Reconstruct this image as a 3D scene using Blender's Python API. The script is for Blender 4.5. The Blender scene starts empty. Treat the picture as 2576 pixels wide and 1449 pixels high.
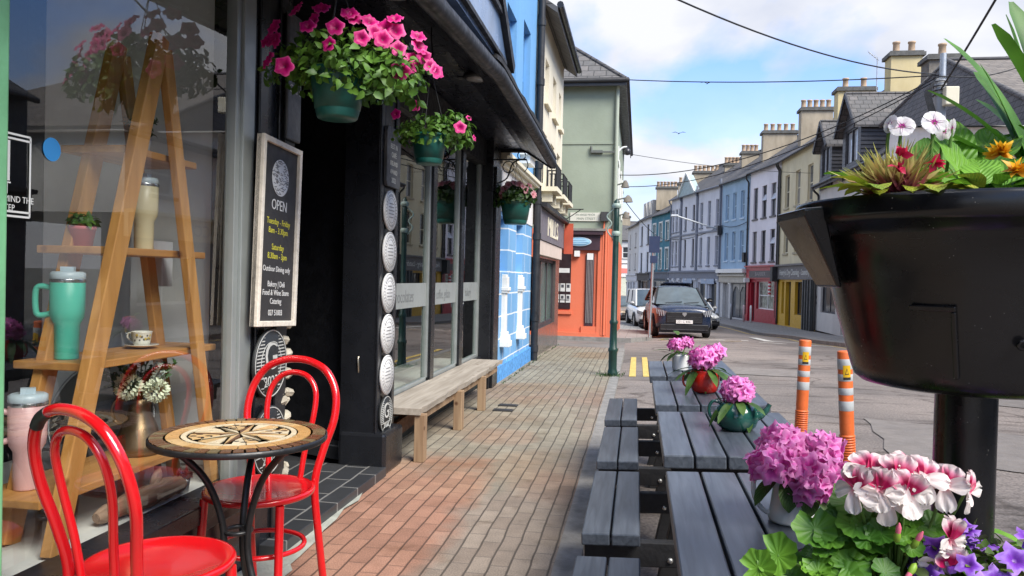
import bpy, math, random
from mathutils import Vector, Matrix, Quaternion
R = math.radians
sc = bpy.context.scene
COL = sc.collection

# ------------------------------------------------------------------ camera, sky, sun, exposure
CAM_H = 1.36
yaw, roll, pitch = 0.1612, 0.024, -0.0144
fw = Vector((-math.sin(yaw)*math.cos(pitch), math.cos(yaw)*math.cos(pitch), math.sin(pitch)))
r0 = Vector((math.cos(yaw), math.sin(yaw), 0)); u0 = r0.cross(fw)
rt = r0*math.cos(roll)+u0*math.sin(roll); up = -r0*math.sin(roll)+u0*math.cos(roll)
cd = bpy.data.cameras.new('camera'); cam = bpy.data.objects.new('camera', cd); COL.objects.link(cam)
cam.matrix_world = Matrix(((rt.x, up.x, -fw.x, 0), (rt.y, up.y, -fw.y, 0), (rt.z, up.z, -fw.z, CAM_H), (0, 0, 0, 1)))
cd.sensor_width = 36; cd.lens = 1950/2576*36; cd.clip_start = 0.05; cd.clip_end = 3000
sc.camera = cam

SUN_EL, SUN_AZ = R(47), R(130)      # azimuth measured clockwise from +Y: behind and to the right of the camera
w = bpy.data.worlds.new('World'); sc.world = w; w.use_nodes = True
nt = w.node_tree; nt.nodes.clear()
def N(t, ty, **k):
    n = t.nodes.new(ty)
    for a, b in k.items(): setattr(n, a, b)
    return n
def LK(t, a, ao, b, bi): t.links.new(a.outputs[ao], b.inputs[bi])
out = N(nt, 'ShaderNodeOutputWorld'); bg = N(nt, 'ShaderNodeBackground'); bg.inputs['Strength'].default_value = 0.15
sky = N(nt, 'ShaderNodeTexSky', sky_type='NISHITA', sun_disc=False, sun_elevation=SUN_EL, sun_rotation=SUN_AZ, air_density=1.0, dust_density=0.6, ozone_density=2.0)
tc = N(nt, 'ShaderNodeTexCoord'); sep = N(nt, 'ShaderNodeSeparateXYZ'); LK(nt, tc, 'Generated', sep, 0)
zz = N(nt, 'ShaderNodeMath', operation='MAXIMUM'); LK(nt, sep, 2, zz, 0); zz.inputs[1].default_value = 0.0
za = N(nt, 'ShaderNodeMath', operation='ADD'); LK(nt, zz, 0, za, 0); za.inputs[1].default_value = 0.35
dx = N(nt, 'ShaderNodeMath', operation='DIVIDE'); LK(nt, sep, 0, dx, 0); LK(nt, za, 0, dx, 1)
dy = N(nt, 'ShaderNodeMath', operation='DIVIDE'); LK(nt, sep, 1, dy, 0); LK(nt, za, 0, dy, 1)
cmb = N(nt, 'ShaderNodeCombineXYZ'); LK(nt, dx, 0, cmb, 0); LK(nt, dy, 0, cmb, 1); LK(nt, zz, 0, cmb, 2)
mp = N(nt, 'ShaderNodeMapping'); mp.inputs['Location'].default_value = (1.2, 6.6, 0.0); LK(nt, cmb, 0, mp, 0)
nz = N(nt, 'ShaderNodeTexNoise'); nz.inputs['Scale'].default_value = 1.55; nz.inputs['Detail'].default_value = 7; nz.inputs['Roughness'].default_value = 0.52; nz.inputs['Distortion'].default_value = 0.25
LK(nt, mp, 0, nz, 0)
cr = N(nt, 'ShaderNodeValToRGB'); cr.color_ramp.elements[0].position = 0.40; cr.color_ramp.elements[1].position = 0.54
LK(nt, nz, 0, cr, 0)
nz2 = N(nt, 'ShaderNodeTexNoise'); nz2.inputs['Scale'].default_value = 3.1; nz2.inputs['Detail'].default_value = 6; LK(nt, mp, 0, nz2, 0)
cc = N(nt, 'ShaderNodeValToRGB'); cc.color_ramp.elements[0].color = (2.05, 2.18, 2.55, 1); cc.color_ramp.elements[1].color = (2.72, 2.76, 2.92, 1)
cc.color_ramp.elements[0].position = 0.36; cc.color_ramp.elements[1].position = 0.56; LK(nt, nz2, 0, cc, 0)
skm = N(nt, 'ShaderNodeMix', data_type='RGBA', blend_type='MULTIPLY'); skm.inputs[0].default_value = 1.0; LK(nt, sky, 0, skm, 6); skm.inputs[7].default_value = (.50, .66, .92, 1)
mx = N(nt, 'ShaderNodeMix', data_type='RGBA'); hzn = N(nt, 'ShaderNodeMapRange'); hzn.inputs[1].default_value = .03; hzn.inputs[2].default_value = .30; hzn.inputs[3].default_value = 1.0; hzn.inputs[4].default_value = 0.0; LK(nt, zz, 0, hzn, 0)
hm = N(nt, 'ShaderNodeMath', operation='MAXIMUM'); LK(nt, cr, 0, hm, 0); LK(nt, hzn, 0, hm, 1); LK(nt, hm, 0, mx, 0); LK(nt, skm, 2, mx, 6); LK(nt, cc, 0, mx, 7)
LK(nt, mx, 2, bg, 0); LK(nt, bg, 0, out, 0)

sl = bpy.data.lights.new('sun', 'SUN'); sl.energy = 2.75; sl.angle = R(34); sl.color = (1, 0.95, 0.87)
so = bpy.data.objects.new('sun', sl); COL.objects.link(so)
sdir = Vector((math.sin(SUN_AZ)*math.cos(SUN_EL), math.cos(SUN_AZ)*math.cos(SUN_EL), math.sin(SUN_EL)))
so.rotation_euler = sdir.to_track_quat('Z', 'Y').to_euler()
sc.view_settings.view_transform = 'Standard'; sc.view_settings.look = 'None'; sc.view_settings.exposure = 1.26; sc.view_settings.gamma = 1
sc.render.engine = 'CYCLES'
try:
    sc.cycles.use_denoising = True; sc.cycles.max_bounces = 8; sc.cycles.transparent_max_bounces = 12
    sc.cycles.caustics_reflective = False; sc.cycles.caustics_refractive = False
except Exception: pass

# ------------------------------------------------------------------ mesh builder
class MB:
    def __init__(s): s.v = []; s.f = []; s.m = []; s.s = []; s.u = []
    def add(s, vs, fs, mi=0, sm=False, M=None, uv=None):
        b = len(s.v)
        s.v += [tuple(M @ Vector(p)) for p in vs] if M is not None else [tuple(p) for p in vs]
        s.u += uv if uv else [(0, 0)]*len(vs)
        for f in fs: s.f.append([b+i for i in f]); s.m.append(mi); s.s.append(sm)
        return s
    def join(s, o, M=None, mi=None):
        b = len(s.v)
        s.v += [tuple(M @ Vector(p)) for p in o.v] if M is not None else o.v
        s.u += o.u
        for f, m, q in zip(o.f, o.m, o.s): s.f.append([b+i for i in f]); s.m.append(m if mi is None else mi); s.s.append(q)
        return s
    def box(s, x0, x1, y0, y1, z0, z1, mi=0, M=None):
        v = [(x, y, z) for z in (z0, z1) for y in (y0, y1) for x in (x0, x1)]
        return s.add(v, [(0, 2, 3, 1), (4, 5, 7, 6), (0, 1, 5, 4), (2, 6, 7, 3), (0, 4, 6, 2), (1, 3, 7, 5)], mi, False, M)
    def quad(s, a, b, c, d, mi=0, M=None): return s.add([a, b, c, d], [(0, 1, 2, 3)], mi, False, M, [(0, 0), (1, 0), (1, 1), (0, 1)])
    def bar(s, a, b, wd, th, mi=0, upv=(0, 0, 1), ext=0):   # rectangular bar from a to b
        a = Vector(a); b = Vector(b); d = (b-a).normalized(); a = a-d*ext; b = b+d*ext
        x = d.cross(Vector(upv))
        if x.length < 1e-4: x = d.cross(Vector((1, 0, 0)))
        x.normalize(); y = x.cross(d).normalized(); x *= wd/2; y *= th/2
        v = [a-x-y, a+x-y, a+x+y, a-x+y, b-x-y, b+x-y, b+x+y, b-x+y]
        return s.add(v, [(3, 2, 1, 0), (4, 5, 6, 7), (0, 1, 5, 4), (1, 2, 6, 5), (2, 3, 7, 6), (3, 0, 4, 7)], mi)
    def tube(s, pts, r, n=8, mi=0, closed=False, caps=True, M=None):
        P = [Vector(p) for p in pts]; k = len(P); rr = r if isinstance(r, (list, tuple)) else [r]*k
        vs = []; nrm = None
        for i in range(k):
            t = (P[(i+1) % k]-P[i-1]) if closed else (P[min(i+1, k-1)]-P[max(i-1, 0)])
            t.normalize()
            if nrm is None:
                nrm = t.orthogonal().normalized()
            else:
                nrm = nrm-t*nrm.dot(t)
                nrm = nrm.normalized() if nrm.length > 1e-6 else t.orthogonal().normalized()
            bn = t.cross(nrm)
            for j in range(n):
                a = 2*math.pi*j/n; vs.append(P[i]+(nrm*math.cos(a)+bn*math.sin(a))*rr[i])
        fs = []
        for i in range(k if closed else k-1):
            for j in range(n):
                a = i*n+j; b = i*n+(j+1) % n; c = ((i+1) % k)*n+(j+1) % n; d = ((i+1) % k)*n+j; fs.append((a, b, c, d))
        s.add(vs, fs, mi, True, M)
        if caps and not closed:
            s.add(vs[:n], [tuple(range(n-1, -1, -1))], mi, False, M); s.add(vs[-n:], [tuple(range(n))], mi, False, M)
        return s
    def lathe(s, prof, n=24, mi=0, M=None, sm=True, caps=True):
        vs = []; fs = []; uv = []
        for k, (r, z) in enumerate(prof):
            for j in range(n):
                a = 2*math.pi*j/n; vs.append((r*math.cos(a), r*math.sin(a), z)); uv.append((j/n, k/max(1, len(prof)-1)))
        for k in range(len(prof)-1):
            for j in range(n): fs.append((k*n+j, k*n+(j+1) % n, (k+1)*n+(j+1) % n, (k+1)*n+j))
        s.add(vs, fs, mi, sm, M, uv)
        if caps:
            if prof[0][0] > 1e-4: s.add(vs[:n], [tuple(range(n-1, -1, -1))], mi, False, M)
            if prof[-1][0] > 1e-4: s.add(vs[-n:], [tuple(range(n))], mi, False, M)
        return s
    def prism(s, poly, f0, f1, mi=0, M=None):   # poly of 2D points; f0/f1 map (a,b) to the two end faces
        k = len(poly); v = [f0(*p) for p in poly]+[f1(*p) for p in poly]
        fs = [tuple(range(k-1, -1, -1)), tuple(range(k, 2*k))]+[(i, (i+1) % k, k+(i+1) % k, k+i) for i in range(k)]
        return s.add(v, fs, mi, False, M)
    def grid(s, fn, nu, nv, mi=0, sm=True, M=None):
        vs = []; uv = []
        for j in range(nv+1):
            for i in range(nu+1): vs.append(fn(i/nu, j/nv)); uv.append((i/nu, j/nv))
        fs = [(j*(nu+1)+i, j*(nu+1)+i+1, (j+1)*(nu+1)+i+1, (j+1)*(nu+1)+i) for j in range(nv) for i in range(nu)]
        return s.add(vs, fs, mi, sm, M, uv)
    def mesh(s, name, mats):
        me = bpy.data.meshes.new(name); me.from_pydata(s.v, [], s.f)
        for m in (mats if isinstance(mats, (list, tuple)) else [mats]): me.materials.append(m)
        me.polygons.foreach_set('material_index', s.m); me.polygons.foreach_set('use_smooth', s.s)
        ul = me.uv_layers.new(name='UVMap'); idx = [0]*len(me.loops); me.loops.foreach_get('vertex_index', idx)
        fl = []
        for i in idx: fl += s.u[i]
        ul.data.foreach_set('uv', fl); me.update()
        return me

ORG = {}
def thing(name, label, cat, loc=(0, 0, 0), group=None):
    o = bpy.data.objects.new(name, None); COL.objects.link(o); o.location = loc; o.empty_display_size = 0.1
    o['label'] = label; o['category'] = cat
    if group: o['group'] = group
    ORG[o] = Vector(loc); return o
def tag(o, label, cat, group=None):
    o['label'] = label; o['category'] = cat
    if group: o['group'] = group
    return o
def obj(name, mb, mats, parent=None, origin=None, bevel=0, label=None, local=False, subsurf=0):
    """link the builder's shapes as ONE mesh object; coordinates are world ones unless local"""
    og = Vector((0, 0, 0)) if local else (ORG[parent] if parent is not None else Vector(origin or (0, 0, 0)))
    if og.length > 0: mb.v = [(x-og.x, y-og.y, z-og.z) for x, y, z in mb.v]
    o = bpy.data.objects.new(name, mb.mesh(name, mats)); COL.objects.link(o)
    if parent is not None: o.parent = parent
    else: o.location = og
    ORG[o] = og
    if bevel:
        b = o.modifiers.new('bevel', 'BEVEL'); b.width = bevel; b.segments = 2; b.limit_method = 'ANGLE'; b.angle_limit = R(40)
    if subsurf:
        b = o.modifiers.new('smooth', 'SUBSURF'); b.levels = subsurf; b.render_levels = subsurf
    if label: o['label'] = label
    return o
def inst(o, M, parent):      # a copy of a part sharing its mesh
    c = o.copy(); COL.objects.link(c); c.parent = parent; c.matrix_local = M; return c
def struct(name, mb, mats, **k):
    o = obj(name, mb, mats, **k); o['kind'] = 'structure'; return o
def copy_tree(o, parent=None):
    c = o.copy(); COL.objects.link(c)
    if parent is not None: c.parent = parent
    for ch in [x for x in bpy.data.objects if x.parent == o]: copy_tree(ch, c)
    return c
def text(s, size, M, ext=0.001, sx=1.0, align='CENTER'):
    cu = bpy.data.curves.new('lettering', 'FONT'); cu.body = s; cu.size = size; cu.align_x = align; cu.align_y = 'CENTER'; cu.extrude = ext; cu.resolution_u = 3
    o = bpy.data.objects.new('lettering', cu); COL.objects.link(o)
    dg = bpy.context.evaluated_depsgraph_get(); me = o.evaluated_get(dg).to_mesh()
    mb = MB(); mb.add([(v.co.x*sx, v.co.y, v.co.z) for v in me.vertices], [tuple(p.vertices) for p in me.polygons], 0, False, M)
    o.evaluated_get(dg).to_mesh_clear(); bpy.data.objects.remove(o); bpy.data.curves.remove(cu)
    return mb
def frame(o, x, y, z):       # matrix from origin and three axes
    x, y, z = Vector(x), Vector(y), Vector(z)
    return Matrix(((x.x, y.x, z.x, o[0]), (x.y, y.y, z.y, o[1]), (x.z, y.z, z.z, o[2]), (0, 0, 0, 1)))
def TRS(loc, rz=0, rx=0, ry=0, s=1):
    return Matrix.Translation(loc) @ Matrix.Rotation(rz, 4, 'Z') @ Matrix.Rotation(ry, 4, 'Y') @ Matrix.Rotation(rx, 4, 'X') @ Matrix.Scale(s, 4)
def FX(y, z, x): return frame((x, y, z), (0, 1, 0), (0, 0, 1), (1, 0, 0))      # lettering on a wall that faces +X
def FY(x, z, y): return frame((x, y, z), (1, 0, 0), (0, 0, 1), (0, -1, 0))     # lettering on a wall that faces -Y
def aim(pos, d, spin=0, s=1):
    q = Vector(d).to_track_quat('Z', 'Y').to_matrix().to_4x4()
    return Matrix.Translation(pos) @ q @ Matrix.Rotation(spin, 4, 'Z') @ Matrix.Scale(s, 4)
def smooth_path(pts, n=6):
    P = [Vector(p) for p in pts]; o = []
    for i in range(len(P)-1):
        a, b, c, d = P[max(i-1, 0)], P[i], P[i+1], P[min(i+2, len(P)-1)]
        for k in range(n):
            t = k/n; o.append(0.5*((2*b)+(c-a)*t+(2*a-5*b+4*c-d)*t*t+(3*b-a-3*c+d)*t*t*t))
    o.append(P[-1]); return o

# ------------------------------------------------------------------ materials
def base_mat(name):
    m = bpy.data.materials.new(name); m.use_nodes = True; t = m.node_tree
    return m, t, t.nodes['Principled BSDF']
def mat(name, col, rough=0.6, metal=0.0, var=0.12, scale=4.0, bump=0.0, bscale=60.0, coat=0.0, spec=0.5, streak=0.0, dirt=None, world=False, sss=0.0):
    m, t, b = base_mat(name)
    co = N(t, 'ShaderNodeTexCoord'); src, so_ = (co, 'Object')
    if world: src, so_ = N(t, 'ShaderNodeNewGeometry'), 'Position'
    n = N(t, 'ShaderNodeTexNoise'); n.inputs['Scale'].default_value = scale; n.inputs['Detail'].default_value = 6; n.inputs['Roughness'].default_value = 0.6
    if streak:
        mpn = N(t, 'ShaderNodeMapping'); mpn.inputs['Scale'].default_value = (1, 1, streak); LK(t, src, so_, mpn, 0); LK(t, mpn, 0, n, 0)
    else: LK(t, src, so_, n, 0)
    r = N(t, 'ShaderNodeValToRGB'); e = r.color_ramp.elements; e[0].position = 0.3; e[1].position = 0.7
    e[0].color = tuple(c*(1-var) for c in col)+(1,); e[1].color = tuple(min(1, c*(1+var)) for c in col)+(1,)
    if dirt:
        x = e.new(0.24); x.color = tuple(dirt)+(1,); e[1].position = 0.36 if len(e) > 2 else 0.3
    LK(t, n, 0, r, 0); LK(t, r, 0, b, 'Base Color')
    nr = N(t, 'ShaderNodeTexNoise'); nr.inputs['Scale'].default_value = scale*2.7; nr.inputs['Detail'].default_value = 7; LK(t, src, so_, nr, 0)
    mr = N(t, 'ShaderNodeMapRange'); mr.inputs[1].default_value = .3; mr.inputs[2].default_value = .7; mr.inputs[3].default_value = rough*.72; mr.inputs[4].default_value = min(1, rough*1.35); LK(t, nr, 0, mr, 0); LK(t, mr, 0, b, 'Roughness')
    b.inputs['Metallic'].default_value = metal
    b.inputs['Coat Weight'].default_value = coat; b.inputs['Coat Roughness'].default_value = 0.08; b.inputs['Specular IOR Level'].default_value = spec
    if bump:
        n2 = N(t, 'ShaderNodeTexNoise'); n2.inputs['Scale'].default_value = bscale; n2.inputs['Detail'].default_value = 4; LK(t, src, so_, n2, 0)
        bp = N(t, 'ShaderNodeBump'); bp.inputs['Strength'].default_value = bump; bp.inputs['Distance'].default_value = 0.01; LK(t, n2, 0, bp, 'Height'); LK(t, bp, 0, b, 'Normal')
    return m
def leafmat(name, c1, c2, vein=True, tip=None):
    m, t, b = base_mat(name); co = N(t, 'ShaderNodeTexCoord'); n = N(t, 'ShaderNodeTexNoise'); n.inputs['Scale'].default_value = 14; LK(t, co, 'Object', n, 0)
    r = N(t, 'ShaderNodeValToRGB'); e = r.color_ramp.elements; e[0].position = 0.35; e[1].position = 0.65; e[0].color = tuple(c1)+(1,); e[1].color = tuple(c2)+(1,); LK(t, n, 0, r, 0)
    last = (r, 0)
    if vein:
        sp = N(t, 'ShaderNodeSeparateXYZ'); LK(t, co, 'UV', sp, 0)
        a = N(t, 'ShaderNodeMath', operation='SUBTRACT'); LK(t, sp, 0, a, 0); a.inputs[1].default_value = 0.5
        ab = N(t, 'ShaderNodeMath', operation='ABSOLUTE'); LK(t, a, 0, ab, 0)
        vv = N(t, 'ShaderNodeMath', operation='MULTIPLY_ADD'); LK(t, sp, 1, vv, 0); vv.inputs[1].default_value = 1.0
        ng = N(t, 'ShaderNodeMath', operation='MULTIPLY'); LK(t, ab, 0, ng, 0); ng.inputs[1].default_value = -0.8; LK(t, ng, 0, vv, 2)
        ms = N(t, 'ShaderNodeMath', operation='MULTIPLY'); LK(t, vv, 0, ms, 0); ms.inputs[1].default_value = 50
        si = N(t, 'ShaderNodeMath', operation='SINE'); LK(t, ms, 0, si, 0)
        rr = N(t, 'ShaderNodeValToRGB'); rr.color_ramp.elements[0].position = 0.75; rr.color_ramp.elements[1].position = 1.0; rr.color_ramp.elements[0].color = (0, 0, 0, 1); rr.color_ramp.elements[1].color = (.26, .26, .26, 1); LK(t, si, 0, rr, 0)
        mxx = N(t, 'ShaderNodeMix', data_type='RGBA'); LK(t, rr, 0, mxx, 0); LK(t, r, 0, mxx, 6); mxx.inputs[7].default_value = tuple(min(1, x*1.7) for x in c2)+(1,); last = (mxx, 2)
        bp = N(t, 'ShaderNodeBump'); bp.inputs['Strength'].default_value = 0.35; bp.inputs['Distance'].default_value = 0.004; LK(t, si, 0, bp, 'Height'); LK(t, bp, 0, b, 'Normal')
    LK(t, last[0], last[1], b, 'Base Color'); b.inputs['Roughness'].default_value = 0.5
    tr = N(t, 'ShaderNodeBsdfTranslucent'); LK(t, last[0], last[1], tr, 0); ms = N(t, 'ShaderNodeMixShader'); ms.inputs[0].default_value = 0.25
    o = t.nodes['Material Output']; LK(t, b, 0, ms, 1); LK(t, tr, 0, ms, 2); LK(t, ms, 0, o, 0)
    return m
def petalmat(name, stops, rough=0.5, axis=1, streaks=0.0):      # colour along the petal, from its base to its rim
    m, t, b = base_mat(name); co = N(t, 'ShaderNodeTexCoord'); sp = N(t, 'ShaderNodeSeparateXYZ'); LK(t, co, 'UV', sp, 0)
    n = N(t, 'ShaderNodeTexNoise'); n.inputs['Scale'].default_value = 60; LK(t, co, 'Object', n, 0)
    ad = N(t, 'ShaderNodeMath', operation='MULTIPLY_ADD'); LK(t, n, 0, ad, 0); ad.inputs[1].default_value = 0.12; LK(t, sp, axis, ad, 2)
    nv = N(t, 'ShaderNodeTexNoise'); nv.inputs['Scale'].default_value = 22; nv.inputs['Detail'].default_value = 2; LK(t, co, 'Object', nv, 0)
    hv = N(t, 'ShaderNodeHueSaturation'); mv = N(t, 'ShaderNodeMapRange'); mv.inputs[1].default_value = .3; mv.inputs[2].default_value = .7; mv.inputs[3].default_value = .74; mv.inputs[4].default_value = 1.16; LK(t, nv, 0, mv, 0); LK(t, mv, 0, hv, 'Value')
    r = N(t, 'ShaderNodeValToRGB'); e = r.color_ramp.elements
    e[0].position = stops[0][0]; e[0].color = tuple(stops[0][1])+(1,); e[1].position = stops[-1][0]; e[1].color = tuple(stops[-1][1])+(1,)
    for p, c in stops[1:-1]: x = e.new(p); x.color = tuple(c)+(1,)
    LK(t, ad, 0, r, 0); LK(t, r, 0, hv, 'Color'); LK(t, hv, 0, b, 'Base Color'); b.inputs['Roughness'].default_value = rough
    tr = N(t, 'ShaderNodeBsdfTranslucent'); LK(t, hv, 0, tr, 0); ms = N(t, 'ShaderNodeMixShader'); ms.inputs[0].default_value = 0.3
    o = t.nodes['Material Output']; LK(t, b, 0, ms, 1); LK(t, tr, 0, ms, 2); LK(t, ms, 0, o, 0)
    return m
def brickmat(name, c1, c2, mortar, bw, bh, ms, axes=(1, 0), rough=0.85, bump=0.4, noise=0.25, offset=0.5, shift=(0, 0), patches=None, ells=None, fleck=0.0, msmooth=0.1, world=True, rows=0.0):
    """brick texture in metres on two axes; patches: list of (colour, noise scale, seed shift, threshold)"""
    m, t, b = base_mat(name)
    if world: g = N(t, 'ShaderNodeNewGeometry'); go = 'Position'
    else: g = N(t, 'ShaderNodeTexCoord'); go = 'Object'
    sp = N(t, 'ShaderNodeSeparateXYZ'); LK(t, g, go, sp, 0)
    cb = N(t, 'ShaderNodeCombineXYZ'); LK(t, sp, axes[0], cb, 0); LK(t, sp, axes[1], cb, 1)
    mp_ = N(t, 'ShaderNodeMapping'); mp_.inputs['Location'].default_value = (shift[0], shift[1], 0); LK(t, cb, 0, mp_, 0)
    nd = N(t, 'ShaderNodeTexNoise'); nd.inputs['Scale'].default_value = 3.0; LK(t, mp_, 0, nd, 0)
    dm = N(t, 'ShaderNodeMix', data_type='RGBA', blend_type='LINEAR_LIGHT'); dm.inputs[0].default_value = 0.012; LK(t, mp_, 0, dm, 6); LK(t, nd, 'Color', dm, 7)
    br = N(t, 'ShaderNodeTexBrick'); br.offset = offset; br.inputs['Scale'].default_value = 1; br.inputs['Brick Width'].default_value = bw; br.inputs['Row Height'].default_value = bh
    br.inputs['Mortar Size'].default_value = ms; br.inputs['Mortar Smooth'].default_value = msmooth; br.inputs['Color1'].default_value = tuple(c1)+(1,); br.inputs['Color2'].default_value = tuple(c2)+(1,); br.inputs['Mortar'].default_value = tuple(mortar)+(1,)
    LK(t, dm, 2, br, 0)
    last = (br, 0)
    if rows:      # stronger joints along the courses than across them
        s2_ = N(t, 'ShaderNodeSeparateXYZ'); LK(t, dm, 2, s2_, 0); q1 = N(t, 'ShaderNodeMath', operation='DIVIDE'); LK(t, s2_, 1, q1, 0); q1.inputs[1].default_value = bh
        q2 = N(t, 'ShaderNodeMath', operation='FRACT'); LK(t, q1, 0, q2, 0); q3 = N(t, 'ShaderNodeMath', operation='PINGPONG'); LK(t, q2, 0, q3, 0); q3.inputs[1].default_value = .5
        q4 = N(t, 'ShaderNodeMapRange'); LK(t, q3, 0, q4, 0); q4.inputs[1].default_value = .02; q4.inputs[2].default_value = .085; q4.inputs[3].default_value = rows; q4.inputs[4].default_value = 0.0
        q5 = N(t, 'ShaderNodeMix', data_type='RGBA', blend_type='MULTIPLY'); LK(t, q4, 0, q5, 0); LK(t, br, 0, q5, 6); q5.inputs[7].default_value = (.36, .34, .32, 1); last = (q5, 2)
    for col, nsc, sd, th in (patches or []):
        n = N(t, 'ShaderNodeTexNoise'); n.inputs['Scale'].default_value = nsc; n.inputs['Detail'].default_value = 5; mq = N(t, 'ShaderNodeMapping'); mq.inputs['Location'].default_value = (sd, sd*1.7, 0); LK(t, mp_, 0, mq, 0); LK(t, mq, 0, n, 0)
        rr = N(t, 'ShaderNodeValToRGB'); rr.color_ramp.elements[0].position = th; rr.color_ramp.elements[1].position = th+0.14; LK(t, n, 0, rr, 0)
        mm = N(t, 'ShaderNodeMix', data_type='RGBA', blend_type='MULTIPLY'); LK(t, rr, 0, mm, 0); LK(t, *last, mm, 6); mm.inputs[7].default_value = tuple(col)+(1,); last = (mm, 2)
    for col, cx, cy, rx, ry, blend in (ells or []):      # ragged edged stains lying on the paving
        n = N(t, 'ShaderNodeTexNoise'); n.inputs['Scale'].default_value = 2.6; n.inputs['Detail'].default_value = 7; LK(t, g, go, n, 0)
        q = None
        for ax, c0, rr0 in ((0, cx, rx), (1, cy, ry)):
            a1 = N(t, 'ShaderNodeMath', operation='MULTIPLY_ADD'); LK(t, sp, ax, a1, 0); a1.inputs[1].default_value = 1/rr0; a1.inputs[2].default_value = -c0/rr0
            a2 = N(t, 'ShaderNodeMath', operation='POWER'); a3 = N(t, 'ShaderNodeMath', operation='ABSOLUTE'); LK(t, a1, 0, a3, 0); LK(t, a3, 0, a2, 0); a2.inputs[1].default_value = 2.6
            if q is None: q = a2
            else:
                s_ = N(t, 'ShaderNodeMath', operation='ADD'); LK(t, q, 0, s_, 0); LK(t, a2, 0, s_, 1); q = s_
        w_ = N(t, 'ShaderNodeMath', operation='MULTIPLY_ADD'); LK(t, n, 0, w_, 0); w_.inputs[1].default_value = 2.0; LK(t, q, 0, w_, 2)
        rr = N(t, 'ShaderNodeMapRange'); rr.inputs[1].default_value = 1.55; rr.inputs[2].default_value = 2.35; rr.inputs[3].default_value = blend; rr.inputs[4].default_value = 0.0; LK(t, w_, 0, rr, 0)
        mm = N(t, 'ShaderNodeMix', data_type='RGBA', blend_type='MULTIPLY'); LK(t, rr, 0, mm, 0); LK(t, *last, mm, 6); mm.inputs[7].default_value = tuple(col)+(1,); last = (mm, 2)
    n = N(t, 'ShaderNodeTexNoise'); n.inputs['Scale'].default_value = 9; n.inputs['Detail'].default_value = 8; LK(t, g, go, n, 0)
    rr = N(t, 'ShaderNodeValToRGB'); rr.color_ramp.elements[0].color = (1-noise,)*3+(1,); rr.color_ramp.elements[1].color = (1+noise,)*3+(1,); LK(t, n, 0, rr, 0)
    mm = N(t, 'ShaderNodeMix', data_type='RGBA', blend_type='MULTIPLY'); mm.inputs[0].default_value = 1; LK(t, *last, mm, 6); LK(t, rr, 0, mm, 7); last = (mm, 2)
    if fleck:
        n3 = N(t, 'ShaderNodeTexNoise'); n3.inputs['Scale'].default_value = 140; n3.inputs['Detail'].default_value = 2; LK(t, g, go, n3, 0)
        rr = N(t, 'ShaderNodeValToRGB'); rr.color_ramp.elements[0].color = (1-fleck,)*3+(1,); rr.color_ramp.elements[1].color = (1+fleck,)*3+(1,); rr.color_ramp.elements[0].position = .35; rr.color_ramp.elements[1].position = .65; LK(t, n3, 0, rr, 0)
        mm = N(t, 'ShaderNodeMix', data_type='RGBA', blend_type='MULTIPLY'); mm.inputs[0].default_value = 1; LK(t, *last, mm, 6); LK(t, rr, 0, mm, 7); last = (mm, 2)
    LK(t, *last, b, 'Base Color'); b.inputs['Roughness'].default_value = rough
    bp = N(t, 'ShaderNodeBump'); bp.inputs['Strength'].default_value = bump; bp.inputs['Distance'].default_value = 0.006; bp.invert = True
    LK(t, br, 'Fac', bp, 'Height'); LK(t, bp, 0, b, 'Normal')
    return m
def woodmat(name, c1, c2, axis=2, rough=0.5, sc_=9.0, knots=True):
    m, t, b = base_mat(name); co = N(t, 'ShaderNodeTexCoord'); mp_ = N(t, 'ShaderNodeMapping'); s = [sc_]*3; s[axis] = sc_*0.07; mp_.inputs['Scale'].default_value = s; LK(t, co, 'Object', mp_, 0)
    n = N(t, 'ShaderNodeTexNoise'); n.inputs['Scale'].default_value = 2.2; n.inputs['Detail'].default_value = 7; n.inputs['Distortion'].default_value = 0.6; LK(t, mp_, 0, n, 0)
    r = N(t, 'ShaderNodeValToRGB'); e = r.color_ramp.elements; e[0].position = 0.32; e[1].position = 0.68; e[0].color = tuple(c1)+(1,); e[1].color = tuple(c2)+(1,); LK(t, n, 0, r, 0)
    last = (r, 0)
    if knots:
        v = N(t, 'ShaderNodeTexVoronoi'); v.inputs['Scale'].default_value = 5.5; LK(t, co, 'Object', v, 0)
        rr = N(t, 'ShaderNodeValToRGB'); rr.color_ramp.elements[0].position = 0.05; rr.color_ramp.elements[1].position = 0.13; rr.color_ramp.elements[0].color = (.32, .2, .12, 1); rr.color_ramp.elements[1].color = (1, 1, 1, 1); LK(t, v, 0, rr, 0)
        mm = N(t, 'ShaderNodeMix', data_type='RGBA', blend_type='MULTIPLY'); mm.inputs[0].default_value = 1; LK(t, r, 0, mm, 6); LK(t, rr, 0, mm, 7); last = (mm, 2)
    LK(t, *last, b, 'Base Color'); b.inputs['Roughness'].default_value = rough
    bp = N(t, 'ShaderNodeBump'); bp.inputs['Strength'].default_value = 0.25; bp.inputs['Distance'].default_value = 0.003; LK(t, n, 0, bp, 'Height'); LK(t, bp, 0, b, 'Normal')
    return m
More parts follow.
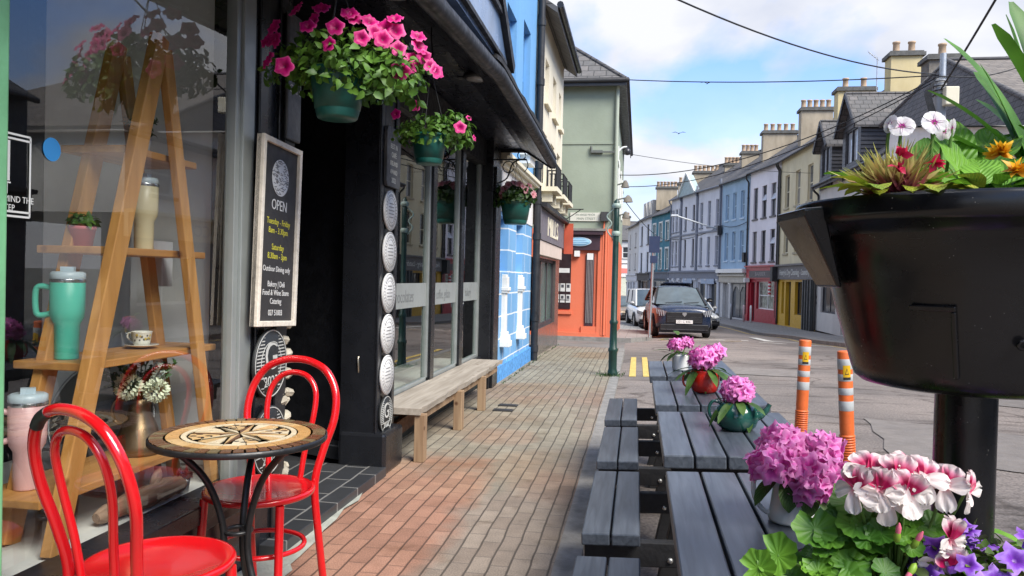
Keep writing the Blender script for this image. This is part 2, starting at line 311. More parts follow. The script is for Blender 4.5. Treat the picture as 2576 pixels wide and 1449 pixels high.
def glassmat(name, ior=1.55, tint=(0.9, 0.95, 0.93), wav=0.0):
    m, t, b = base_mat(name); t.nodes.remove(b); o = t.nodes['Material Output']
    f = N(t, 'ShaderNodeFresnel'); f.inputs['IOR'].default_value = ior
    tr = N(t, 'ShaderNodeBsdfTransparent'); tr.inputs[0].default_value = tuple(tint)+(1,)
    g = N(t, 'ShaderNodeBsdfGlossy'); g.inputs['Roughness'].default_value = 0.0; g.inputs[0].default_value = (1, 1, 1, 1)
    if wav:
        co = N(t, 'ShaderNodeTexCoord'); n = N(t, 'ShaderNodeTexNoise'); n.inputs['Scale'].default_value = 1.3; LK(t, co, 'Object', n, 0)
        bp = N(t, 'ShaderNodeBump'); bp.inputs['Strength'].default_value = wav; bp.inputs['Distance'].default_value = 0.02; LK(t, n, 0, bp, 'Height'); LK(t, bp, 0, g, 'Normal')
    ge = N(t, 'ShaderNodeNewGeometry'); iv = N(t, 'ShaderNodeMath', operation='SUBTRACT'); iv.inputs[0].default_value = 1.0; LK(t, ge, 'Backfacing', iv, 1)
    mu = N(t, 'ShaderNodeMath', operation='MULTIPLY'); LK(t, f, 0, mu, 0); LK(t, iv, 0, mu, 1)
    ms = N(t, 'ShaderNodeMixShader'); LK(t, mu, 0, ms, 0); LK(t, tr, 0, ms, 1); LK(t, g, 0, ms, 2); LK(t, ms, 0, o, 0)
    return m
def speckled(name, col, rough, spk, sc_=150, th=.12):
    m = mat(name, col, rough, var=.3, scale=6, bump=.05, bscale=14); t = m.node_tree; b = t.nodes['Principled BSDF']; l = b.inputs['Base Color'].links[0]; a = l.from_node
    co = N(t, 'ShaderNodeTexCoord'); v = N(t, 'ShaderNodeTexVoronoi'); v.inputs['Scale'].default_value = sc_; LK(t, co, 'Object', v, 0)
    n = N(t, 'ShaderNodeTexNoise'); n.inputs['Scale'].default_value = sc_*.16; LK(t, co, 'Object', n, 0)
    c = N(t, 'ShaderNodeMath', operation='LESS_THAN'); LK(t, v, 0, c, 0); c.inputs[1].default_value = th; d = N(t, 'ShaderNodeMath', operation='GREATER_THAN'); LK(t, n, 0, d, 0); d.inputs[1].default_value = .62
    e = N(t, 'ShaderNodeMath', operation='MULTIPLY'); LK(t, c, 0, e, 0); LK(t, d, 0, e, 1); x = N(t, 'ShaderNodeMix', data_type='RGBA'); LK(t, e, 0, x, 0); LK(t, a, 0, x, 6); x.inputs[7].default_value = tuple(spk)+(1,); LK(t, x, 2, b, 'Base Color'); return m
M_ = {}
def mm_(k, *a, **kw):
    if k not in M_: M_[k] = mat(k, *a, **kw)
    return M_[k]
BLACK = mat('black gloss paint', (.012, .013, .016), .28, var=.3, scale=3, bump=.06, bscale=25, streak=.3)
BLACKM = mat('black matt paint', (.014, .015, .018), .55, var=.35, scale=6, bump=.12, bscale=50)
NAVY = mat('navy gloss paint', (.010, .014, .026), .16, var=.3, scale=3, bump=.05, bscale=9)
WHITE = mat('white paint', (.78, .78, .75), .55, var=.06, scale=3, bump=.05)
CREAM = mat('cream paint', (.72, .67, .52), .75, var=.08, scale=1.5, bump=.1, bscale=30, streak=.3)
ALU = mat('grey aluminium', (.36, .39, .38), .4, metal=.4, var=.08)
STEEL = mat('galvanised steel', (.42, .44, .46), .45, metal=.7, var=.15, scale=12)
GLASS = glassmat('window glass', 1.85, (.97, .985, .98), .02)
DGLASS2 = mat('window glass with painted sky', (.11, .12, .13), .08, var=.5, scale=1.0, spec=.8); DGLASS3 = mat('curtained window glass', (.25, .25, .24), .12, var=.35, scale=2.0, spec=.7, streak=.1)  # DGLASS2 carries a pale sky reflection in its base colour
DGLASS = mat('dark window glass', (.03, .035, .04), .06, var=.5, scale=1.2, spec=.8)
GLASS2 = glassmat('shopfront glass', 2.5, (.90, .94, .92), .02)
SLATE = brickmat('roof slates', (.085, .085, .09), (.12, .115, .115), (.03, .03, .03), .32, .20, .012, axes=(1, 2), noise=.35, bump=.6)
SLATEX = brickmat('roof slates hip', (.10, .10, .10), (.15, .14, .135), (.04, .04, .04), .32, .20, .012, axes=(0, 2), noise=.35, bump=.6)

# ------------------------------------------------------------------ the setting: ground, road, pavements
def pl(y, tab):
    if y <= tab[0][0]: return tab[0][1]
    for (a, va), (b, vb) in zip(tab, tab[1:]):
        if y <= b:
            t = (y-a)/(b-a); t = t*t*(3-2*t)*0.5+t*0.5; return va+(vb-va)*t
    return tab[-1][1]
def G(y): return pl(y, [(0, 0), (8, 0), (13, -.05), (20, -.15), (27, -.45), (36, -.82), (50, -.97), (90, -1.1), (400, -2)])
def KR(y): return pl(y, [(-30, 6.2), (10, 5.9), (22, 5.7), (28, 5.55), (35, 5.2), (45, 4.45), (54, 2.9), (64, -.2), (75, -3.4), (90, -8)])   # right kerb
def KL(y): return pl(y, [(20.2, -.2), (21.5, .3), (24, .45), (30, .38), (38, .05), (45, -.7), (53, -1.9), (64, -4.6), (90, -12)])          # left kerb past the side street
YS = [-30, -15, -8, -4, 0]+[i*1.0 for i in range(1, 60)]+[62, 66, 70, 76, 84, 95]
ASPH = None
def asphalt():
    m, t, b = base_mat('worn asphalt'); g = N(t, 'ShaderNodeNewGeometry')
    n1 = N(t, 'ShaderNodeTexNoise'); n1.inputs['Scale'].default_value = .35; n1.inputs['Detail'].default_value = 6; n1.inputs['Distortion'].default_value = .6; LK(t, g, 'Position', n1, 0)
    r1 = N(t, 'ShaderNodeValToRGB'); e = r1.color_ramp.elements; e[0].position = .36; e[1].position = .62; e[0].color = (.150, .132, .122, 1); e[1].color = (.245, .210, .188, 1); LK(t, n1, 0, r1, 0)
    mpx = N(t, 'ShaderNodeMapping'); mpx.inputs['Scale'].default_value = (.5, 2.4, 1); LK(t, g, 'Position', mpx, 0)
    n4 = N(t, 'ShaderNodeTexNoise'); n4.inputs['Scale'].default_value = 1.3; n4.inputs['Detail'].default_value = 8; n4.inputs['Roughness'].default_value = .7; LK(t, mpx, 0, n4, 0)
    r4 = N(t, 'ShaderNodeValToRGB'); e = r4.color_ramp.elements; e[0].position = .36; e[1].position = .46; e[0].color = (.45, .42, .40, 1); e[1].color = (1, 1, 1, 1); LK(t, n4, 0, r4, 0)
    n2 = N(t, 'ShaderNodeTexNoise'); n2.inputs['Scale'].default_value = 55; n2.inputs['Detail'].default_value = 3; LK(t, g, 'Position', n2, 0)
    r2 = N(t, 'ShaderNodeValToRGB'); e = r2.color_ramp.elements; e[0].position = .3; e[1].position = .7; e[0].color = (.60, .60, .60, 1); e[1].color = (1.38, 1.36, 1.34, 1); LK(t, n2, 0, r2, 0)
    v = N(t, 'ShaderNodeTexVoronoi', feature='DISTANCE_TO_EDGE'); v.inputs['Scale'].default_value = .33
    nd = N(t, 'ShaderNodeTexNoise'); nd.inputs['Scale'].default_value = 1.1; nd.inputs['Detail'].default_value = 5; LK(t, g, 'Position', nd, 0)
    dm = N(t, 'ShaderNodeMix', data_type='RGBA', blend_type='LINEAR_LIGHT'); dm.inputs[0].default_value = .5; LK(t, g, 'Position', dm, 6); LK(t, nd, 'Color', dm, 7); LK(t, dm, 2, v, 0)
    r3 = N(t, 'ShaderNodeValToRGB'); e = r3.color_ramp.elements; e[0].position = 0.0; e[1].position = .016; e[0].color = (.5, .47, .45, 1); e[1].color = (1, 1, 1, 1); LK(t, v, 0, r3, 0)
    a = (r1, 0)
    for q in (r4, r2, r3):
        x = N(t, 'ShaderNodeMix', data_type='RGBA', blend_type='MULTIPLY'); x.inputs[0].default_value = 1; LK(t, *a, x, 6); LK(t, q, 0, x, 7); a = (x, 2)
    LK(t, *a, b, 'Base Color'); b.inputs['Roughness'].default_value = .85
    bp = N(t, 'ShaderNodeBump'); bp.inputs['Strength'].default_value = .5; bp.inputs['Distance'].default_value = .006; LK(t, n2, 0, bp, 'Height'); LK(t, bp, 0, b, 'Normal')
    return m
ASPH = asphalt()
PAVER = brickmat('block paving', (.212, .168, .132), (.275, .225, .178), (.165, .138, .112), .21, .094, .005, axes=(1, 0), rough=.85, bump=.7, noise=.3, fleck=.22, msmooth=.3, rows=.8,
                 patches=[((1.0, .84, .75), .55, 3.3, .52), ((.80, .78, .74), 2.2, 5.7, .56), ((.70, .67, .63), 6.0, 2.2, .60)],
                 ells=[((1.26, .80, .67), -1.38, 3.8, .45, 1.9, .95), ((1.15, .85, .76), -1.1, 6.5, .28, .35, .5), ((1.02, 1.13, 1.08), -1.25, 6.7, .85, 2.0, .9), ((.95, 1.06, 1.0), -1.1, 12.5, .9, 3.5, .9), ((.92, .74, .62), -.75, 14.5, .45, .8, .8)])
KERB = mat('granite kerb', (.23, .22, .205), .8, var=.25, scale=7, bump=.3, world=True)
CONC = brickmat('concrete paving', (.25, .24, .225), (.29, .28, .26), (.14, .13, .12), .6, .6, .012, axes=(0, 1), noise=.22)
DIRT = mat('earth', (.12, .115, .09), .9, var=.3, scale=.1, world=True)
def strip(ys, fx0, fx1, fz, nx=1, mi=0):
    b = MB()
    vs = [(fx0(y)+(fx1(y)-fx0(y))*i/nx, y, fz(y, i/nx)) for y in ys for i in range(nx+1)]
    fs = [(k*(nx+1)+i, k*(nx+1)+i+1, (k+1)*(nx+1)+i+1, (k+1)*(nx+1)+i) for k in range(len(ys)-1) for i in range(nx)]
    return b.add(vs, fs, mi)
def kerbwall(ys, fx, ztop, zbot, w):     # kerb stone: top strip and road-side face
    b = strip(ys, fx, lambda y: fx(y)+w, lambda y, t: ztop(y))
    vs = [(fx(y)+(w if w > 0 else w), y, z) for y in ys for z in (ztop(y), zbot(y))]
    return b.add(vs, [(2*k, 2*k+1, 2*k+3, 2*k+2) for k in range(len(ys)-1)])
gy = [-300, -30]+YS[1:]+[150, 400, 1500]
struct('ground', strip(gy, lambda y: -800, lambda y: 800, lambda y, t: G(y)-.35), DIRT)
def roadz(y, x):
    a = -.26 if y < 16.6 else KL(max(y, 20.2)); c = KR(y); t = (x-a)/(c-a); low = .035+.075*min(1, max(0, (y-9)/6)); return G(y)-low+.06*(1-(2*t-1)**2)
ysr = YS
def leftroad(y): return -.32 if y <= 16.6 else (-7 if y < 20.2 else KL(y)-.1)
b = MB()
b.join(strip([y for y in YS if y <= 17]+[], lambda y: -.32, lambda y: KR(y)+.05, lambda y, t: roadz(y, -.32+(KR(y)+.37)*t), 10))
b.join(strip([y for y in YS if y >= 17], lambda y: KL(max(20.2, y))-.1, lambda y: KR(y)+.05, lambda y, t: roadz(y, KL(max(20.2, y))-.1+(KR(y)+.15-KL(max(20.2, y)))*t), 10))
struct('road', b, ASPH)
struct('side_street', strip([16.6, 17.5, 18.5, 19.4, 20.25], lambda y: -14, lambda y: -.29, lambda y, t: G(y)-.105), mat('side street asphalt', (.17, .165, .155), .85, var=.2, scale=1.2, world=True, bump=.3))
pz = lambda y, t=0: G(y)
yp = [-8, -4, 0]+list(range(1, 17))+[16.6]
struct('pavement', strip(yp, lambda y: -3.2, lambda y: -.36, pz), PAVER)
struct('kerb', kerbwall(yp, lambda y: -.36, lambda y: G(y)+.002, lambda y: G(y)-.2, .12), KERB)
y2 = [20.25, 20.6, 21, 21.6]+[i*1.0 for i in range(22, 60)]+[64, 75, 90]
struct('pavement', strip(y2, lambda y: -14, lambda y: KL(y)-.12, pz), CONC)
struct('kerb', kerbwall(y2, lambda y: KL(y)-.12, lambda y: G(y)+.002, lambda y: G(y)-.25, .12), KERB)
struct('kerb', MB().box(-14, -.15, 20.19, 20.31, -.4, G(20.2)+.004), KERB)
struct('pavement', strip(YS, lambda y: KR(y)+.13, lambda y: KR(y)+7, pz), CONC)
struct('kerb', kerbwall(YS, lambda y: KR(y)+.13, lambda y: G(y)+.002, lambda y: G(y)-.25, -.13), KERB)
# red wash left on the paving by the porch, and pale old mortar skim by the wall
def blot(pts, z): return MB().add([(x, y, G(y)+z) for x, y in pts], [tuple(range(len(pts)))])
rnd = random.Random(4)
def ragged(pts, n=6, j=.05):
    o = []
    for i in range(len(pts)):
        a, c = pts[i], pts[(i+1) % len(pts)]
        for k in range(n): t = k/n; o.append((a[0]+(c[0]-a[0])*t+rnd.uniform(-j, j), a[1]+(c[1]-a[1])*t+rnd.uniform(-j, j)))
    return o
SKIM = mat('cement skim', (.36, .37, .32), .9, var=.2, scale=9, bump=.5, world=True)
struct('cement_strip', blot(ragged([(-1.72, 2.2), (-1.42, 2.25), (-1.45, 2.9), (-1.57, 3.45), (-1.63, 4.6), (-1.70, 4.2)], 6, .025), .012), SKIM)
# road markings
YEL = mat('worn yellow line paint', (.62, .45, .13), .8, var=.2, scale=14, dirt=(.2, .17, .14), world=True)
WPT = mat('worn white line paint', (.62, .60, .55), .8, var=.15, scale=10, dirt=(.22, .2, .18), world=True)
def paint(name, pts_list, m, dz=.006):
    b = MB()
    for pts in pts_list: b.add([(x, y, roadz(y, x)+dz) for x, y in pts], [tuple(range(len(pts)))])
    return struct(name, b, m)
def line(x0, x1, y0, y1, n=8): return [[(x0, y0+(y1-y0)*i/n), (x1, y0+(y1-y0)*i/n), (x1, y0+(y1-y0)*(i+1)/n), (x0, y0+(y1-y0)*(i+1)/n)] for i in range(n)]
paint('double_yellow_line', line(-.10, .0, 11.8, 15.6)+line(.11, .21, 11.8, 15.6), YEL)
def along(f, off, wd, y0, y1, n=24):
    o = []
    for i in range(n):
        a = y0+(y1-y0)*i/n; c = y0+(y1-y0)*(i+1)/n; o.append([(f(a)+off, a), (f(a)+off+wd, a), (f(c)+off+wd, c), (f(c)+off, c)])
    return o
paint('yellow_line', along(KR, -.42, .1, 6, 50), YEL)
paint('parking_bay_line', [[(.75, 22.2), (2.9, 22.3), (2.9, 22.42), (.75, 22.32)], [(.62, 22.4), (.72, 22.4), (.9, 24.2), (.8, 24.2)], [(.95, 22.4), (1.05, 22.4), (1.2, 24), (1.1, 24)]], YEL)
paint('road_marking', [[(1.5, 23.3), (1.9, 23.3), (1.9, 23.6), (1.5, 23.6)], [(2.1, 23.2), (2.55, 23.2), (2.55, 23.7), (2.1, 23.7)], [(1.65, 22.75), (2.8, 22.78), (2.8, 22.9), (1.65, 22.87)], [(3.0, 23.2), (3.2, 23.2), (3.25, 23.8), (3.05, 23.8)]], WPT)
paint('stop_line', [[(3.3, 21.9), (5.2, 21.7), (5.2, 21.95), (3.3, 22.15)]], WPT)
paint('road_arrow', [[(3.75, 24.0), (4.05, 24.0), (4.05, 27.3), (3.75, 27.3)], [(4.05, 24.4), (4.75, 23.7), (4.75, 24.2), (4.05, 25.0)]], WPT)

PATCH = mat('grey road patch', (.20, .178, .162), .85, var=.15, scale=5, bump=.5, bscale=60, world=True)
rnd = random.Random(17)
for pts in ([(2.0, 6.4), (3.2, 6.0), (3.6, 7.6), (2.3, 8.2)], [(1.2, 12.5), (2.6, 12.2), (2.7, 13.4), (1.3, 13.8)], [(3.8, 10), (4.9, 9.6), (5.1, 12.8), (4.1, 13.0)]):
    q = ragged(pts, 5, .04); b = MB(); cx = sum(p[0] for p in q)/len(q); cy0 = sum(p[1] for p in q)/len(q)
    vs = [(cx, cy0, roadz(cy0, cx)+.008)]+[(x, y, roadz(y, x)+.008) for x, y in q]; b.add(vs, [(0, k+1, (k+1) % len(q)+1) for k in range(len(q))]); struct('road_patch', b, PATCH)
# ------------------------------------------------------------------ the café (its canopy, windows, pillars, porch)
cafe = thing('cafe_building', 'black painted café shopfront with deep canopy, tiled porch and tall display windows', 'café', (-1.9, 5.5, 0))
DKIN = mat('dark interior', (.035, .036, .04), .8, var=.3, scale=1.5)
PANREF = mat('interior panel with painted reflection', (.80, .81, .81), .6, var=.08)  # near white, so the panel's colour carries the reflected house wall's brightness
b = MB()
b.box(-7.5, -7.3, -3.5, 9.7, 0, 7.5); b.box(-7.3, -1.98, -3.5, -3.3, 0, 7.5); b.box(-7.3, -1.98, 9.5, 9.7, 0, 7.5)
b.box(-2.05, -1.93, -3.3, 9.5, 3.06, 7.5); b.box(-7.3, -1.93, -3.3, 9.5, 7.5, 7.6); b.box(-7.3, -2.05, -3.3, 9.5, 3.12, 3.2)
b.box(-1.93, -1.80, -3.3, 3.35, 2.72, 3.06); b.box(-1.98, -1.90, 5.36, 9.5, 2.70, 3.06)
obj('wall', b, BLACKM, cafe)
b = MB(); b.box(-7.3, -1.95, -3.3, 9.5, -.1, .02); b.box(-3.6, -3.5, -3.3, 3.4, .02, 3.1); b.box(-3.5, -3.3, 3.6, 9.4, .02, 3.1)
obj('interior_wall', b, DKIN, cafe)
obj('partition_with_reflection', MB().box(-2.42, -1.83, 3.40, 3.45, .43, 2.72).box(-3.5, -2.09, 3.52, 3.56, .43, 2.9), PANREF, cafe)  # interior panel widened to stand in for the house wall reflected in the glass
obj('display_floor', MB().box(-2.95, -1.80, .3, 3.5, .36, .42), mat('white display floor', (.62, .61, .58), .6, var=.1), cafe)
# display window beside the chairs
fr = obj('display_window', MB().box(-1.83, -1.74, 3.20, 3.30, .43, 2.74).box(-1.83, -1.74, .4, 3.2, 2.66, 2.74).box(-1.80, -1.755, 3.16, 3.20, .43, 2.66), ALU, cafe, bevel=.003)
obj('pane', MB().box(-1.786, -1.78, 1.9, 3.16, .43, 2.66), GLASS, fr)
obj('window_sill', MB().box(-1.83, -1.67, .3, 3.3, .355, .43).box(-1.83, -1.70, .3, 3.3, .30, .355), BLACK, cafe, bevel=.006)
obj('stall_riser', MB().box(-1.90, -1.735, .3, 3.35, 0, .30), NAVY, cafe, bevel=.004)
obj('window_post', MB().box(-1.86, -1.675, 1.66, 1.84, 0, 2.75), mat('green painted timber', (.17, .44, .22), .45, var=.18, scale=5, bump=.1), cafe, bevel=.008)
# pillars
obj('pillar', MB().box(-1.95, -1.74, 3.30, 3.66, 0, 3.02).box(-1.74, -1.725, 3.32, 3.40, .05, 3.0).box(-1.74, -1.725, 3.52, 3.64, .05, 3.0).box(-1.74, -1.71, 3.56, 3.66, 1.98, 2.62), BLACK, cafe, bevel=.006)
b = MB(); rnd = random.Random(8)
for k in range(34):
    z = rnd.uniform(.12, 1.15); y = 3.66+rnd.uniform(-.05, .025); r = rnd.uniform(.018, .045)
    b.lathe([(.001, -r*.6), (r*.8, -r*.35), (r, 0), (r*.7, r*.5), (.001, r*.6)], 7, M=Matrix.Translation((-1.745+rnd.uniform(-.02, .012), y, z)) @ Matrix.Rotation(rnd.uniform(0, 3), 4, 'X'), sm=False)
obj('broken_plaster', b, mat('broken plaster', (.42, .38, .30), .9, var=.35, scale=12, bump=.6), cafe)
obj('pillar', MB().box(-1.98, -1.73, 5.0, 5.36, 0, 3.02).box(-1.73, -1.715, 4.99, 5.05, .28, 2.95).box(-1.73, -1.715, 5.31, 5.37, .28, 2.95), BLACK, cafe, bevel=.006)
obj('pillar_base', MB().box(-1.98, -1.645, 4.98, 5.38, 0, .285), BLACK, cafe, bevel=.022)
obj('pillar', MB().box(-1.98, -1.76, 9.22, 9.72, 0, 3.0).box(-1.76, -1.73, 9.3, 9.64, .0, 2.7), BLACK, cafe, bevel=.006)
# porch
TILE = brickmat('black porch tiles', (.030, .032, .036), (.045, .047, .05), (.20, .195, .185), .32, .155, .007, axes=(1, 0), rough=.42, bump=.5, noise=.3, shift=(.02, .05))
obj('porch_floor', MB().box(-3.1, -1.64, 3.42, 5.0, -.05, .062), TILE, cafe, bevel=.004)
b = MB()
A, B_ = Vector((-1.735, 5.0, 0)), Vector((-2.95, 5.5, 0)); d = (B_-A).normalized(); n_ = Vector((d.y, -d.x, 0))
if n_.y > 0: n_ = -n_
CH = frame(A, d, (0, 0, 1), n_)
pd_ = obj('porch_door', MB().box(.0, 1.32, .06, 3.0, -.06, .0, M=CH), BLACKM, cafe)
SKT = brickmat('black skirting tiles', (.035, .037, .04), (.05, .052, .056), (.22, .21, .2), .155, .155, .006, axes=(0, 2), rough=.35, bump=.4, noise=.2, offset=0)
obj('skirting', MB().box(.0, 1.3, .06, .195, .0, .014, M=CH), SKT, cafe)
hb = MB(); hb.tube(smooth_path([CH @ Vector((.11, .80, .01)), CH @ Vector((.11, .79, .045)), CH @ Vector((.105, .74, .05)), CH @ Vector((.11, .69, .04)), CH @ Vector((.13, .67, .012))]), .007, 8)
hb.lathe([(.017, 0), (.017, .01), (.002, .012)], 12, M=CH @ Matrix.Translation((.11, .80, .0))); hb.lathe([(.015, 0), (.015, .01), (.002, .012)], 12, M=CH @ Matrix.Translation((.13, .67, .0)))
obj('handle', hb, mat('brass handle', (.55, .50, .40), .3, metal=.9), pd_)
obj('porch_back', MB().box(-3.15, -3.0, 3.4, 5.7, 0, 3.1).box(-3.1, -1.96, 3.60, 3.66, 0, 3.0), BLACKM, cafe)
# shopfront window above the bench
fr = MB(); al = MB()
for y0, y1 in ((6.93, 7.06), (8.10, 8.24)):
    fr.box(-1.94, -1.875, y0, y1, .36, 2.70); al.box(-1.955, -1.90, y0-.05, y0, .36, 2.70)
fr.box(-1.95, -1.86, 5.36, 9.24, .33, .385); al.box(-1.955, -1.90, 9.14, 9.22, .385, 2.70); al.box(-1.955, -1.90, 5.36, 9.14, .385, .42)
sw = obj('shop_window', fr, BLACK, cafe, bevel=.004); obj('window_frame', al, ALU, sw, bevel=.003)
for y0, y1 in ((5.36, 6.88), (7.06, 8.05), (8.24, 9.14)): obj('pane', MB().box(-1.926, -1.92, y0, y1, .42, 2.70), GLASS2, sw)
fb = MB(); FROST = mat('frosted film', (.30, .32, .31), .5, var=.06)
for y0, y1 in ((5.37, 6.88), (7.06, 8.05), (8.24, 9.14)): fb.box(-1.919, -1.917, y0, y1, 1.075, 1.285)
f_ = obj('frosted_band', fb, FROST, cafe)
lt = text('chocolates', .15, FX(6.2, 1.17, -1.9165), .0005, .9); lt.join(text('coffee, gelato', .13, FX(7.53, 1.17, -1.9165), .0005, .8)); lt.join(text('bakery', .13, FX(8.66, 1.17, -1.9165), .0005, .9))
obj('lettering', lt, mat('faded lettering', (.16, .17, .17), .5), f_)
obj('stall_riser', MB().box(-1.98, -1.90, 5.38, 9.24, 0, .33), mat('dark green riser', (.035, .045, .045), .45, var=.25, bump=.1), cafe)
obj('inside_ledge', MB().box(-2.6, -1.96, 5.4, 9.2, .30, .345), mat('white inside ledge', (.5, .5, .48), .6), cafe)
obj('ribbed_panel', MB().join(MB().box(-1.90, -1.86, 7.6, 9.5, 2.70, 3.0)).join((lambda q: [q.box(-1.862, -1.85, 7.6+.05*i, 7.625+.05*i, 2.70, 3.0) for i in range(38)] and q)(MB())), BLACKM, cafe)
# canopy: boarded soffit, slated top, gutter
def ze(y): return pl(y, [(-4, 2.62), (2.5, 2.64), (3.7, 2.715), (4.5, 2.77), (5.5, 2.83), (5.86, 2.865), (6.6, 2.84), (7.6, 2.82), (9.72, 2.735)])
cy = [-4, -1, 1, 2, 2.6, 3.2, 3.7, 4.1, 4.5, 5, 5.5, 5.9, 6.4, 7, 7.6, 8.2, 8.9, 9.75]
prof = [(-1.95, 3.03), (-1.45, 3.03)]
b = MB(); nb = 9
for k in range(nb):     # soffit boards with a small groove between
    t0 = k/nb; t1 = (k+.94)/nb
    def sp(t, y):
        x = -1.95+.82*t
        return (x, y, ze(y)+(.255-.05*(x+1.95) if x < -1.45 else .23-.215*(x+1.45)/.32))
    vs = []
    for y in cy: vs += [sp(t0, y), sp(t1, y)]
    b.add(vs, [(2*i, 2*i+1, 2*i+3, 2*i+2) for i in range(len(cy)-1)])
    vs2 = [(x, y, z+.012) for x, y, z in vs]
    b.add([(x+.003*(1 if i % 2 else 0), y, z) for i, (x, y, z) in enumerate(vs2)], [(2*i, 2*i+1, 2*i+3, 2*i+2) for i in range(len(cy)-1)])
vs = []
for y in cy: vs += [(-1.95, y, ze(y)+.27), (-1.45, y, ze(y)+.245), (-1.12, y, ze(y)+.03)]
b.add(vs, [(3*i+j, 3*i+j+1, 3*i+j+4, 3*i+j+3) for i in range(len(cy)-1) for j in (0, 1)])
SOFF = mat('dark boarded soffit', (.017, .019, .030), .30, var=.35, scale=5, bump=.15, bscale=18)
canopy = obj('canopy', b, SOFF, cafe)
gb = MB(); vs = []
gp = [(-1.135, 0), (-1.135, .02), (-1.09, .0), (-1.06, .015), (-1.05, .05), (-1.055, .09), (-1.085, .09), (-1.12, .10)]
for y in cy: vs += [(x, y, ze(y)+z) for x, z in gp]
k = len(gp); gb.add(vs, [(i*k+j, i*k+j+1, (i+1)*k+j+1, (i+1)*k+j) for i in range(len(cy)-1) for j in range(k-1)], 0, True)
e = (len(cy)-1)*k; gb.add(vs[e:], [tuple(range(k))])
obj('gutter', gb, BLACKM, canopy)
rb = MB(); vs = []; rnd = random.Random(3); ys_ = [5.6+i*.2 for i in range(22)]
for y in ys_:
    j = rnd.uniform(-.012, .012); vs += [(-1.06, y, ze(min(y, 9.75))+.155+j), (-1.95, y, ze(min(y, 9.75))+.70), (-1.06, y, ze(min(y, 9.75))+.115), (-1.95, y, ze(min(y, 9.75))+.64)]
for i in range(len(ys_)-1):
    a = 4*i; rb.add([vs[a], vs[a+4], vs[a+5], vs[a+1], vs[a+2], vs[a+6], vs[a+7], vs[a+3]], [(0, 1, 2, 3), (7, 6, 5, 4), (0, 4, 5, 1), (2, 6, 7, 3), (1, 5, 6, 2), (3, 7, 4, 0)])
obj('canopy_roof', rb, mat('rough black slate', (.02, .02, .022), .8, var=.4, scale=9, bump=.5), canopy)
z9 = ze(9.75)
obj('canopy_end', MB().prism([(-1.95, z9+.20), (-1.95, z9+.68), (-1.06, z9+.13), (-1.07, z9), (-1.13, z9), (-1.45, z9+.20)], lambda a, c: (a, 9.70, c), lambda a, c: (a, 9.76, c)), BLACK, canopy)
# gabled sign panel standing on the canopy edge
gp = [(-4, 2.84), (5.95, 2.99), (6.24, 3.08), (5.7, 3.45), (3.2, 5.15), (-4, 5.15)]
sg = obj('sign_panel', MB().prism(gp, lambda a, c: (-1.09, a, c), lambda a, c: (-1.15, a, c)), mat('dark boards with painted sky sheen', (.16, .25, .42), .22, var=.4, scale=2.5, bump=.12, bscale=5, streak=.2), cafe)  # dark gloss boards; the sky's reflection is put into this blue base colour
b = MB()
b.bar((-1.07, 6.30, 3.06), (-1.07, 3.2, 5.17), .09, .05, upv=(1, 0, 0)); b.bar((-1.075, -4, 3.32), (-1.075, 5.86, 3.36), .03, .035); b.bar((-1.075, 4.6, 3.36), (-1.075, 4.6, 4.2), .03, .035, upv=(1, 0, 0)); b.bar((-1.075, -4, 2.96), (-1.075, 6.0, 3.03), .035, .03)
obj('verge_board', b, BLACKM, sg)
for y, x in ((4.12, -1.36), (6.35, -1.37)):
    z = ze(y)+.185
    o = obj('downlight', MB().lathe([(.11, .03), (.12, 0), (.095, -.012)], 20, M=Matrix.Translation((x, y, z-.02))).box(-.16, .16, -.03, .03, 0, .012, M=Matrix.Translation((x-.02, y+.05, z-.01))), BLACKM, cafe)
    obj('lens', MB().lathe([(.001, -.004), (.09, 0), (.09, .01)], 20, M=Matrix.Translation((x, y, z-.036))), mat('lamp lens', (.35, .35, .36), .3), o)

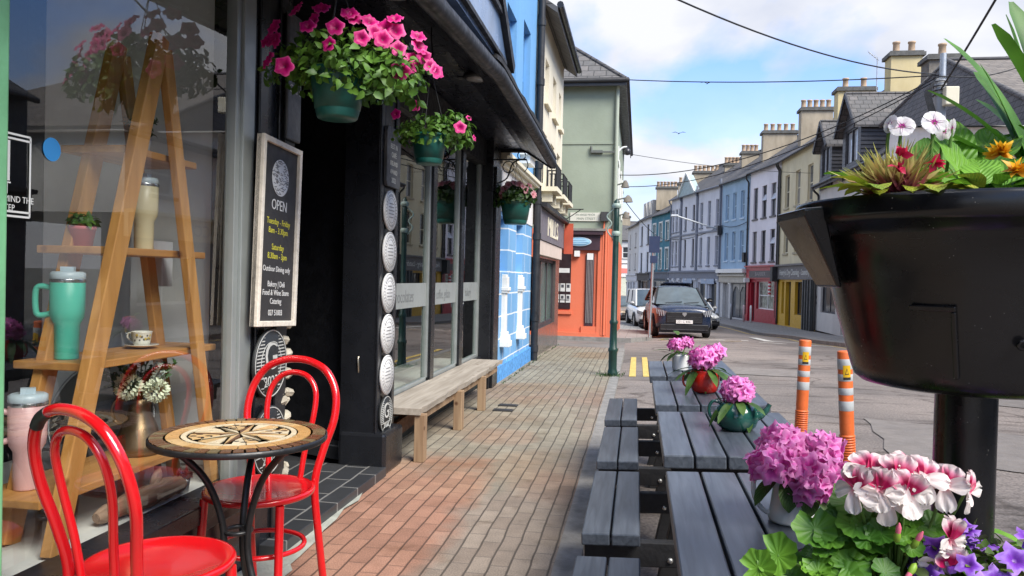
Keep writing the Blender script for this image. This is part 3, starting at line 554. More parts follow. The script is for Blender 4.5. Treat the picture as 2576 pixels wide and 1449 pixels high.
# signs and plaques on the café
def plaque(y, z, r, kind, label, group):
    t = thing('plaque', label, 'plaque', (-1.715, y, z), group); X = -1.712
    L = frame((X, y, z), (0, 1, 0), (0, 0, 1), (1, 0, 0))
    c1 = mm_('silver plaque', (.70, .70, .69), .5, var=.12, scale=30); c2 = mm_('black plaque', (.02, .022, .022), .5); c3 = mm_('pale print', (.52, .53, .50), .6); c4 = mm_('dark print', (.24, .24, .24), .6)
    a, c = (c1, c4) if kind == 0 else (c2, c3)
    pr = [(r*.97, 0), (r, .004), (r, .012), (r*.985, .016), (.001, .016)]
    obj('disc', MB().lathe(pr, 48, M=L), a, t)
    p = MB()
    def ring(q, wd, z=.0175): p.lathe([(q, .0150), (q, z), (q+wd, z), (q+wd, .0150)], 48, M=L, caps=False, sm=False)
    ring(r*.93, r*.03); ring(r*.60, r*.02)
    if kind == 0:
        rn = random.Random(int(z*100))
        for k in range(30):
            an = 2*math.pi*k/30; h = rn.uniform(.07, .15)*r; wd = rn.uniform(.05, .09)*r
            p.box(-wd/2, wd/2, -h/2, h/2, .0155, .0175, M=L @ Matrix.Rotation(an, 4, 'Z') @ Matrix.Translation((0, r*.77, 0)))
        for k in range(5):
            wd = (.9-.12*abs(k-2))*r*.5; p.box(-wd, wd, -.02*r, .03*r, .0155, .0172, M=L @ Matrix.Translation((0, (k-2)*r*.17, 0)))
    else:
        for k in range(-9, 10):
            yy = k*r*.095; hw = math.sqrt(max(0, (r*.88)**2-yy*yy))
            if abs(k) < 9 and not (-7 < k < -4): p.box(-hw, -r*.42, yy-r*.014, yy+r*.014, .0155, .0172, M=L); p.box(r*.42, hw, yy-r*.014, yy+r*.014, .0155, .0172, M=L)
        p.join(text('G', r*1.15, L @ Matrix.Translation((0, r*.18, .0165)))); p.join(text('2023', r*.42, L @ Matrix.Translation((0, -r*.52, .0165))))
    obj('print', p, c, t)
ords = ['topmost', 'second from the top', 'third from the top', 'fourth from the top', 'lowest']
for k, z in enumerate((1.797, 1.512, 1.228, .944, .660)):
    plaque(5.16, z, .138, 0, 'round silver award plaque on the black pillar, %s of its column' % ords[k], 'round award plaques on the pillars')
plaque(5.15, .385, .132, 1, 'round black plaque with a white G and 2023 at the foot of the silver plaques', 'round award plaques on the pillars')
plaque(3.42, .925, .165, 1, 'round black plaque with a white G and 2023 just under the opening hours board', 'round award plaques on the pillars')
plaque(3.42, .56, .165, 1, 'round black plaque with a G half hidden behind the far red chair', 'round award plaques on the pillars')
SLT = mat('grey slate tablet', (.085, .088, .092), .6, var=.2, scale=9, bump=.2)
t = thing('slate_tablet', 'dark slate tablet with small lettering above the silver plaques', 'sign', (-1.715, 5.18, 2.13))
L = frame((-1.712, 5.18, 2.13), (0, 1, 0), (0, 0, 1), (1, 0, 0))
obj('tablet', MB().prism([(-.13, -.17), (.13, -.17), (.15, -.14), (.15, .2), (.10, .235), (-.13, .235), (-.15, .2), (-.15, -.14)], lambda a, c: L @ Vector((a, c, 0)), lambda a, c: L @ Vector((a, c, .02))), SLT, t)
p = MB()
for k, (s, q) in enumerate((('1', .05), ('BEST IN', .05), ('CAFÉ', .05), ('IRELAND', .045), ('AWARD', .045), ('2022', .05))): p.join(text(s, q, L @ Matrix.Translation((0, .165-k*.058, .0205)), .0005, .9))
obj('lettering', p, mm_('pale print', (.5, .5, .5)), t)
t = thing('slate_tablet', 'dark slate tablet on the black pillar above the opening hours board', 'sign', (-1.705, 3.60, 2.3))
obj('tablet', MB().box(-1.71, -1.69, 3.53, 3.68, 2.0, 2.62), SLT, t, bevel=.012)
L = frame((-1.6895, 3.605, 2.35), (0, 1, 0), (0, 0, 1), (1, 0, 0))
obj('lettering', text('BEST', .055, L).join(text('CAFÉ', .055, L @ Matrix.Translation((0, -.1, 0)))), mm_('pale print', (.5, .5, .5)), t)

# opening hours board
LB = Matrix.Translation((-1.70, 3.435, 1.535)) @ Matrix.Rotation(R(-2.6), 4, 'X') @ frame((0, 0, 0), (0, 1, 0), (0, 0, 1), (1, 0, 0))
hb = thing('menu_board', 'tall black opening hours board in a weathered white frame beside the porch', 'board', (-1.70, 3.435, 1.535))
W2, H2 = .20, .435
obj('panel', MB().box(-W2, W2, -H2, H2, .0, .018, M=LB), mat('charcoal board', (.035, .033, .033), .65, var=.15), hb)
f = MB(); f.box(-W2, -W2+.026, -H2, H2, -.004, .034, M=LB); f.box(W2-.026, W2, -H2, H2, -.004, .034, M=LB); f.box(-W2+.026, W2-.026, H2-.026, H2, -.004, .033, M=LB); f.box(-W2+.026, W2-.026, -H2, -H2+.026, -.004, .033, M=LB)
obj('frame', f, mat('weathered white frame', (.74, .68, .58), .75, var=.12, scale=18, bump=.3, dirt=(.3, .22, .15)), hb, bevel=.003)
wl = MB(); yl = MB()
for s, z, q, m in (('OPEN', .112, .062, 0), ('Tuesday - Friday', .034, .036, 1), ('8am - 3.30pm', -.008, .036, 1), ('Saturday', -.085, .036, 1), ('8.30am - 3pm', -.127, .036, 1), ('Outdoor Dining only', -.187, .033, 0), ('Bakery | Deli', -.258, .034, 0), ('Food & Wine Store', -.298, .034, 0), ('Catering', -.338, .034, 0), ('027 51003', -.392, .034, 0)):
    (yl if m else wl).join(text(s, q*1.12, LB @ Matrix.Translation((.0, z+.02, .0187)), .0004, .88))
# round white badge at the top of the board: rings and dashes
wl.lathe([(.001, .0195), (.086, .0195), (.086, .0185)], 40, M=LB @ Matrix.Translation((0, .265, 0)), sm=False)
obj('white_lettering', wl, mat('white paint lettering', (.72, .72, .70), .6), hb); obj('yellow_lettering', yl, mat('yellow paint lettering', (.62, .58, .05), .6), hb)
bd = MB(); rn = random.Random(5)
for k in range(90):
    a = rn.uniform(0, 6.28); q = .08*math.sqrt(rn.random()); bd.box(-.011, .011, -.0016, .0016, .0196, .0205, M=LB @ Matrix.Translation((q*math.cos(a), .265+q*math.sin(a), 0)) @ Matrix.Rotation(rn.uniform(-.5, .5), 4, 'Z'))
bd.lathe([(.001, .0206), (.011, .0206), (.011, .0196)], 12, M=LB @ Matrix.Translation((-.035, .245, 0)))
obj('badge_pattern', bd, mm_('dark print', (.1, .1, .1)), hb)

# ------------------------------------------------------------------ bench under the shop window
bw = woodmat('weathered grey plank', (.27, .235, .19), (.42, .375, .315), axis=1, rough=.8, sc_=11)
bl = woodmat('brown bench timber', (.22, .135, .075), (.36, .25, .15), axis=2, rough=.7, sc_=10)
t = thing('bench', 'long weathered grey plank bench on square legs under the café window', 'bench', (-1.7, 7.1, 0))
rnd = random.Random(2); b = MB(); n = 40; tp = []; 
for i in range(n+1):
    y = 5.40+3.45*i/n; w0 = rnd.uniform(-.012, .01)-(.03 if i > 30 else 0)*rnd.random(); tp.append((-1.525+w0, y))
top = [(x, y, .392) for x, y in tp]; bot = [(x-.008, y, .345) for x, y in tp]; bk = [(-1.885, y, .392) for x, y in tp]; bkb = [(-1.885, y, .345) for x, y in tp]
vs = top+bot+bk+bkb; m = n+1
b.add(vs, [q for i in range(n) for q in ((i, i+1, 2*m+i+1, 2*m+i), (m+i, i, i+1, m+i+1)[::-1], (m+i, m+i+1, 3*m+i+1, 3*m+i)[::-1], (2*m+i, 2*m+i+1, 3*m+i+1, 3*m+i))]+[(0, 2*m, 3*m, m), (n, m+n, 3*m+n, 2*m+n)])
obj('seat', b, bw, t)
for y, w in ((5.46, .085), (6.68, .095), (7.70, .08)): obj('leg', MB().box(-1.575, -1.50, y-w/2, y+w/2, 0, .345), bl, t, bevel=.004)
obj('apron', MB().box(-1.60, -1.57, 5.5, 8.75, .27, .345), bl, t, bevel=.003)
obj('brace', MB().bar((-1.87, 5.6, .30), (-1.62, 5.55, .34), .05, .03).bar((-1.87, 5.75, .12), (-1.87, 8.4, .22), .035, .12), mat('old red brown timber', (.20, .10, .06), .75, var=.3, scale=12), t)
for y, l in ((8.05, 'oblong dark iron stop tap cover further from the bench leg'), (7.74, 'oblong dark iron stop tap cover nearer the bench leg')):
    tag(obj('stopcock_cover', MB().box(-1.42, -1.22, y-.055, y+.055, .001, .011).box(-1.40, -1.24, y-.035, y+.035, .011, .015), mm_('dark iron', (.03, .03, .032), .6), bevel=.003, origin=(-1.32, y, 0)), l, 'drain cover', 'covers in the paving')

# ------------------------------------------------------------------ red bentwood chairs and the mosaic table
RED = mat('glossy red paint', (.62, .008, .012), .16, var=.08, scale=3, coat=.6)
def make_chair(label, grp):
    t = thing('bistro_chair', label, 'chair', (0, 0, 0), grp)
    s = MB().lathe([(.001, .452), (.19, .452), (.205, .455), (.219, .463), (.221, .475), (.216, .482), (.205, .483), (.185, .476), (.12, .470), (.001, .468)], 48)
    obj('seat', s, RED, t, local=True)
    half = [(-.17, -.25, 0), (-.160, -.205, .25), (-.150, -.185, .46), (-.175, -.205, .60), (-.208, -.235, .73), (-.200, -.262, .84), (-.150, -.28, .925), (-.075, -.288, .965), (0, -.290, .975)]
    path = half+[(-x, y, z) for x, y, z in half[-2::-1]]
    obj('back_frame', MB().tube(smooth_path(path, 5), .0165, 12), RED, t, local=True)
    ih = [(-.075, -.195, .47), (-.088, -.212, .60), (-.112, -.235, .74), (-.108, -.258, .84), (-.065, -.272, .90), (0, -.277, .918)]
    path = ih+[(-x, y, z) for x, y, z in ih[-2::-1]]
    obj('inner_hoop', MB().tube(smooth_path(path, 5), .0125, 10), RED, t, local=True)
    for sx in (-1, 1): obj('leg', MB().tube(smooth_path([(sx*.165, .125, .455), (sx*.172, .14, .25), (sx*.19, .175, 0)]), [.017]*6+[.0165]*4+[.013]*3, 10), RED, t, local=True)
    obj('stretcher', MB().tube([(.172*math.cos(a), .172*math.sin(a)-.02, .245) for a in [2*math.pi*i/32 for i in range(32)]], .0105, 8, closed=True), RED, t, local=True)
    return t
G_CH = 'red bentwood chairs at the mosaic table'
c1 = make_chair('red bentwood chair nearest the viewer with black tape round its back', G_CH)
c2 = copy_tree(c1); c2['label'] = 'red bentwood chair on the far side of the mosaic table facing the viewer'
c1.location = (-1.405, 2.13, 0); c1.rotation_euler = (0, 0, R(-19))
c2.location = (-1.495, 2.93, 0); c2.rotation_euler = (0, 0, R(176))
tp = smooth_path([(-.208, -.235, .73), (-.200, -.262, .84), (-.150, -.28, .925), (-.075, -.288, .965), (0, -.290, .975)], 5)
obj('tape', MB().tube(tp[9:15], .0182, 12), mat('black tape', (.02, .02, .02), .5), c1, local=True)

TB = (-1.405, 2.60)
t = thing('mosaic_table', 'small round mosaic topped bistro table on curved black iron legs', 'table', (TB[0], TB[1], 0))
LT = Matrix.Translation((TB[0], TB[1], .77)) @ Matrix.Rotation(R(12), 4, 'Z') @ Matrix.Diagonal((.875, .875, 1, 1)); rt_ = .352
IRON = mat('black iron', (.013, .013, .014), .38, var=.3, scale=12, bump=.08)
obj('rim', MB().lathe([(.30, -.024), (rt_-.004, -.024), (rt_, -.02), (rt_, -.004), (rt_-.006, -.002)], 64, M=LT, caps=False).lathe([(.001, -.023), (.31, -.023)], 64, M=LT), IRON, t)
top = MB().lathe([(.001, -.003), (rt_-.005, -.003)], 64, M=LT, sm=False)
def wedge(r0, r1, a0, a1, mi, z=.001, n=2):
    pts = [(r0*math.cos(a0+(a1-a0)*i/n), r0*math.sin(a0+(a1-a0)*i/n)) for i in range(n+1)]+[(r1*math.cos(a1-(a1-a0)*i/n), r1*math.sin(a1-(a1-a0)*i/n)) for i in range(n+1)]
    top.prism(pts, lambda a, c: (a, c, -.003), lambda a, c: (a, c, z), mi, M=LT)
def poly(pts, mi, z=.001): top.prism(pts, lambda a, c: (a, c, -.003), lambda a, c: (a, c, z), mi, M=LT)
rnd = random.Random(11); nW = 46
for k in range(nW):
    a = 2*math.pi*k/nW; wedge(.292, .343, a+.012, a+2*math.pi/nW-.012, rnd.choice([1, 1, 1, 5]))
for k in range(24):
    a = 2*math.pi*k/24; wedge(.232, .283, a+.006, a+2*math.pi/24-.006, rnd.choice([2, 2, 6]))
for k in range(16): a = 2*math.pi*k/16; wedge(.205, .226, a+.01, a+2*math.pi/16-.01, 3)
for k in range(8):
    a = 2*math.pi*k/8
    pol = lambda r, q: (r*math.cos(q), r*math.sin(q))
    L_ = .195 if k % 2 == 0 else .165
    poly([pol(.006, a), pol(.062, a+.30), pol(L_, a+.01)], 1 if k % 2 == 0 else 5); poly([pol(.006, a), pol(L_, a-.01), pol(.062, a-.30)], 6 if k % 2 == 0 else 3)
    c = a+math.pi/8
    poly([pol(.078, c), pol(.13, c+.22), pol(.192, c+.26), pol(.198, c+.02)], 3 if k % 2 else 6); poly([pol(.083, c-.02), pol(.198, c), pol(.192, c-.26), pol(.13, c-.24)], 6 if k % 3 else 3)
    if k % 2 == 0:
        for q, r in ((.19, .155), (-.02, .178), (-.2, .155), (.1, .12)):
            cx, cy_ = pol(r, c+q); poly([(cx+.013*math.cos(v+q)*(1+.3*(v % 2)), cy_+.009*math.sin(v+q)) for v in [i*math.pi/3 for i in range(6)]], 4, .0018)
mt = lambda n, c: mat('mosaic '+n, c, .32, var=.18, scale=25, bump=.15, bscale=80)
obj('mosaic_top', top, [mat('grout', (.66, .58, .44), .8), mt('brown', (.13, .062, .03)), mt('ochre', (.52, .30, .11)), mt('cream', (.66, .56, .38)), mt('black', (.03, .025, .022)), mt('olive', (.16, .12, .06)), mt('tan', (.58, .39, .18))], t)
for k in range(3):
    a = R(100+120*k); c_, s_ = math.cos(a), math.sin(a)
    pth = smooth_path([(.24, .735), (.20, .715), (.105, .60), (.055, .42), (.075, .27), (.17, .12), (.27, .012)], 6)
    pth = smooth_path([(.24*c_, .24*s_, .737), (.20*c_, .20*s_, .715), (.105*c_, .105*s_, .60), (.05*c_, .05*s_, .42), (.075*c_, .075*s_, .27), (.17*c_, .17*s_, .12), (.27*c_, .27*s_, .010)], 6)
    obj('leg', MB().tube([(TB[0]+p.x, TB[1]+p.y, p.z) for p in pth], .0125, 10), IRON, t)
obj('collar', MB().tube([(TB[0]+.045*math.cos(i*math.pi/10), TB[1]+.045*math.sin(i*math.pi/10), .42) for i in range(20)], .009, 8, closed=True), IRON, t)

# ------------------------------------------------------------------ leaves and flowers
LEAF = leafmat('petunia leaf', (.055, .14, .018), (.13, .27, .035), vein=False)
LEAFD = leafmat('dark leaf', (.022, .065, .012), (.06, .13, .02), vein=False)
LEAFR = leafmat('rhododendron leaf', (.03, .085, .015), (.085, .17, .03), vein=True)
LEAFP = leafmat('crinkled primula leaf', (.07, .22, .012), (.17, .38, .03))
LEAFG = leafmat('geranium leaf', (.05, .16, .012), (.14, .31, .025))
STEM = mat('green stem', (.10, .20, .04), .6)
SOIL = mat('dark compost', (.03, .022, .016), .95, var=.5, scale=30, bump=.8)
def leaf(mb, M, L, W, bend=.3, fold=.15, n=3, mi=0, wav=0.0):
    vs = []; uv = []
    for j in range(n+1):
        v = j/n; wv = W*.5*(math.sin(math.pi*min(1, .06+.94*v)**.75)+.04); y = L*v*(1-.15*bend*v); z = -L*bend*v*v
        for u in (-1, 0, 1): vs.append((u*wv, y, z+fold*wv*abs(u)+(wav*L*math.sin(v*9+u*2) if u else 0))); uv.append(((u+1)/2, v))
    fs = [(j*3+i, j*3+i+1, j*3+i+4, j*3+i+3) for j in range(n) for i in (0, 1)]
    mb.add(vs, fs, mi, True, M, uv)
def leaf_fine(mb, M, L, W, bend, fold, wav, n=10, k=6, mi=0, base=.12, tipp=.8):
    def fn(u, v):
        q = u*2-1; wv = W*.5*(base+(1-base)*math.sin(math.pi*min(1, v*.93+.05))**tipp)
        if v > .97: wv *= .35
        return (q*wv, L*v*(1-.2*bend*v), -L*bend*v*v+fold*abs(q)*wv+wav*W*math.sin(v*17+q*2.5)*abs(q)+wav*.5*W*math.cos(v*29)*(1-abs(q)))
    mb.grid(fn, k, n, mi, True, M)
def flower5(mb, M, Rr, lobes=5, deep=.55, notch=.14, mi=0, rings=5, seg=20):
    vs = [(0, 0, -deep*Rr)]; uv = [(0, 0)]; fs = []
    for k in range(1, rings+1):
        q = k/rings
        for j in range(seg):
            a = 2*math.pi*j/seg; m = 1+notch*math.cos(lobes*a)*q; r = Rr*q*m
            vs.append((r*math.cos(a), r*math.sin(a), -deep*Rr*(1-q)**2.2+.10*Rr*q*q*math.cos(lobes*2*a)-.14*Rr*q**4)); uv.append((j/seg, q))
    for j in range(seg): fs.append((0, 1+j, 1+(j+1) % seg))
    for k in range(rings-1):
        for j in range(seg): fs.append((1+k*seg+j, 1+(k+1)*seg+j, 1+(k+1)*seg+(j+1) % seg, 1+k*seg+(j+1) % seg))
    mb.add(vs, fs, mi, True, M, uv)
def petal(mb, M, L, W, cup=.2, curl=.2, ruf=.03, mi=0, nu=6, nv=6):
    def fn(u, v):
        q = u*2-1; wv = W*.5*(.16+.84*math.sin(math.pi*min(1, .04+.80*v)*.62)**1.3)*(1 if v < .75 else math.sqrt(max(.03, 1-((v-.75)/.27)**2)))
        return (q*wv, L*v, cup*W*q*q*.5-curl*L*v*v+ruf*W*math.sin(q*7+v*5)*v)
    mb.grid(fn, nu, nv, mi, True, M)
PINK = petalmat('hot pink petunia petal', [(.0, (.15, .0, .05)), (.3, (.46, .001, .13)), (.85, (.74, .006, .23)), (1.08, (.84, .09, .34))])
RHODO = petalmat('magenta rhododendron petal', [(.0, (.50, .04, .36)), (.5, (.82, .12, .54)), (1.0, (.90, .34, .70))])
rnd = random.Random(21)
def dome(n, rx, ry, rz, cz, lo=-.2):
    o = []
    while len(o) < n:
        a = rnd.uniform(0, 2*math.pi); s = rnd.uniform(lo, 1); c = math.sqrt(max(0, 1-s*s)); q = rnd.uniform(.62, 1.0)
        o.append((Vector((rx*c*math.cos(a)*q, ry*c*math.sin(a)*q, cz+rz*s*q)), Vector((c*math.cos(a), c*math.sin(a), s+.15)).normalized()))
    return o
def leaves_on(mb, pts, L, W, bend=.35, mi=0):
    for p, d in pts:
        d2 = (d+Vector((rnd.uniform(-.7, .7), rnd.uniform(-.7, .7), rnd.uniform(-.3, .6)))).normalized()
        M = aim(p, d2, rnd.uniform(0, 6.28)) @ Matrix.Rotation(R(30+rnd.uniform(-28, 30)), 4, 'X'); s = rnd.uniform(.65, 1.25)
        leaf(mb, M, L*s, W*s, bend, .25, 3, mi)
GPOT = mat('green plastic pot', (.012, .105, .085), .38, var=.2, scale=6, bump=.05)
def hang_basket(loc, label, rr, hh, fol, flowers, flr, mats, chain_top, nleaf, fl_list, leafL=.045):
    t = thing('hanging_basket', label, 'hanging basket', loc, 'hanging baskets along the shopfronts')
    q = rr
    obj('pot', MB().lathe([(.001, 0), (q*.66, 0), (q*.70, .006), (q*.76, hh*.16), (q*.765, hh*.2), (q*.79, hh*.2), (q*.93, hh*.8), (q*.95, hh*.92), (q*1.02, hh*.93), (q*1.02, hh), (q*.95, hh), (q*.90, hh*.9)], 40), GPOT, t, local=True)
    obj('compost', MB().lathe([(.001, hh*.92), (q*.93, hh*.88)], 20), SOIL, t, local=True)
    f = MB()
    for (cx, cy_, cz, rx, ry, rz, n) in fol:
        pts = [(p+Vector((cx, cy_, 0)), d) for p, d in dome(n, rx, ry, rz, cz, -.55)]; leaves_on(f, pts, leafL, leafL*.62)
        for p, d in pts[::7]: f.tube([(cx*.4, cy_*.4, hh*.9), tuple((p+Vector((cx, cy_, hh)))*.55), tuple(p)], .0022, 4, 0, caps=False)
    obj('foliage', f, mats[0], t, local=True)
    if fl_list:
        fm = MB(); flower5(fm, None, flr); fo = None
        for (x, y, z, dx_, dy_, dz_, s) in fl_list:
            M = aim((x, y, z), (dx_, dy_, dz_), rnd.uniform(0, 6), s)
            if fo is None: fo = obj('flower', fm, mats[1], t, local=True); fo.matrix_local = M
            else: inst(fo, M, t)
    cm = MB()
    for k in range(3):
        a = 2*math.pi*k/3+.5; cm.tube([(q*.98*math.cos(a), q*.98*math.sin(a), hh*.97), (0, 0, chain_top)], .0022, 5)
    cm.tube(smooth_path([(0, 0, chain_top), (.012, 0, chain_top+.015), (0, 0, chain_top+.03), (-.008, 0, chain_top+.02)]), .003, 5)
    obj('hanger', cm, mm_('wire', (.05, .05, .05), .5), t, local=True)
    return t
def rand_flowers(n, rx, ry, rz, cz, c=(0, 0), view=(.45, -.75, .2), lo=-.25):
    o = []
    pts = dome(n*6, rx, ry, rz, cz, lo); vv = Vector(view).normalized()
    for p, d in pts:
        if len(o) >= n: break
        if d.dot(vv) < -.15: continue
        p = p.copy(); h = Vector((p.x/rx, p.y/ry, (p.z-cz)/rz)); k = 1.0/max(.3, h.length); p = Vector((p.x*k, p.y*k, cz+(p.z-cz)*k))*1.0
        if any((p-Vector(q[:3])+Vector((c[0], c[1], 0))).length < .045 for q in o): continue
        dd = (d*.8+vv*.7+Vector((rnd.uniform(-.3, .3), rnd.uniform(-.3, .3), rnd.uniform(-.2, .3)))).normalized()
        o.append((p.x+c[0], p.y+c[1], p.z, dd.x, dd.y, dd.z, rnd.uniform(.8, 1.15)))
    return o
fl = [(x, y, z, a+rnd.uniform(-.4, .4), b, c+rnd.uniform(-.3, .3), q*rnd.uniform(.85, 1.12)) for x, y, z, a, b, c, q in [(-0.241, -0.151, 0.312, -0.38, -0.8, 0.33, 0.92), (-0.259, -0.102, 0.382, -0.41, -0.8, 0.47, 0.92), (-0.083, -0.145, 0.367, -0.13, -0.8, 0.44, 0.92), (-0.089, -0.081, 0.413, -0.14, -0.8, 0.54, 0.92), (0.037, -0.137, 0.362, 0.06, -0.8, 0.43, 0.92), (0.028, -0.184, 0.275, 0.04, -0.8, 0.26, 0.92), (0.154, -0.036, 0.417, 0.25, -0.8, 0.54, 0.92), (0.152, -0.127, 0.315, 0.24, -0.8, 0.34, 0.92), (0.228, -0.075, 0.325, 0.36, -0.8, 0.36, 0.92), (0.268, -0.017, 0.377, 0.43, -0.8, 0.46, 0.92), (0.259, -0.019, 0.432, 0.41, -0.8, 0.57, 0.92), (0.327, -0.025, 0.219, 0.52, -0.8, 0.15, 0.92), (0.302, -0.058, 0.192, 0.48, -0.8, 0.09, 0.92), (0.416, 0.007, 0.232, 0.67, -0.8, 0.17, 0.92), (0.37, -0.001, 0.312, 0.59, -0.8, 0.33, 0.92), (-0.056, -0.069, 0.469, -0.09, -0.8, 0.65, 0.92), (-0.167, -0.087, 0.46, -0.27, -0.8, 0.63, 0.92), (-0.241, -0.185, 0.216, -0.38, -0.8, 0.14, 0.92), (0.287, -0.043, 0.293, 0.46, -0.8, 0.3, 0.92), (0.361, -0.002, 0.358, 0.58, -0.8, 0.43, 0.92), (0.213, -0.026, 0.391, 0.34, -0.8, 0.49, 0.92), (0.083, -0.047, 0.428, 0.13, -0.8, 0.57, 0.92), (0.444, 0.011, 0.206, 0.71, -0.8, 0.12, 0.92), (-0.287, -0.106, 0.325, -0.46, -0.8, 0.36, 0.92), (-0.213, -0.169, 0.302, -0.34, -0.8, 0.31, 0.92), (0.194, -0.069, 0.358, 0.31, -0.8, 0.43, 0.92), (0.389, 0.002, 0.266, 0.62, -0.8, 0.24, 0.92), (0.342, -0.005, 0.256, 0.55, -0.8, 0.22, 0.92), (0.065, -0.05, 0.451, 0.1, -0.8, 0.61, 0.92), (-0.157, -0.204, 0.182, -0.25, -0.8, 0.07, 0.92)]]
hang_basket((-1.325, 3.25, 2.035), 'largest green hanging basket overflowing with hot pink petunias above the porch', .126, .21,
            [(0, 0, .22, .24, .19, .18, 520), (.23, .02, .17, .17, .16, .17, 320), (-.22, 0, .2, .12, .10, .12, 90), (.05, -.05, .13, .16, .12, .1, 120)], None, .040, (LEAF, PINK), .62, 0, fl)
fl2 = [(-.185, -.14, .30, -.1, -.9, .1, .85), (-.05, -.16, .345, .1, -.95, .1, .85), (.235, -.13, .215, .35, -.9, .2, 1.0), (.30, .0, .17, .9, -.3, .2, .5), (.26, .0, .30, .5, -.5, .4, .5)]
hang_basket((-1.36, 4.88, 2.075), 'green hanging basket of leafy petunias with only a few pink blooms', .118, .19,
            [(0, 0, .19, .17, .15, .13, 300), (.17, .02, .19, .12, .12, .16, 200), (-.14, 0, .19, .10, .1, .09, 90)], None, .040, (LEAF, PINK), .62, 0, fl2, .042)
PALEP = petalmat('pale pink petal', [(0, (.5, .10, .12)), (.6, (.68, .26, .30)), (1, (.75, .42, .42))])
fl3 = rand_flowers(12, .22, .2, .16, .36, (.02, -.02))
hang_basket((-1.50, 9.35, 2.0), 'green hanging basket of dark leaves and pale pink flowers by the blue house', .19, .28,
            [(0, 0, .33, .24, .24, .16, 380), (-.2, 0, .3, .12, .12, .15, 90)], None, .045, (LEAFD, PALEP), .72, 0, fl3, .07)
for x, y, z, l in ((-1.325, 3.25, 2.655, 'black hook bracket holding the largest petunia basket'), (-1.36, 4.88, 2.695, 'black hook bracket holding the sparse petunia basket')):
    tag(obj('hook', MB().tube(smooth_path([(x, y, z-.0), (x+.012, y, z+.06), (x, y, z+.2), (x-.0, y, z+.33)]), .005, 6), IRON, origin=(x, y, z)), l, 'hook', 'basket brackets')
b = MB(); x, y, z = -1.50, 9.35, 2.74
b.tube([(-1.76, y, z+.05), (x+.12, y, z+.05)], .011, 6).tube(smooth_path([(-1.76, y, z-.25), (-1.62, y, z-.18), (-1.55, y, z), (-1.45, y, z+.05)]), .009, 6)
b.tube([(-1.6+.07*math.cos(i*.5), y, z-.04+.07*math.sin(i*.5)) for i in range(13)], .007, 5).tube([(x+.06+.05*math.cos(i*.5), y, z+.10+.05*math.sin(i*.5)) for i in range(13)], .007, 5).tube([(x, y, z+.05), (x, y, z)], .006, 6).tube(smooth_path([(x+.12, y, z+.05), (x+.14, y, z-.03), (x+.1, y, z-.1)]), .006, 6)
tag(obj('wall_bracket', b, IRON, origin=(-1.74, y, z)), 'scrolled black iron bracket holding the basket by the blue house', 'bracket', 'basket brackets')

# ------------------------------------------------------------------ picnic tables
PTOP = woodmat('dark grey recycled plank', (.040, .049, .064), (.085, .099, .122), axis=1, rough=.36, sc_=22, knots=False)
PLEG = mat('black plank', (.018, .018, .020), .6, var=.3, scale=8, bump=.25, bscale=40)
BOLT = mat('bright bolt head', (.55, .55, .53), .3, metal=.8)
def make_picnic():
    t = thing('picnic_table', '', 'picnic table', (0, 0, 0), 'picnic tables in a row along the kerb')
    x0, wd, gap, L = 0.0, .1055, .007, .93
    for k in range(5):
        a = x0+k*(wd+gap); obj('table_plank', MB().box(a, a+wd, 0, L, .692, .74), PTOP, t, bevel=.005, local=True)
    for k in range(2):
        a = -.297+k*(.102+.007); obj('seat_plank', MB().box(a, a+.102, -.0, L, .408, .452), PTOP, t, bevel=.005, local=True)
    for y in (.10, L-.17):
        f = MB()
        f.bar((.02, y+.045, -.045), (.20, y+.045, .69), .07, .085, upv=(1, 0, 0)); f.bar((.53, y+.045, -.045), (.36, y+.045, .69), .07, .085, upv=(1, 0, 0))
        f.box(.03, .53, y, y+.05, .60, .692); f.box(-.29, .50, y-.048, y-.002, .318, .408)
        fo = obj('end_frame', f, PLEG, t, bevel=.004, local=True)
        bo = MB()
        for x, z in ((.055, .37), (.115, .345), (.17, .64), (.41, .365), (.02, .345)): bo.lathe([(.011, 0), (.0105, .004), (.006, .008), (.001, .009)], 12, M=frame((x, y-.048 if z < .5 else y, z), (1, 0, 0), (0, 0, 1), (0, -1, 0)))
        obj('bolts', bo, BOLT, fo, local=True)
    obj('brace', MB().bar((.27, .15, .64), (.27, .78, .64), .06, .05).bar((-.2, .12, .385), (-.2, .8, .385), .07, .04), PLEG, t, local=True)
    return t
pt = make_picnic()
PT = [((.135, 1.64), 'nearest dark plank picnic table, with the white jug of magenta flowers on it'), ((.135, 2.80), 'second dark picnic table from the viewer, with the green teapot on it'), ((.13, 3.93), 'third dark picnic table from the viewer, with the red pot on it'), ((.12, 5.10), 'furthest dark picnic table, with the small white pot on it')]
for k, ((x, y), l) in enumerate(PT):
    o = pt if k == 0 else copy_tree(pt); o.location = (x, y, 0); o.rotation_euler = (0, R(-2.4), R(-.0)); o['label'] = l
def ontable(x): return .741+(x-.115)*math.tan(R(2.4))

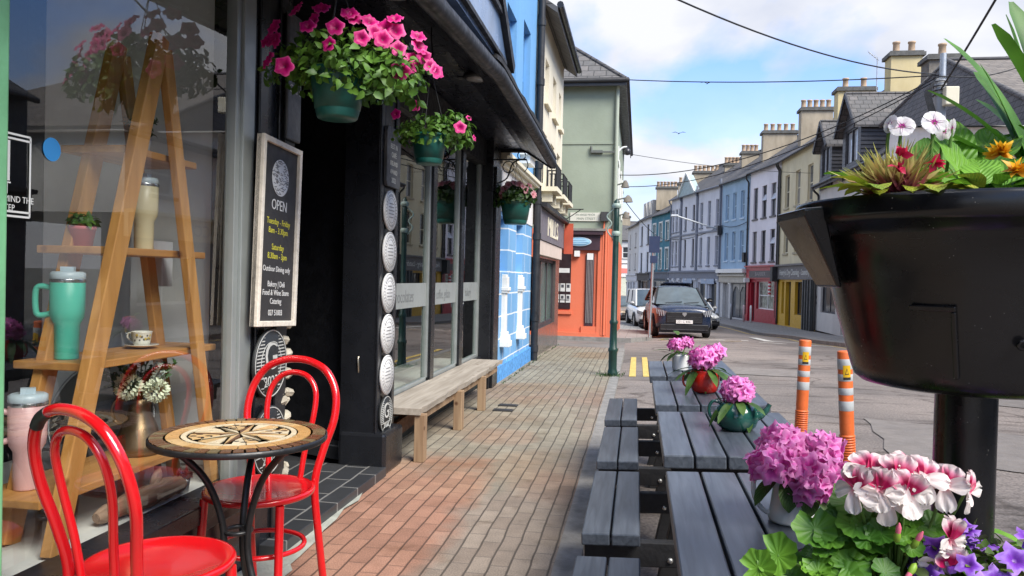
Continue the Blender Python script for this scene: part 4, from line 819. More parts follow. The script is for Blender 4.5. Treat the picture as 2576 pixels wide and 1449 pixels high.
# pots of rhododendron
def truss(mb, c, rad, n, size, squash=.8):
    n = int(n*.72); size *= 1.14
    ga = math.pi*(3-math.sqrt(5))
    for i in range(n):
        s = 1-1.55*(i+.5)/n; q = math.sqrt(max(0, 1-s*s)); a = i*ga+rnd.uniform(-.2, .2)
        d = Vector((q*math.cos(a), q*math.sin(a), s)); p = Vector(c)+Vector((d.x*rad, d.y*rad, d.z*rad*squash))*rnd.uniform(.74, 1.12)
        flower5(mb, aim(p, d+Vector((rnd.uniform(-.3, .3), rnd.uniform(-.3, .3), rnd.uniform(-.2, .2))), rnd.uniform(0, 6)), size*rnd.uniform(.85, 1.2), 5, .8, .27, 0, 4, 25)
def flowers_in(name, label, cat, loc, body, mats, trusses, leaves, rim_z, grp='pots of magenta rhododendron on the tables', parts=()):
    t = thing(name, label, cat, loc, grp)
    obj('pot', body, mats, t, local=True)
    for nm, mb, m in parts: obj(nm, mb, m, t, local=True)
    lv = MB()
    for (dx_, dy_, z, a, tilt, L, W) in leaves:
        M = Matrix.Translation((dx_, dy_, z)) @ Matrix.Rotation(a, 4, 'Z') @ Matrix.Rotation(tilt, 4, 'X'); leaf_fine(lv, M, L, W, .35, .18, .01, 6, 4)
    obj('leaves', lv, LEAFR, t, local=True)
    sm = MB()
    for c, r, n, sz in trusses:
        b = MB(); truss(b, c, r, n, sz); obj('flower_head', b, RHODO, t, local=True); sm.tube([(0, 0, rim_z-.05), (c[0]*.6, c[1]*.6, (rim_z+c[2])/2), c], .004, 5)
    obj('stems', sm, STEM, t, local=True)
    return t
def ring_leaves(n, r, z, L, W, tilt=(-.1, .5)): return [(r*math.cos(a), r*math.sin(a), z, a-math.pi/2, rnd.uniform(*tilt), L*rnd.uniform(.8, 1.15), W) for a in [2*math.pi*i/n+rnd.uniform(-.25, .25) for i in range(n)]]
ENW = mat('white enamel', (.80, .80, .78), .12, var=.03, coat=.5)
x, y = .405, 2.07
body = MB().lathe([(.001, 0), (.058, 0), (.060, .006), (.055, .04), (.050, .08), (.053, .105), (.060, .118), (.057, .118), (.048, .10), (.044, .08)], 36)
sp_ = MB().grid(lambda u, v: (.050+.052*v, (u-.5)*.05*(1-v*.55), .075+.05*v-.02*(1-(2*u-1)**2)*(1-v*.5)), 6, 4)
hd = MB().tube(smooth_path([(-.052, 0, .108), (-.085, 0, .116), (-.098, 0, .090), (-.092, 0, .05), (-.070, 0, .022), (-.056, 0, .016)]), .0065, 8)
jl = ring_leaves(5, .045, .115, .10, .05, (-.9, .1))+[(-.03, -.05, .115, math.pi*1.1, -.9, .08, .055), (.03, -.05, .115, math.pi*.95, -1.1, .09, .05)]
flowers_in('enamel_jug', 'white enamel jug of magenta rhododendron on the nearest table', 'jug', (x, y, ontable(x)), body, ENW,
           [((-.058, -.04, .150), .056, 30, .027), ((.055, -.04, .135), .058, 30, .027), ((-.02, .03, .185), .060, 32, .027), ((.07, .03, .180), .052, 28, .026), ((.03, -.075, .105), .044, 22, .025)], jl, .12, parts=[('spout', sp_, ENW), ('handle', hd, ENW)])
TEAG = mat('green enamel', (.012, .075, .058), .12, var=.1, coat=.5)
x, y = .415, 3.30
body = MB().lathe([(.001, 0), (.060, 0), (.078, .018), (.088, .05), (.083, .085), (.062, .108), (.050, .114), (.048, .108)], 36)
hd = MB().tube(smooth_path([(-.062, 0, .105), (-.095, 0, .112), (-.112, 0, .085), (-.105, 0, .05), (-.080, 0, .03)]), .0065, 8)
sp_ = MB().tube(smooth_path([(.075, 0, .05), (.11, 0, .075), (.13, 0, .11)]), [.016]*5+[.013]*4+[.010]*4, 10)
flowers_in('teapot', 'dark green enamel teapot holding one magenta rhododendron head', 'teapot', (x, y, ontable(x)), body, TEAG, [((0, 0, .160), .062, 50, .027)], ring_leaves(9, .03, .118, .13, .038, (-.75, .15))+[(.0, -.03, .12, math.pi, -1.2, .13, .042), (.03, -.03, .12, math.pi*1.1, -.9, .13, .04)], .11, parts=[('handle', hd, TEAG), ('spout', sp_, TEAG)])
REDE = mat('red enamel', (.62, .02, .01), .12, var=.06, coat=.5)
x, y = .375, 4.36
body = MB().lathe([(.001, 0), (.052, 0), (.068, .014), (.078, .05), (.080, .10), (.078, .118), (.081, .122), (.074, .122), (.070, .08)], 36)
hd = MB().tube(smooth_path([(-.077, 0, .10), (-.108, 0, .105), (-.118, 0, .07), (-.108, 0, .035), (-.073, 0, .025)]), .006, 8)
flowers_in('enamel_pot', 'bright red enamel pot of magenta rhododendron on the third table', 'pot', (x, y, ontable(x)), body, REDE, [((-.02, -.03, .185), .074, 50, .030), ((.05, .03, .215), .050, 28, .028)], ring_leaves(12, .045, .13, .16, .042, (-.55, .2))+[(.0, -.05, .13, math.pi, -1.1, .13, .045), (-.05, -.04, .13, math.pi*.8, -.6, .15, .045)], .12, parts=[('handle', hd, REDE)])
x, y = .300, 5.42
body = MB().lathe([(.001, 0), (.05, 0), (.055, .01), (.060, .10), (.062, .11), (.055, .11), (.05, .06)], 32)
flowers_in('flower_pot', 'small white pot of magenta rhododendron on the furthest table', 'pot', (x, y, ontable(x)), body, ENW, [((-.03, 0, .17), .050, 34, .026), ((.04, .03, .185), .042, 26, .025)], ring_leaves(10, .04, .12, .14, .04, (-.3, .5))+[(-.06, 0, .2, 1.4, .3, .1, .045), (-.02, .02, .24, .3, .6, .09, .04)], .1)

# ------------------------------------------------------------------ things in the display window
PINE = woodmat('honey pine', (.42, .19, .05), (.62, .31, .095), axis=2, rough=.45, sc_=8)
PINEY = woodmat('honey pine board', (.38, .17, .05), (.57, .28, .085), axis=1, rough=.45, sc_=8)
t = thing('ladder_shelf', 'honey pine ladder shelf of two A frames and four boards in the display window', 'shelf', (-1.96, 2.72, .42))
for X, o in ((-1.84, 0), (-2.07, .07)):
    obj('leg', MB().bar((X, 2.22+o, .42), (X, 2.735+o, 2.25), .040, .074, upv=(0, 1, 0)), PINE, t, bevel=.004); obj('leg', MB().bar((X+.0, 3.17+o, .42), (X, 2.765+o, 2.21), .034, .058, upv=(0, 1, 0)), PINE, t, bevel=.004)
for z, y0, y1 in ((1.80, 2.60, 3.06), (1.42, 2.49, 3.14), (1.012, 2.39, 3.24), (.588, 2.20, 3.28)):
    obj('shelf_board', MB().box(-2.15, -1.875, y0, y1, z-.014, z+.014), PINEY, t, bevel=.004)
def tumbler(loc, label, col, lidc, h, grp, strawc, rz, handle=True, twist=False):
    t = thing('tumbler', label, 'tumbler', loc, grp); c = mat(label[:24], col, .35, var=.05, scale=5)
    k = h/.30
    obj('body', MB().lathe([(.001, 0), (.035*k, 0), (.036*k, .004), (.038*k, .115*k), (.049*k, .135*k), (.052*k, .16*k), (.053*k, .262*k), (.050*k, .264*k)], 32), c, t, local=True)
    obj('lid', MB().lathe([(.052*k, .264*k), (.054*k, .268*k), (.053*k, .285*k), (.045*k, .29*k), (.001, .29*k)], 32).box(-.02*k, .02*k, -.014*k, .014*k, .288*k, .306*k), mm_('pale lid', (.50, .60, .66), .3), t, local=True)
    obj('band', MB().lathe([(.0535*k, .254*k), (.0542*k, .256*k), (.0542*k, .263*k), (.0535*k, .265*k)], 32, caps=False), mm_('steel band', (.5, .5, .5), .25, metal=.9), t, local=True)
    if handle: obj('handle', MB().tube(smooth_path([(.048*k, 0, .235*k), (.080*k, 0, .24*k), (.094*k, 0, .225*k), (.094*k, 0, .17*k), (.085*k, 0, .145*k), (.05*k, 0, .15*k)]), .0095*k, 8), c, t, local=True)
    t.rotation_euler = (0, 0, rz)
tumbler((-2.02, 2.49, 1.027), 'mint green handled tumbler on the left of the ladder shelf', (.08, .52, .38), 0, .325, 'tumblers in the window', 0, R(-155))
tumbler((-2.03, 2.325, .603), 'pale pink handled tumbler on the lowest ladder board', (.70, .42, .42), 0, .335, 'tumblers in the window', 0, R(-140))
tumbler((-1.98, 2.86, 1.435), 'tall cream tumbler behind the front leg of the ladder shelf', (.68, .60, .38), 0, .30, 'tumblers in the window', 0, R(0), False)
t = thing('teacup', 'white patterned teacup on its saucer on the ladder shelf', 'teacup', (-2.03, 2.93, 1.027))
CH_ = mat('china', (.72, .70, .62), .2, var=.04, coat=.4); 
cp = obj('cup', MB().lathe([(.018, .012), (.030, .013), (.034, .03), (.040, .066), (.042, .07), (.040, .07), (.033, .032), (.001, .02)], 32), CH_, t, local=True)
obj('saucer', MB().lathe([(.001, .002), (.03, .002), (.066, .014), (.068, .017), (.03, .007), (.001, .006)], 32), CH_, t, local=True)
obj('handle', MB().tube(smooth_path([(-.038, .0, .06), (-.06, 0, .06), (-.064, 0, .04), (-.036, 0, .028)]), .0045, 6), CH_, t, local=True)
pt_ = MB(); rnd = random.Random(6)
for k in range(16):
    a = rnd.uniform(-2.6, .6); z = rnd.uniform(.034, .058); r = .0345+.006*(z-.03)/.036+.0008; pt_.lathe([(.001, .001), (rnd.uniform(.003, .006), 0)], 6, M=aim((r*math.cos(a), r*math.sin(a), z), (math.cos(a), math.sin(a), 0)), mi=k % 2)
obj('pattern', pt_, [mm_('pattern yellow', (.5, .35, .05)), mm_('pattern dark', (.08, .07, .05))], t, local=True)
COP = mat('tarnished copper', (.20, .135, .075), .33, metal=.85, var=.3, scale=5)
t = thing('copper_jug', 'tarnished copper jug holding pale flowers on the lowest ladder board', 'jug', (-2.0, 2.88, .603))
obj('body', MB().lathe([(.001, 0), (.088, 0), (.095, .012), (.092, .04), (.065, .12), (.045, .165), (.042, .19), (.052, .225), (.049, .225), (.040, .19)], 36), COP, t, local=True)
obj('handle', MB().tube(smooth_path([(-.045, -.01, .21), (-.085, -.02, .22), (-.105, -.025, .18), (-.095, -.02, .13), (-.062, -.012, .115)]), .008, 8), COP, t, local=True)
f = MB(); rnd = random.Random(14)
def sprig(mb, a, b, n, L, W, mi=0):
    A_, B2 = Vector(a), Vector(b); mb.tube([A_, (A_+B2)/2+Vector((0, 0, .02)), B2], .002, 4, mi)
    for k in range(n):
        q = .3+.7*k/n; p = A_+(B2-A_)*q+Vector((0, 0, .03*q*(1-q)*2)); leaf(mb, aim(p, (B2-A_)+Vector((rnd.uniform(-1, 1), rnd.uniform(-1, 1), rnd.uniform(-.3, .6)))*.3) @ Matrix.Rotation(rnd.uniform(0, 6), 4, 'Z') @ Matrix.Rotation(R(50), 4, 'X'), L*rnd.uniform(.7, 1.2), W, .3, .2, 2, mi)
for k in range(24):
    a = rnd.uniform(0, 6.28); q = rnd.uniform(.06, .17); sprig(f, (0, 0, .21), (q*math.cos(a)-.03, q*math.sin(a)+.0, .27+rnd.uniform(.02, .13)), 14, .028, .018)
obj('foliage', f, LEAFD, t, local=True)
f = MB()
for k in range(5): sprig(f, (.02, 0, .21), (.09+rnd.uniform(-.05, .04), rnd.uniform(-.06, .06), .33+rnd.uniform(-.04, .05)), 14, .022, .012)
obj('pale_sprigs', f, mat('pale sprig', (.45, .52, .42), .7), t, local=True)
POM = mat('pale green pompon', (.68, .72, .52), .6, var=.1)
for c, r in (((.01, -.085, .285), .047), ((.095, -.03, .265), .043)):
    b = MB(); ga = math.pi*(3-math.sqrt(5))
    for i in range(110):
        s = 1-2*(i+.5)/110; q = math.sqrt(1-s*s); d = Vector((q*math.cos(i*ga), q*math.sin(i*ga), s)); leaf(b, aim(Vector(c)+d*r*.8, d, i) @ Matrix.Rotation(R(35), 4, 'X'), r*.42, r*.34, -.5, .4, 2)
    obj('pompon_flower', b, POM, t, local=True)
PPOT = mat('pink pot', (.62, .12, .13), .6, var=.06)
def small_pot(loc, label, r, h, m, leafm, n, L, rz_):
    t = thing('potted_plant', label, 'pot plant', loc); obj('pot', MB().lathe([(.001, 0), (r*.72, 0), (r*.95, h*.82), (r, h*.83), (r, h), (r*.9, h), (r*.88, h*.9), (.001, h*.9)], 28), m, t, local=True)
    f = MB(); leaves_on(f, [(p, d) for p, d in dome(n, rz_, rz_, rz_*.7, h+.01, -.1)], L, L*.7); obj('foliage', f, leafm, t, local=True)
small_pot((-2.04, 2.585, 1.434), 'pink pot with a small bushy green plant on the ladder shelf', .047, .075, PPOT, LEAF, 90, .028, .045)
small_pot((-1.865, 2.985, .42), 'little white pot with a dark succulent on the window floor', .028, .06, WHITE, mat('dark succulent', (.10, .03, .03), .5), 24, .03, .02)
t = thing('trailing_plant', 'white pot with trailing greenery on the top ladder board', 'pot plant', (-2.0, 2.86, 1.814))
obj('pot', MB().lathe([(.001, 0), (.03, 0), (.04, .07), (.036, .07)], 20), WHITE, t, local=True)
f = MB()
for k in range(9): a = rnd.uniform(0, 6.28); sprig(f, (0, 0, .07), (.07*math.cos(a), .07*math.sin(a), .07+rnd.uniform(.0, .10)), 12, .026, .016)
obj('foliage', f, LEAFD, t, local=True)
b = MB(); rnd = random.Random(31)
pp = [(-1.90, 2.50, .455), (-1.88, 2.62, .47), (-1.875, 2.76, .465), (-1.86, 2.88, .475), (-1.85, 2.97, .46)]
b.tube(smooth_path(pp, 4), [.02, .028, .034, .03, .036, .042, .036, .04, .046, .042, .038, .046, .04, .034, .036, .026, .012], 9).tube(smooth_path([(-1.875, 2.8, .49), (-1.9, 2.86, .54), (-1.93, 2.9, .56)], 4), [.022]*4+[.014]*4+[.008], 7)
tag(obj('driftwood', b, woodmat('driftwood bark', (.16, .09, .055), (.32, .21, .14), axis=1, rough=.85, sc_=20), origin=(-1.87, 2.75, .42)), 'knotty brown driftwood lying on the white window floor', 'driftwood')
t = thing('metal_tray', 'grey metal baking tray propped behind the ladder shelf', 'tray', (-2.35, 3.1, .42))
LM = Matrix.Translation((-2.38, 3.1, .42)) @ Matrix.Rotation(R(-14), 4, 'X') @ frame((0, 0, 0), (1, 0, 0), (0, 0, 1), (0, -1, 0))
obj('dish', MB().prism([(.26*math.cos(a), .26+.26*math.sin(a)) for a in [2*math.pi*i/40 for i in range(40)]], lambda a, c: LM @ Vector((a, c, 0)), lambda a, c: LM @ Vector((a, c, .012))), mat('dull tray metal', (.16, .16, .155), .5, metal=.5), t)
obj('rim', MB().tube([LM @ Vector((.26*math.cos(a), .26+.26*math.sin(a), .012)) for a in [2*math.pi*i/40 for i in range(40)]], .008, 6, closed=True), STEEL, t)
st = thing('window_sticker', 'white outlined mind the step sticker on the window by the green post', 'sticker', (-1.775, 1.95, 1.5))
b = MB(); X0, X1 = -1.7775, -1.7765
for z in (1.500, 1.513, 1.735, 1.722): b.box(X0, X1, 1.78, 2.03, z-.003, z+.003)
b.box(X0, X1, 2.027, 2.033, 1.50, 1.735); b.box(X0, X1, 1.86, 1.955, 1.60, 1.715)
b.join(text('MIND THE', .026, FX(1.99, 1.548, X1), .0002, .9)); b.join(text('STEP', .026, FX(1.95, 1.523, X1), .0002, .9)); b.join(text('IT', .05, FX(1.94, 1.578, X1), .0002, .9))
obj('print', b, mat('white vinyl', (.7, .72, .7), .6), st)
t = thing('card_sign', 'white card with a black letter V standing in the window corner', 'sign', (-1.80, 1.93, .43))
obj('card', MB().box(-1.84, -1.835, 1.80, 1.985, .43, .60), WHITE, t); obj('lettering', text('V', .075, FX(1.965, .48, -1.834), .0005), mm_('ink', (.02, .02, .02)), t)
tag(obj('paper_notice', MB().box(-2.086, -2.084, 3.05, 3.22, 1.28, 1.48), mat('paper', (.7, .7, .74), .7), origin=(-2.085, 3.13, 1.3)), 'sheet of white paper hung behind the ladder shelf', 'notice')
tag(obj('window_sticker', MB().lathe([(.001, .0012), (.036, .0012), (.036, 0)], 32, M=FX(2.115, 1.715, -1.778), sm=False), mat('flat blue disc', (.03, .22, .52), .5), origin=(-1.778, 2.155, 1.7)), 'round blue disc on the display window glass', 'sticker')  # plain round blue disc set flat on the pane

# ------------------------------------------------------------------ the two tier planter on its post
PC = Vector((.585, 1.50, 0)); PBL = speckled('black moulded plastic', (.0065, .0065, .0075), .25, (.22, .21, .19))
t = thing('planter', 'tall black plastic planter of two bowls on a thick post, planted with flowers', 'planter', tuple(PC))
LP = Matrix.Translation(PC)
obj('post', MB().lathe([(.05, 0), (.05, 1.25)], 32, M=LP), PBL, t)
def bowl(zr, zb_, rr, rb):
    h = zr-zb_
    wt = rr*.855; pr = [(.001, zb_), (rb*.80, zb_), (rb*.90, zb_+.004), (rb*.965, zb_+.014), (rb, zb_+.032)]+[(rb+(wt-rb)*q, zb_+.032+(h-.10)*q) for q in (.25, .5, .75, 1)]+[(rr*.90, zr-.052), (rr*.965, zr-.042), (rr*.992, zr-.036), (rr, zr-.028), (rr, zr-.006), (rr*.993, zr), (rr*.95, zr), (rr*.93, zr-.03), (rr*.86, zr-.07)]
    b = MB().lathe(pr, 96, M=LP)
    return b
ub = bowl(1.505, 1.183, .298, .192)
up_ = obj('upper_bowl', ub, PBL, t)
def lug(a, zr, rr, name, par):      # moulded carrying grip that stands off the rim and tapers down the side
    ca, sa = math.cos(a), math.sin(a); rad = Vector((ca, sa, 0)); tg = Vector((-sa, ca, 0)); b = MB()
    for (w0, w1, off) in ((.075, .05, .0),):
        v = []
        for r, z, w_ in ((rr*.97, zr-.012, w0), (rr+.026, zr-.016, w0), (rr+.024, zr-.03, w0), (rr*.85, zr-.150, w1), (rr*.82, zr-.150, w1)):
            for s in (-1, 1): p = PC+rad*r+tg*w_*s; v.append((p.x, p.y, z))
        b.add(v, [(0, 2, 3, 1), (2, 4, 5, 3), (4, 6, 7, 5), (6, 8, 9, 7), (0, 8, 6, 2), (2, 6, 4), (1, 3, 7, 9), (3, 5, 7), (0, 1, 9, 8)])
    obj(name, b, PBL, par, bevel=.006)
lug(R(188), 1.505, .298, 'grip', t); lug(R(8), 1.505, .298, 'grip', t)
nb_ = MB()
for a in (R(236),):
    ca, sa = math.cos(a), math.sin(a); rad = Vector((ca, sa, 0)); tg = Vector((-sa, ca, 0))
    def bp(q, s, o): p = PC+rad*(.192+(.2548-.192)*q+o)+tg*s; return (p.x, p.y, 1.215+.222*q)
    for s0, s1, q0, q1 in ((.026, .034, .0, .48), (-.034, .034, .48, .52)):
        vs = [bp(q0, s0, .001), bp(q0, s1, .001), bp(q1, s1, .001), bp(q1, s0, .001), bp(q0, s0, .007), bp(q0, s1, .007), bp(q1, s1, .007), bp(q1, s0, .007)]
        nb_.add(vs, [(4, 5, 6, 7), (0, 1, 5, 4), (1, 2, 6, 5), (2, 3, 7, 6), (3, 0, 4, 7)])
obj('moulded_recess', nb_, PBL, t, bevel=.002)
a = R(268); hp = PC+Vector((math.cos(a), math.sin(a), 0))*.2185
obj('drain_hole', MB().lathe([(.004, .002), (.0075, .003), (.009, .0015), (.009, -.002)], 16, M=aim((hp.x, hp.y, 1.275), (math.cos(a), math.sin(a), -.35))).lathe([(.001, .0022), (.006, .0022)], 14, M=aim((hp.x, hp.y, 1.275), (math.cos(a), math.sin(a), -.35)), mi=1), [PBL, mm_('hole', (.001, .001, .001), .9)], t)
obj('lower_bowl', bowl(.80, .46, .315, .19), PBL, t)
lug(R(200), .80, .315, 'grip', t)
obj('compost', MB().lathe([(.001, 1.475), (.275, 1.465)], 40, M=LP).lathe([(.05, .775), (.30, .77)], 40, M=LP, caps=False), SOIL, t)
# upper bowl plants
rnd = random.Random(77)
def at3(x, y, z): return Vector((x, y, z))
pr = MB()
for (x, y, z, az, tilt, L, W, bend) in ((.565, 1.43, 1.53, -12, 70, .165, .072, .24), (.595, 1.41, 1.53, -44, 56, .17, .08, .30), (.560, 1.37, 1.525, 34, 66, .125, .055, .16), (.585, 1.36, 1.525, -58, 40, .15, .075, .28), (.545, 1.34, 1.522, 80, 26, .135, .055, .26), (.530, 1.32, 1.518, 62, 16, .115, .050, .22), (.600, 1.32, 1.522, -75, 30, .12, .075, .30), (.60, 1.30, 1.518, -95, 16, .11, .065, .30), (.575, 1.30, 1.520, -150, 32, .06, .05, .5), (.545, 1.30, 1.518, 125, 26, .07, .045, .45), (.62, 1.44, 1.53, -20, 66, .15, .07, .2), (.575, 1.35, 1.525, -15, 50, .10, .06, .3), (.53, 1.35, 1.52, 100, 12, .10, .045, .3)):
    x -= .035
    leaf_fine(pr, Matrix.Translation((x, y, z)) @ Matrix.Rotation(R(az), 4, 'Z') @ Matrix.Rotation(R(tilt), 4, 'X'), L, W, bend, .22, .035, 16, 8)
for k in range(26):      # the fuller mound of leaves behind and between the rosettes
    x = rnd.uniform(.44, .72); y = rnd.uniform(1.38, 1.62); leaf_fine(pr, Matrix.Translation((x, y, 1.505)) @ Matrix.Rotation(R(rnd.uniform(-75, 75)), 4, 'Z') @ Matrix.Rotation(R(rnd.uniform(35, 72)), 4, 'X'), rnd.uniform(.12, .185), rnd.uniform(.05, .08), rnd.uniform(.15, .32), .22, .03, 12, 6)
obj('primula_leaves', pr, LEAFP, t)
SPK = leafmat('strap leaf', (.05, .15, .015), (.10, .26, .03), vein=False)
sp2 = MB()
for k, (x, y, az, tilt, L, W, bend) in enumerate(((.645, 1.44, 40, 80, .40, .034, .30), (.68, 1.46, 10, 82, .46, .036, .2), (.65, 1.43, 70, 72, .30, .030, .36), (.66, 1.42, -10, 84, .42, .034, .2), (.67, 1.44, -40, 78, .40, .034, .3), (.65, 1.45, 85, 62, .24, .026, .35), (.635, 1.43, 20, 76, .33, .034, .25), (.64, 1.41, 60, 84, .36, .032, .1), (.71, 1.44, -80, 65, .36, .028, .5), (.64, 1.45, 55, 80, .30, .022, .15), (.68, 1.41, 120, 72, .36, .026, .3), (.665, 1.42, 25, 70, .30, .024, .3))):
    leaf_fine(sp2, Matrix.Translation((x+.03, y, 1.48)) @ Matrix.Rotation(R(az), 4, 'Z') @ Matrix.Rotation(R(tilt), 4, 'X'), L, W, bend, .3, .0, 14, 2, base=.7, tipp=.6)
obj('strap_leaves', sp2, SPK, t)
cel = MB(); CELP = petalmat('dried stalk', [(0, (.26, .03, .06)), (.45, (.42, .10, .13)), (.66, (.46, .30, .12)), (1, (.46, .48, .13))], rough=.7)
for k in range(210):
    a = rnd.uniform(-1.15, .85); e_ = rnd.uniform(.25, 1.3); d = Vector((math.sin(a)*math.cos(e_*.5), -.25+rnd.uniform(-.5, .4), e_*.8)).normalized()
    p = Vector((.41+rnd.uniform(-.02, .02), 1.34+rnd.uniform(-.02, .04), 1.505)); leaf(cel, aim(p, d, rnd.uniform(0, 6)) @ Matrix.Rotation(R(90), 4, 'X'), rnd.uniform(.055, .105), rnd.uniform(.005, .010), rnd.uniform(-.1, .2), .2, 3)
obj('dried_stalks', cel, CELP, t)
lo_ = MB()
for k in range(16):
    a = rnd.uniform(1.6, 4.8); leaf_fine(lo_, Matrix.Translation((.42+rnd.uniform(-.07, .12), 1.30+rnd.uniform(-.03, .06), 1.512)) @ Matrix.Rotation(a-1.57, 4, 'Z') @ Matrix.Rotation(R(rnd.uniform(5, 40)), 4, 'X'), rnd.uniform(.05, .08), rnd.uniform(.03, .042), .4, .2, .03, 8, 4)
obj('low_leaves', lo_, leafmat('yellowing leaf', (.10, .22, .02), (.38, .38, .03)), t)
PANS = petalmat('white pansy petal', [(0, (.50, .02, .30)), (.20, (.45, .02, .28)), (.34, (.78, .68, .74)), (1, (.84, .82, .84))])
stm = MB()
for (x, y, z, dx_, dy_, dz_, s) in ((.420, 1.36, 1.622, -.2, -.8, .45, .66), (.476, 1.38, 1.632, .05, -.95, .25, .66), (.505, 1.42, 1.626, .5, -.8, .1, .7), (.405, 1.37, 1.628, -.9, -.4, .2, .5), (.51, 1.40, 1.625, .7, -.6, -.2, .55)):
    M = aim((x, y, z), (dx_, dy_, dz_), rnd.uniform(0, 1), s); ps = MB()
    for k in range(5): petal(ps, M @ Matrix.Rotation(k*2*math.pi/5+.3, 4, 'Z') @ Matrix.Rotation(R(12), 4, 'X'), .030, .036, .1, .25, .05)
    obj('pansy', ps, PANS, t)
    stm.tube(smooth_path([(x*.6+.19, 1.40, 1.48), (x, y+.01, z-.05), (x, y, z)]), .0028, 5)
obj('stems', stm, STEM, t)
YEL_P = petalmat('orange yellow petal', [(0, (.55, .14, .01)), (.5, (.80, .36, .01)), (1, (.84, .55, .03))])
for (x, y, z, s, n) in ((.525, 1.255, 1.560, .026, 26), (.548, 1.255, 1.535, .024, 20), (.570, 1.26, 1.525, .026, 22)):
    yf = MB()
    for k in range(n): leaf(yf, aim((x, y, z), (rnd.uniform(-1, 1), rnd.uniform(-1.2, .4), rnd.uniform(-.3, 1)), rnd.uniform(0, 6)) @ Matrix.Rotation(R(75), 4, 'X'), s*rnd.uniform(.7, 1.2), s*.45, .2, .2, 2)
    obj('marigold', yf, YEL_P, t)
RBM = petalmat('crimson bloom', [(0, (.5, .0, .05)), (1, (.72, .02, .10))])
for (x, y, z) in ((.395, 1.275, 1.562), (.388, 1.27, 1.542), (.445, 1.28, 1.55)):
    rd = MB()
    for k in range(7): leaf(rd, aim((x, y, z), (rnd.uniform(-1, 1), rnd.uniform(-1.2, .2), rnd.uniform(-.6, 1)), rnd.uniform(0, 6)) @ Matrix.Rotation(R(70), 4, 'X'), .017, .013, .2, .3, 2)
    obj('red_bloom', rd, RBM, t)
# lower bowl plants: geranium, campanula, calendula
def gleaf(mb, M, Rr, cup=.35, mi=0):      # rounded, scalloped, pleated leaf
    n, sg = 5, 40; vs = [(0, 0, 0)]; uv = [(.5, 0)]; fs = []
    for k in range(1, n+1):
        q = k/n
        for j in range(sg):
            a = 2*math.pi*j/sg; lob = 1+.07*math.cos(7*a)*q+.03*math.cos(21*a)*q; gap = 1-.55*math.exp(-((a-math.pi)/.32)**2)*q; r = Rr*q*lob*gap
            vs.append((r*math.sin(a), r*math.cos(a), cup*Rr*q*q+.07*Rr*q*math.cos(14*a))); uv.append((.5+.5*q*math.sin(7*a/2), q))
    for j in range(sg): fs.append((0, 1+j, 1+(j+1) % sg))
    for k in range(n-1):
        for j in range(sg): fs.append((1+k*sg+j, 1+(k+1)*sg+j, 1+(k+1)*sg+(j+1) % sg, 1+k*sg+(j+1) % sg))
    mb.add(vs, fs, mi, True, M, uv)
ge = MB(); gs = MB()
root = Vector((.43, 1.36, .80)); GO = Vector((-.035, 0, .022))
spots_ = []
for k in range(125):
    a = rnd.uniform(0, 6.28); q = math.sqrt(rnd.random()); p = Vector((.435+.165*q*math.cos(a), 1.315+.11*q*math.sin(a), .985-.15*q*q+rnd.uniform(-.05, .012)))
    spots_.append((p, Vector(((p.x-.435)*3, (p.y-1.31)*3-.55, 1.0)).normalized(), rnd.uniform(.016, .031)))
spots_ += [(Vector((.265, 1.28, .905)), Vector((-.5, -.6, .6)), .034), (Vector((.235, 1.27, .885)), Vector((-.7, -.5, .5)), .030), (Vector((.325, 1.30, .945)), Vector((-.35, -.6, .75)), .034), (Vector((.39, 1.33, .985)), Vector((-.2, -.5, .8)), .036)]
for p, d, r in spots_:
    p = p+GO
    gleaf(ge, aim(p, d+Vector((rnd.uniform(-.35, .35), rnd.uniform(-.35, .35), rnd.uniform(-.2, .2))), rnd.uniform(0, 6.28)), r, rnd.uniform(.05, .35)); gs.tube(smooth_path([tuple(root+Vector((rnd.uniform(-.06, .04), rnd.uniform(-.03, .03), 0))), tuple((p+root)/2+Vector((0, 0, .01))), tuple(p)], 3), .0026, 5)
obj('geranium_leaves', ge, leafmat('geranium blade', (.045, .15, .012), (.15, .33, .028), vein=False), t)
GU = petalmat('blotched geranium petal', [(0, (.62, .10, .22)), (.18, (.50, .01, .10)), (.52, (.48, .005, .09)), (.70, (.74, .22, .36)), (.9, (.82, .70, .70))])
GL = petalmat('pale geranium petal', [(0, (.66, .10, .24)), (.22, (.78, .42, .46)), (.42, (.82, .70, .68)), (1, (.84, .78, .74))])
gi = 0
gf = [(.395, 1.27, 1.050, -.2, -.55, .55), (.435, 1.26, 1.045, .05, -.9, .4), (.455, 1.28, 1.055, .3, -.6, .7), (.42, 1.26, 1.010, -.1, -.95, -.1), (.375, 1.26, 1.025, -.7, -.6, .3), (.535, 1.27, 1.030, .7, -.55, .1), (.505, 1.27, 1.035, -.35, -.7, .5), (.505, 1.25, .960, .55, -.8, .05), (.500, 1.245, .925, .2, -.9, -.35), (.445, 1.255, 1.025, .2, -.9, .0), (.405, 1.25, 1.030, -.3, -.9, .2), (.47, 1.27, 1.045, -.1, -.8, .6)]
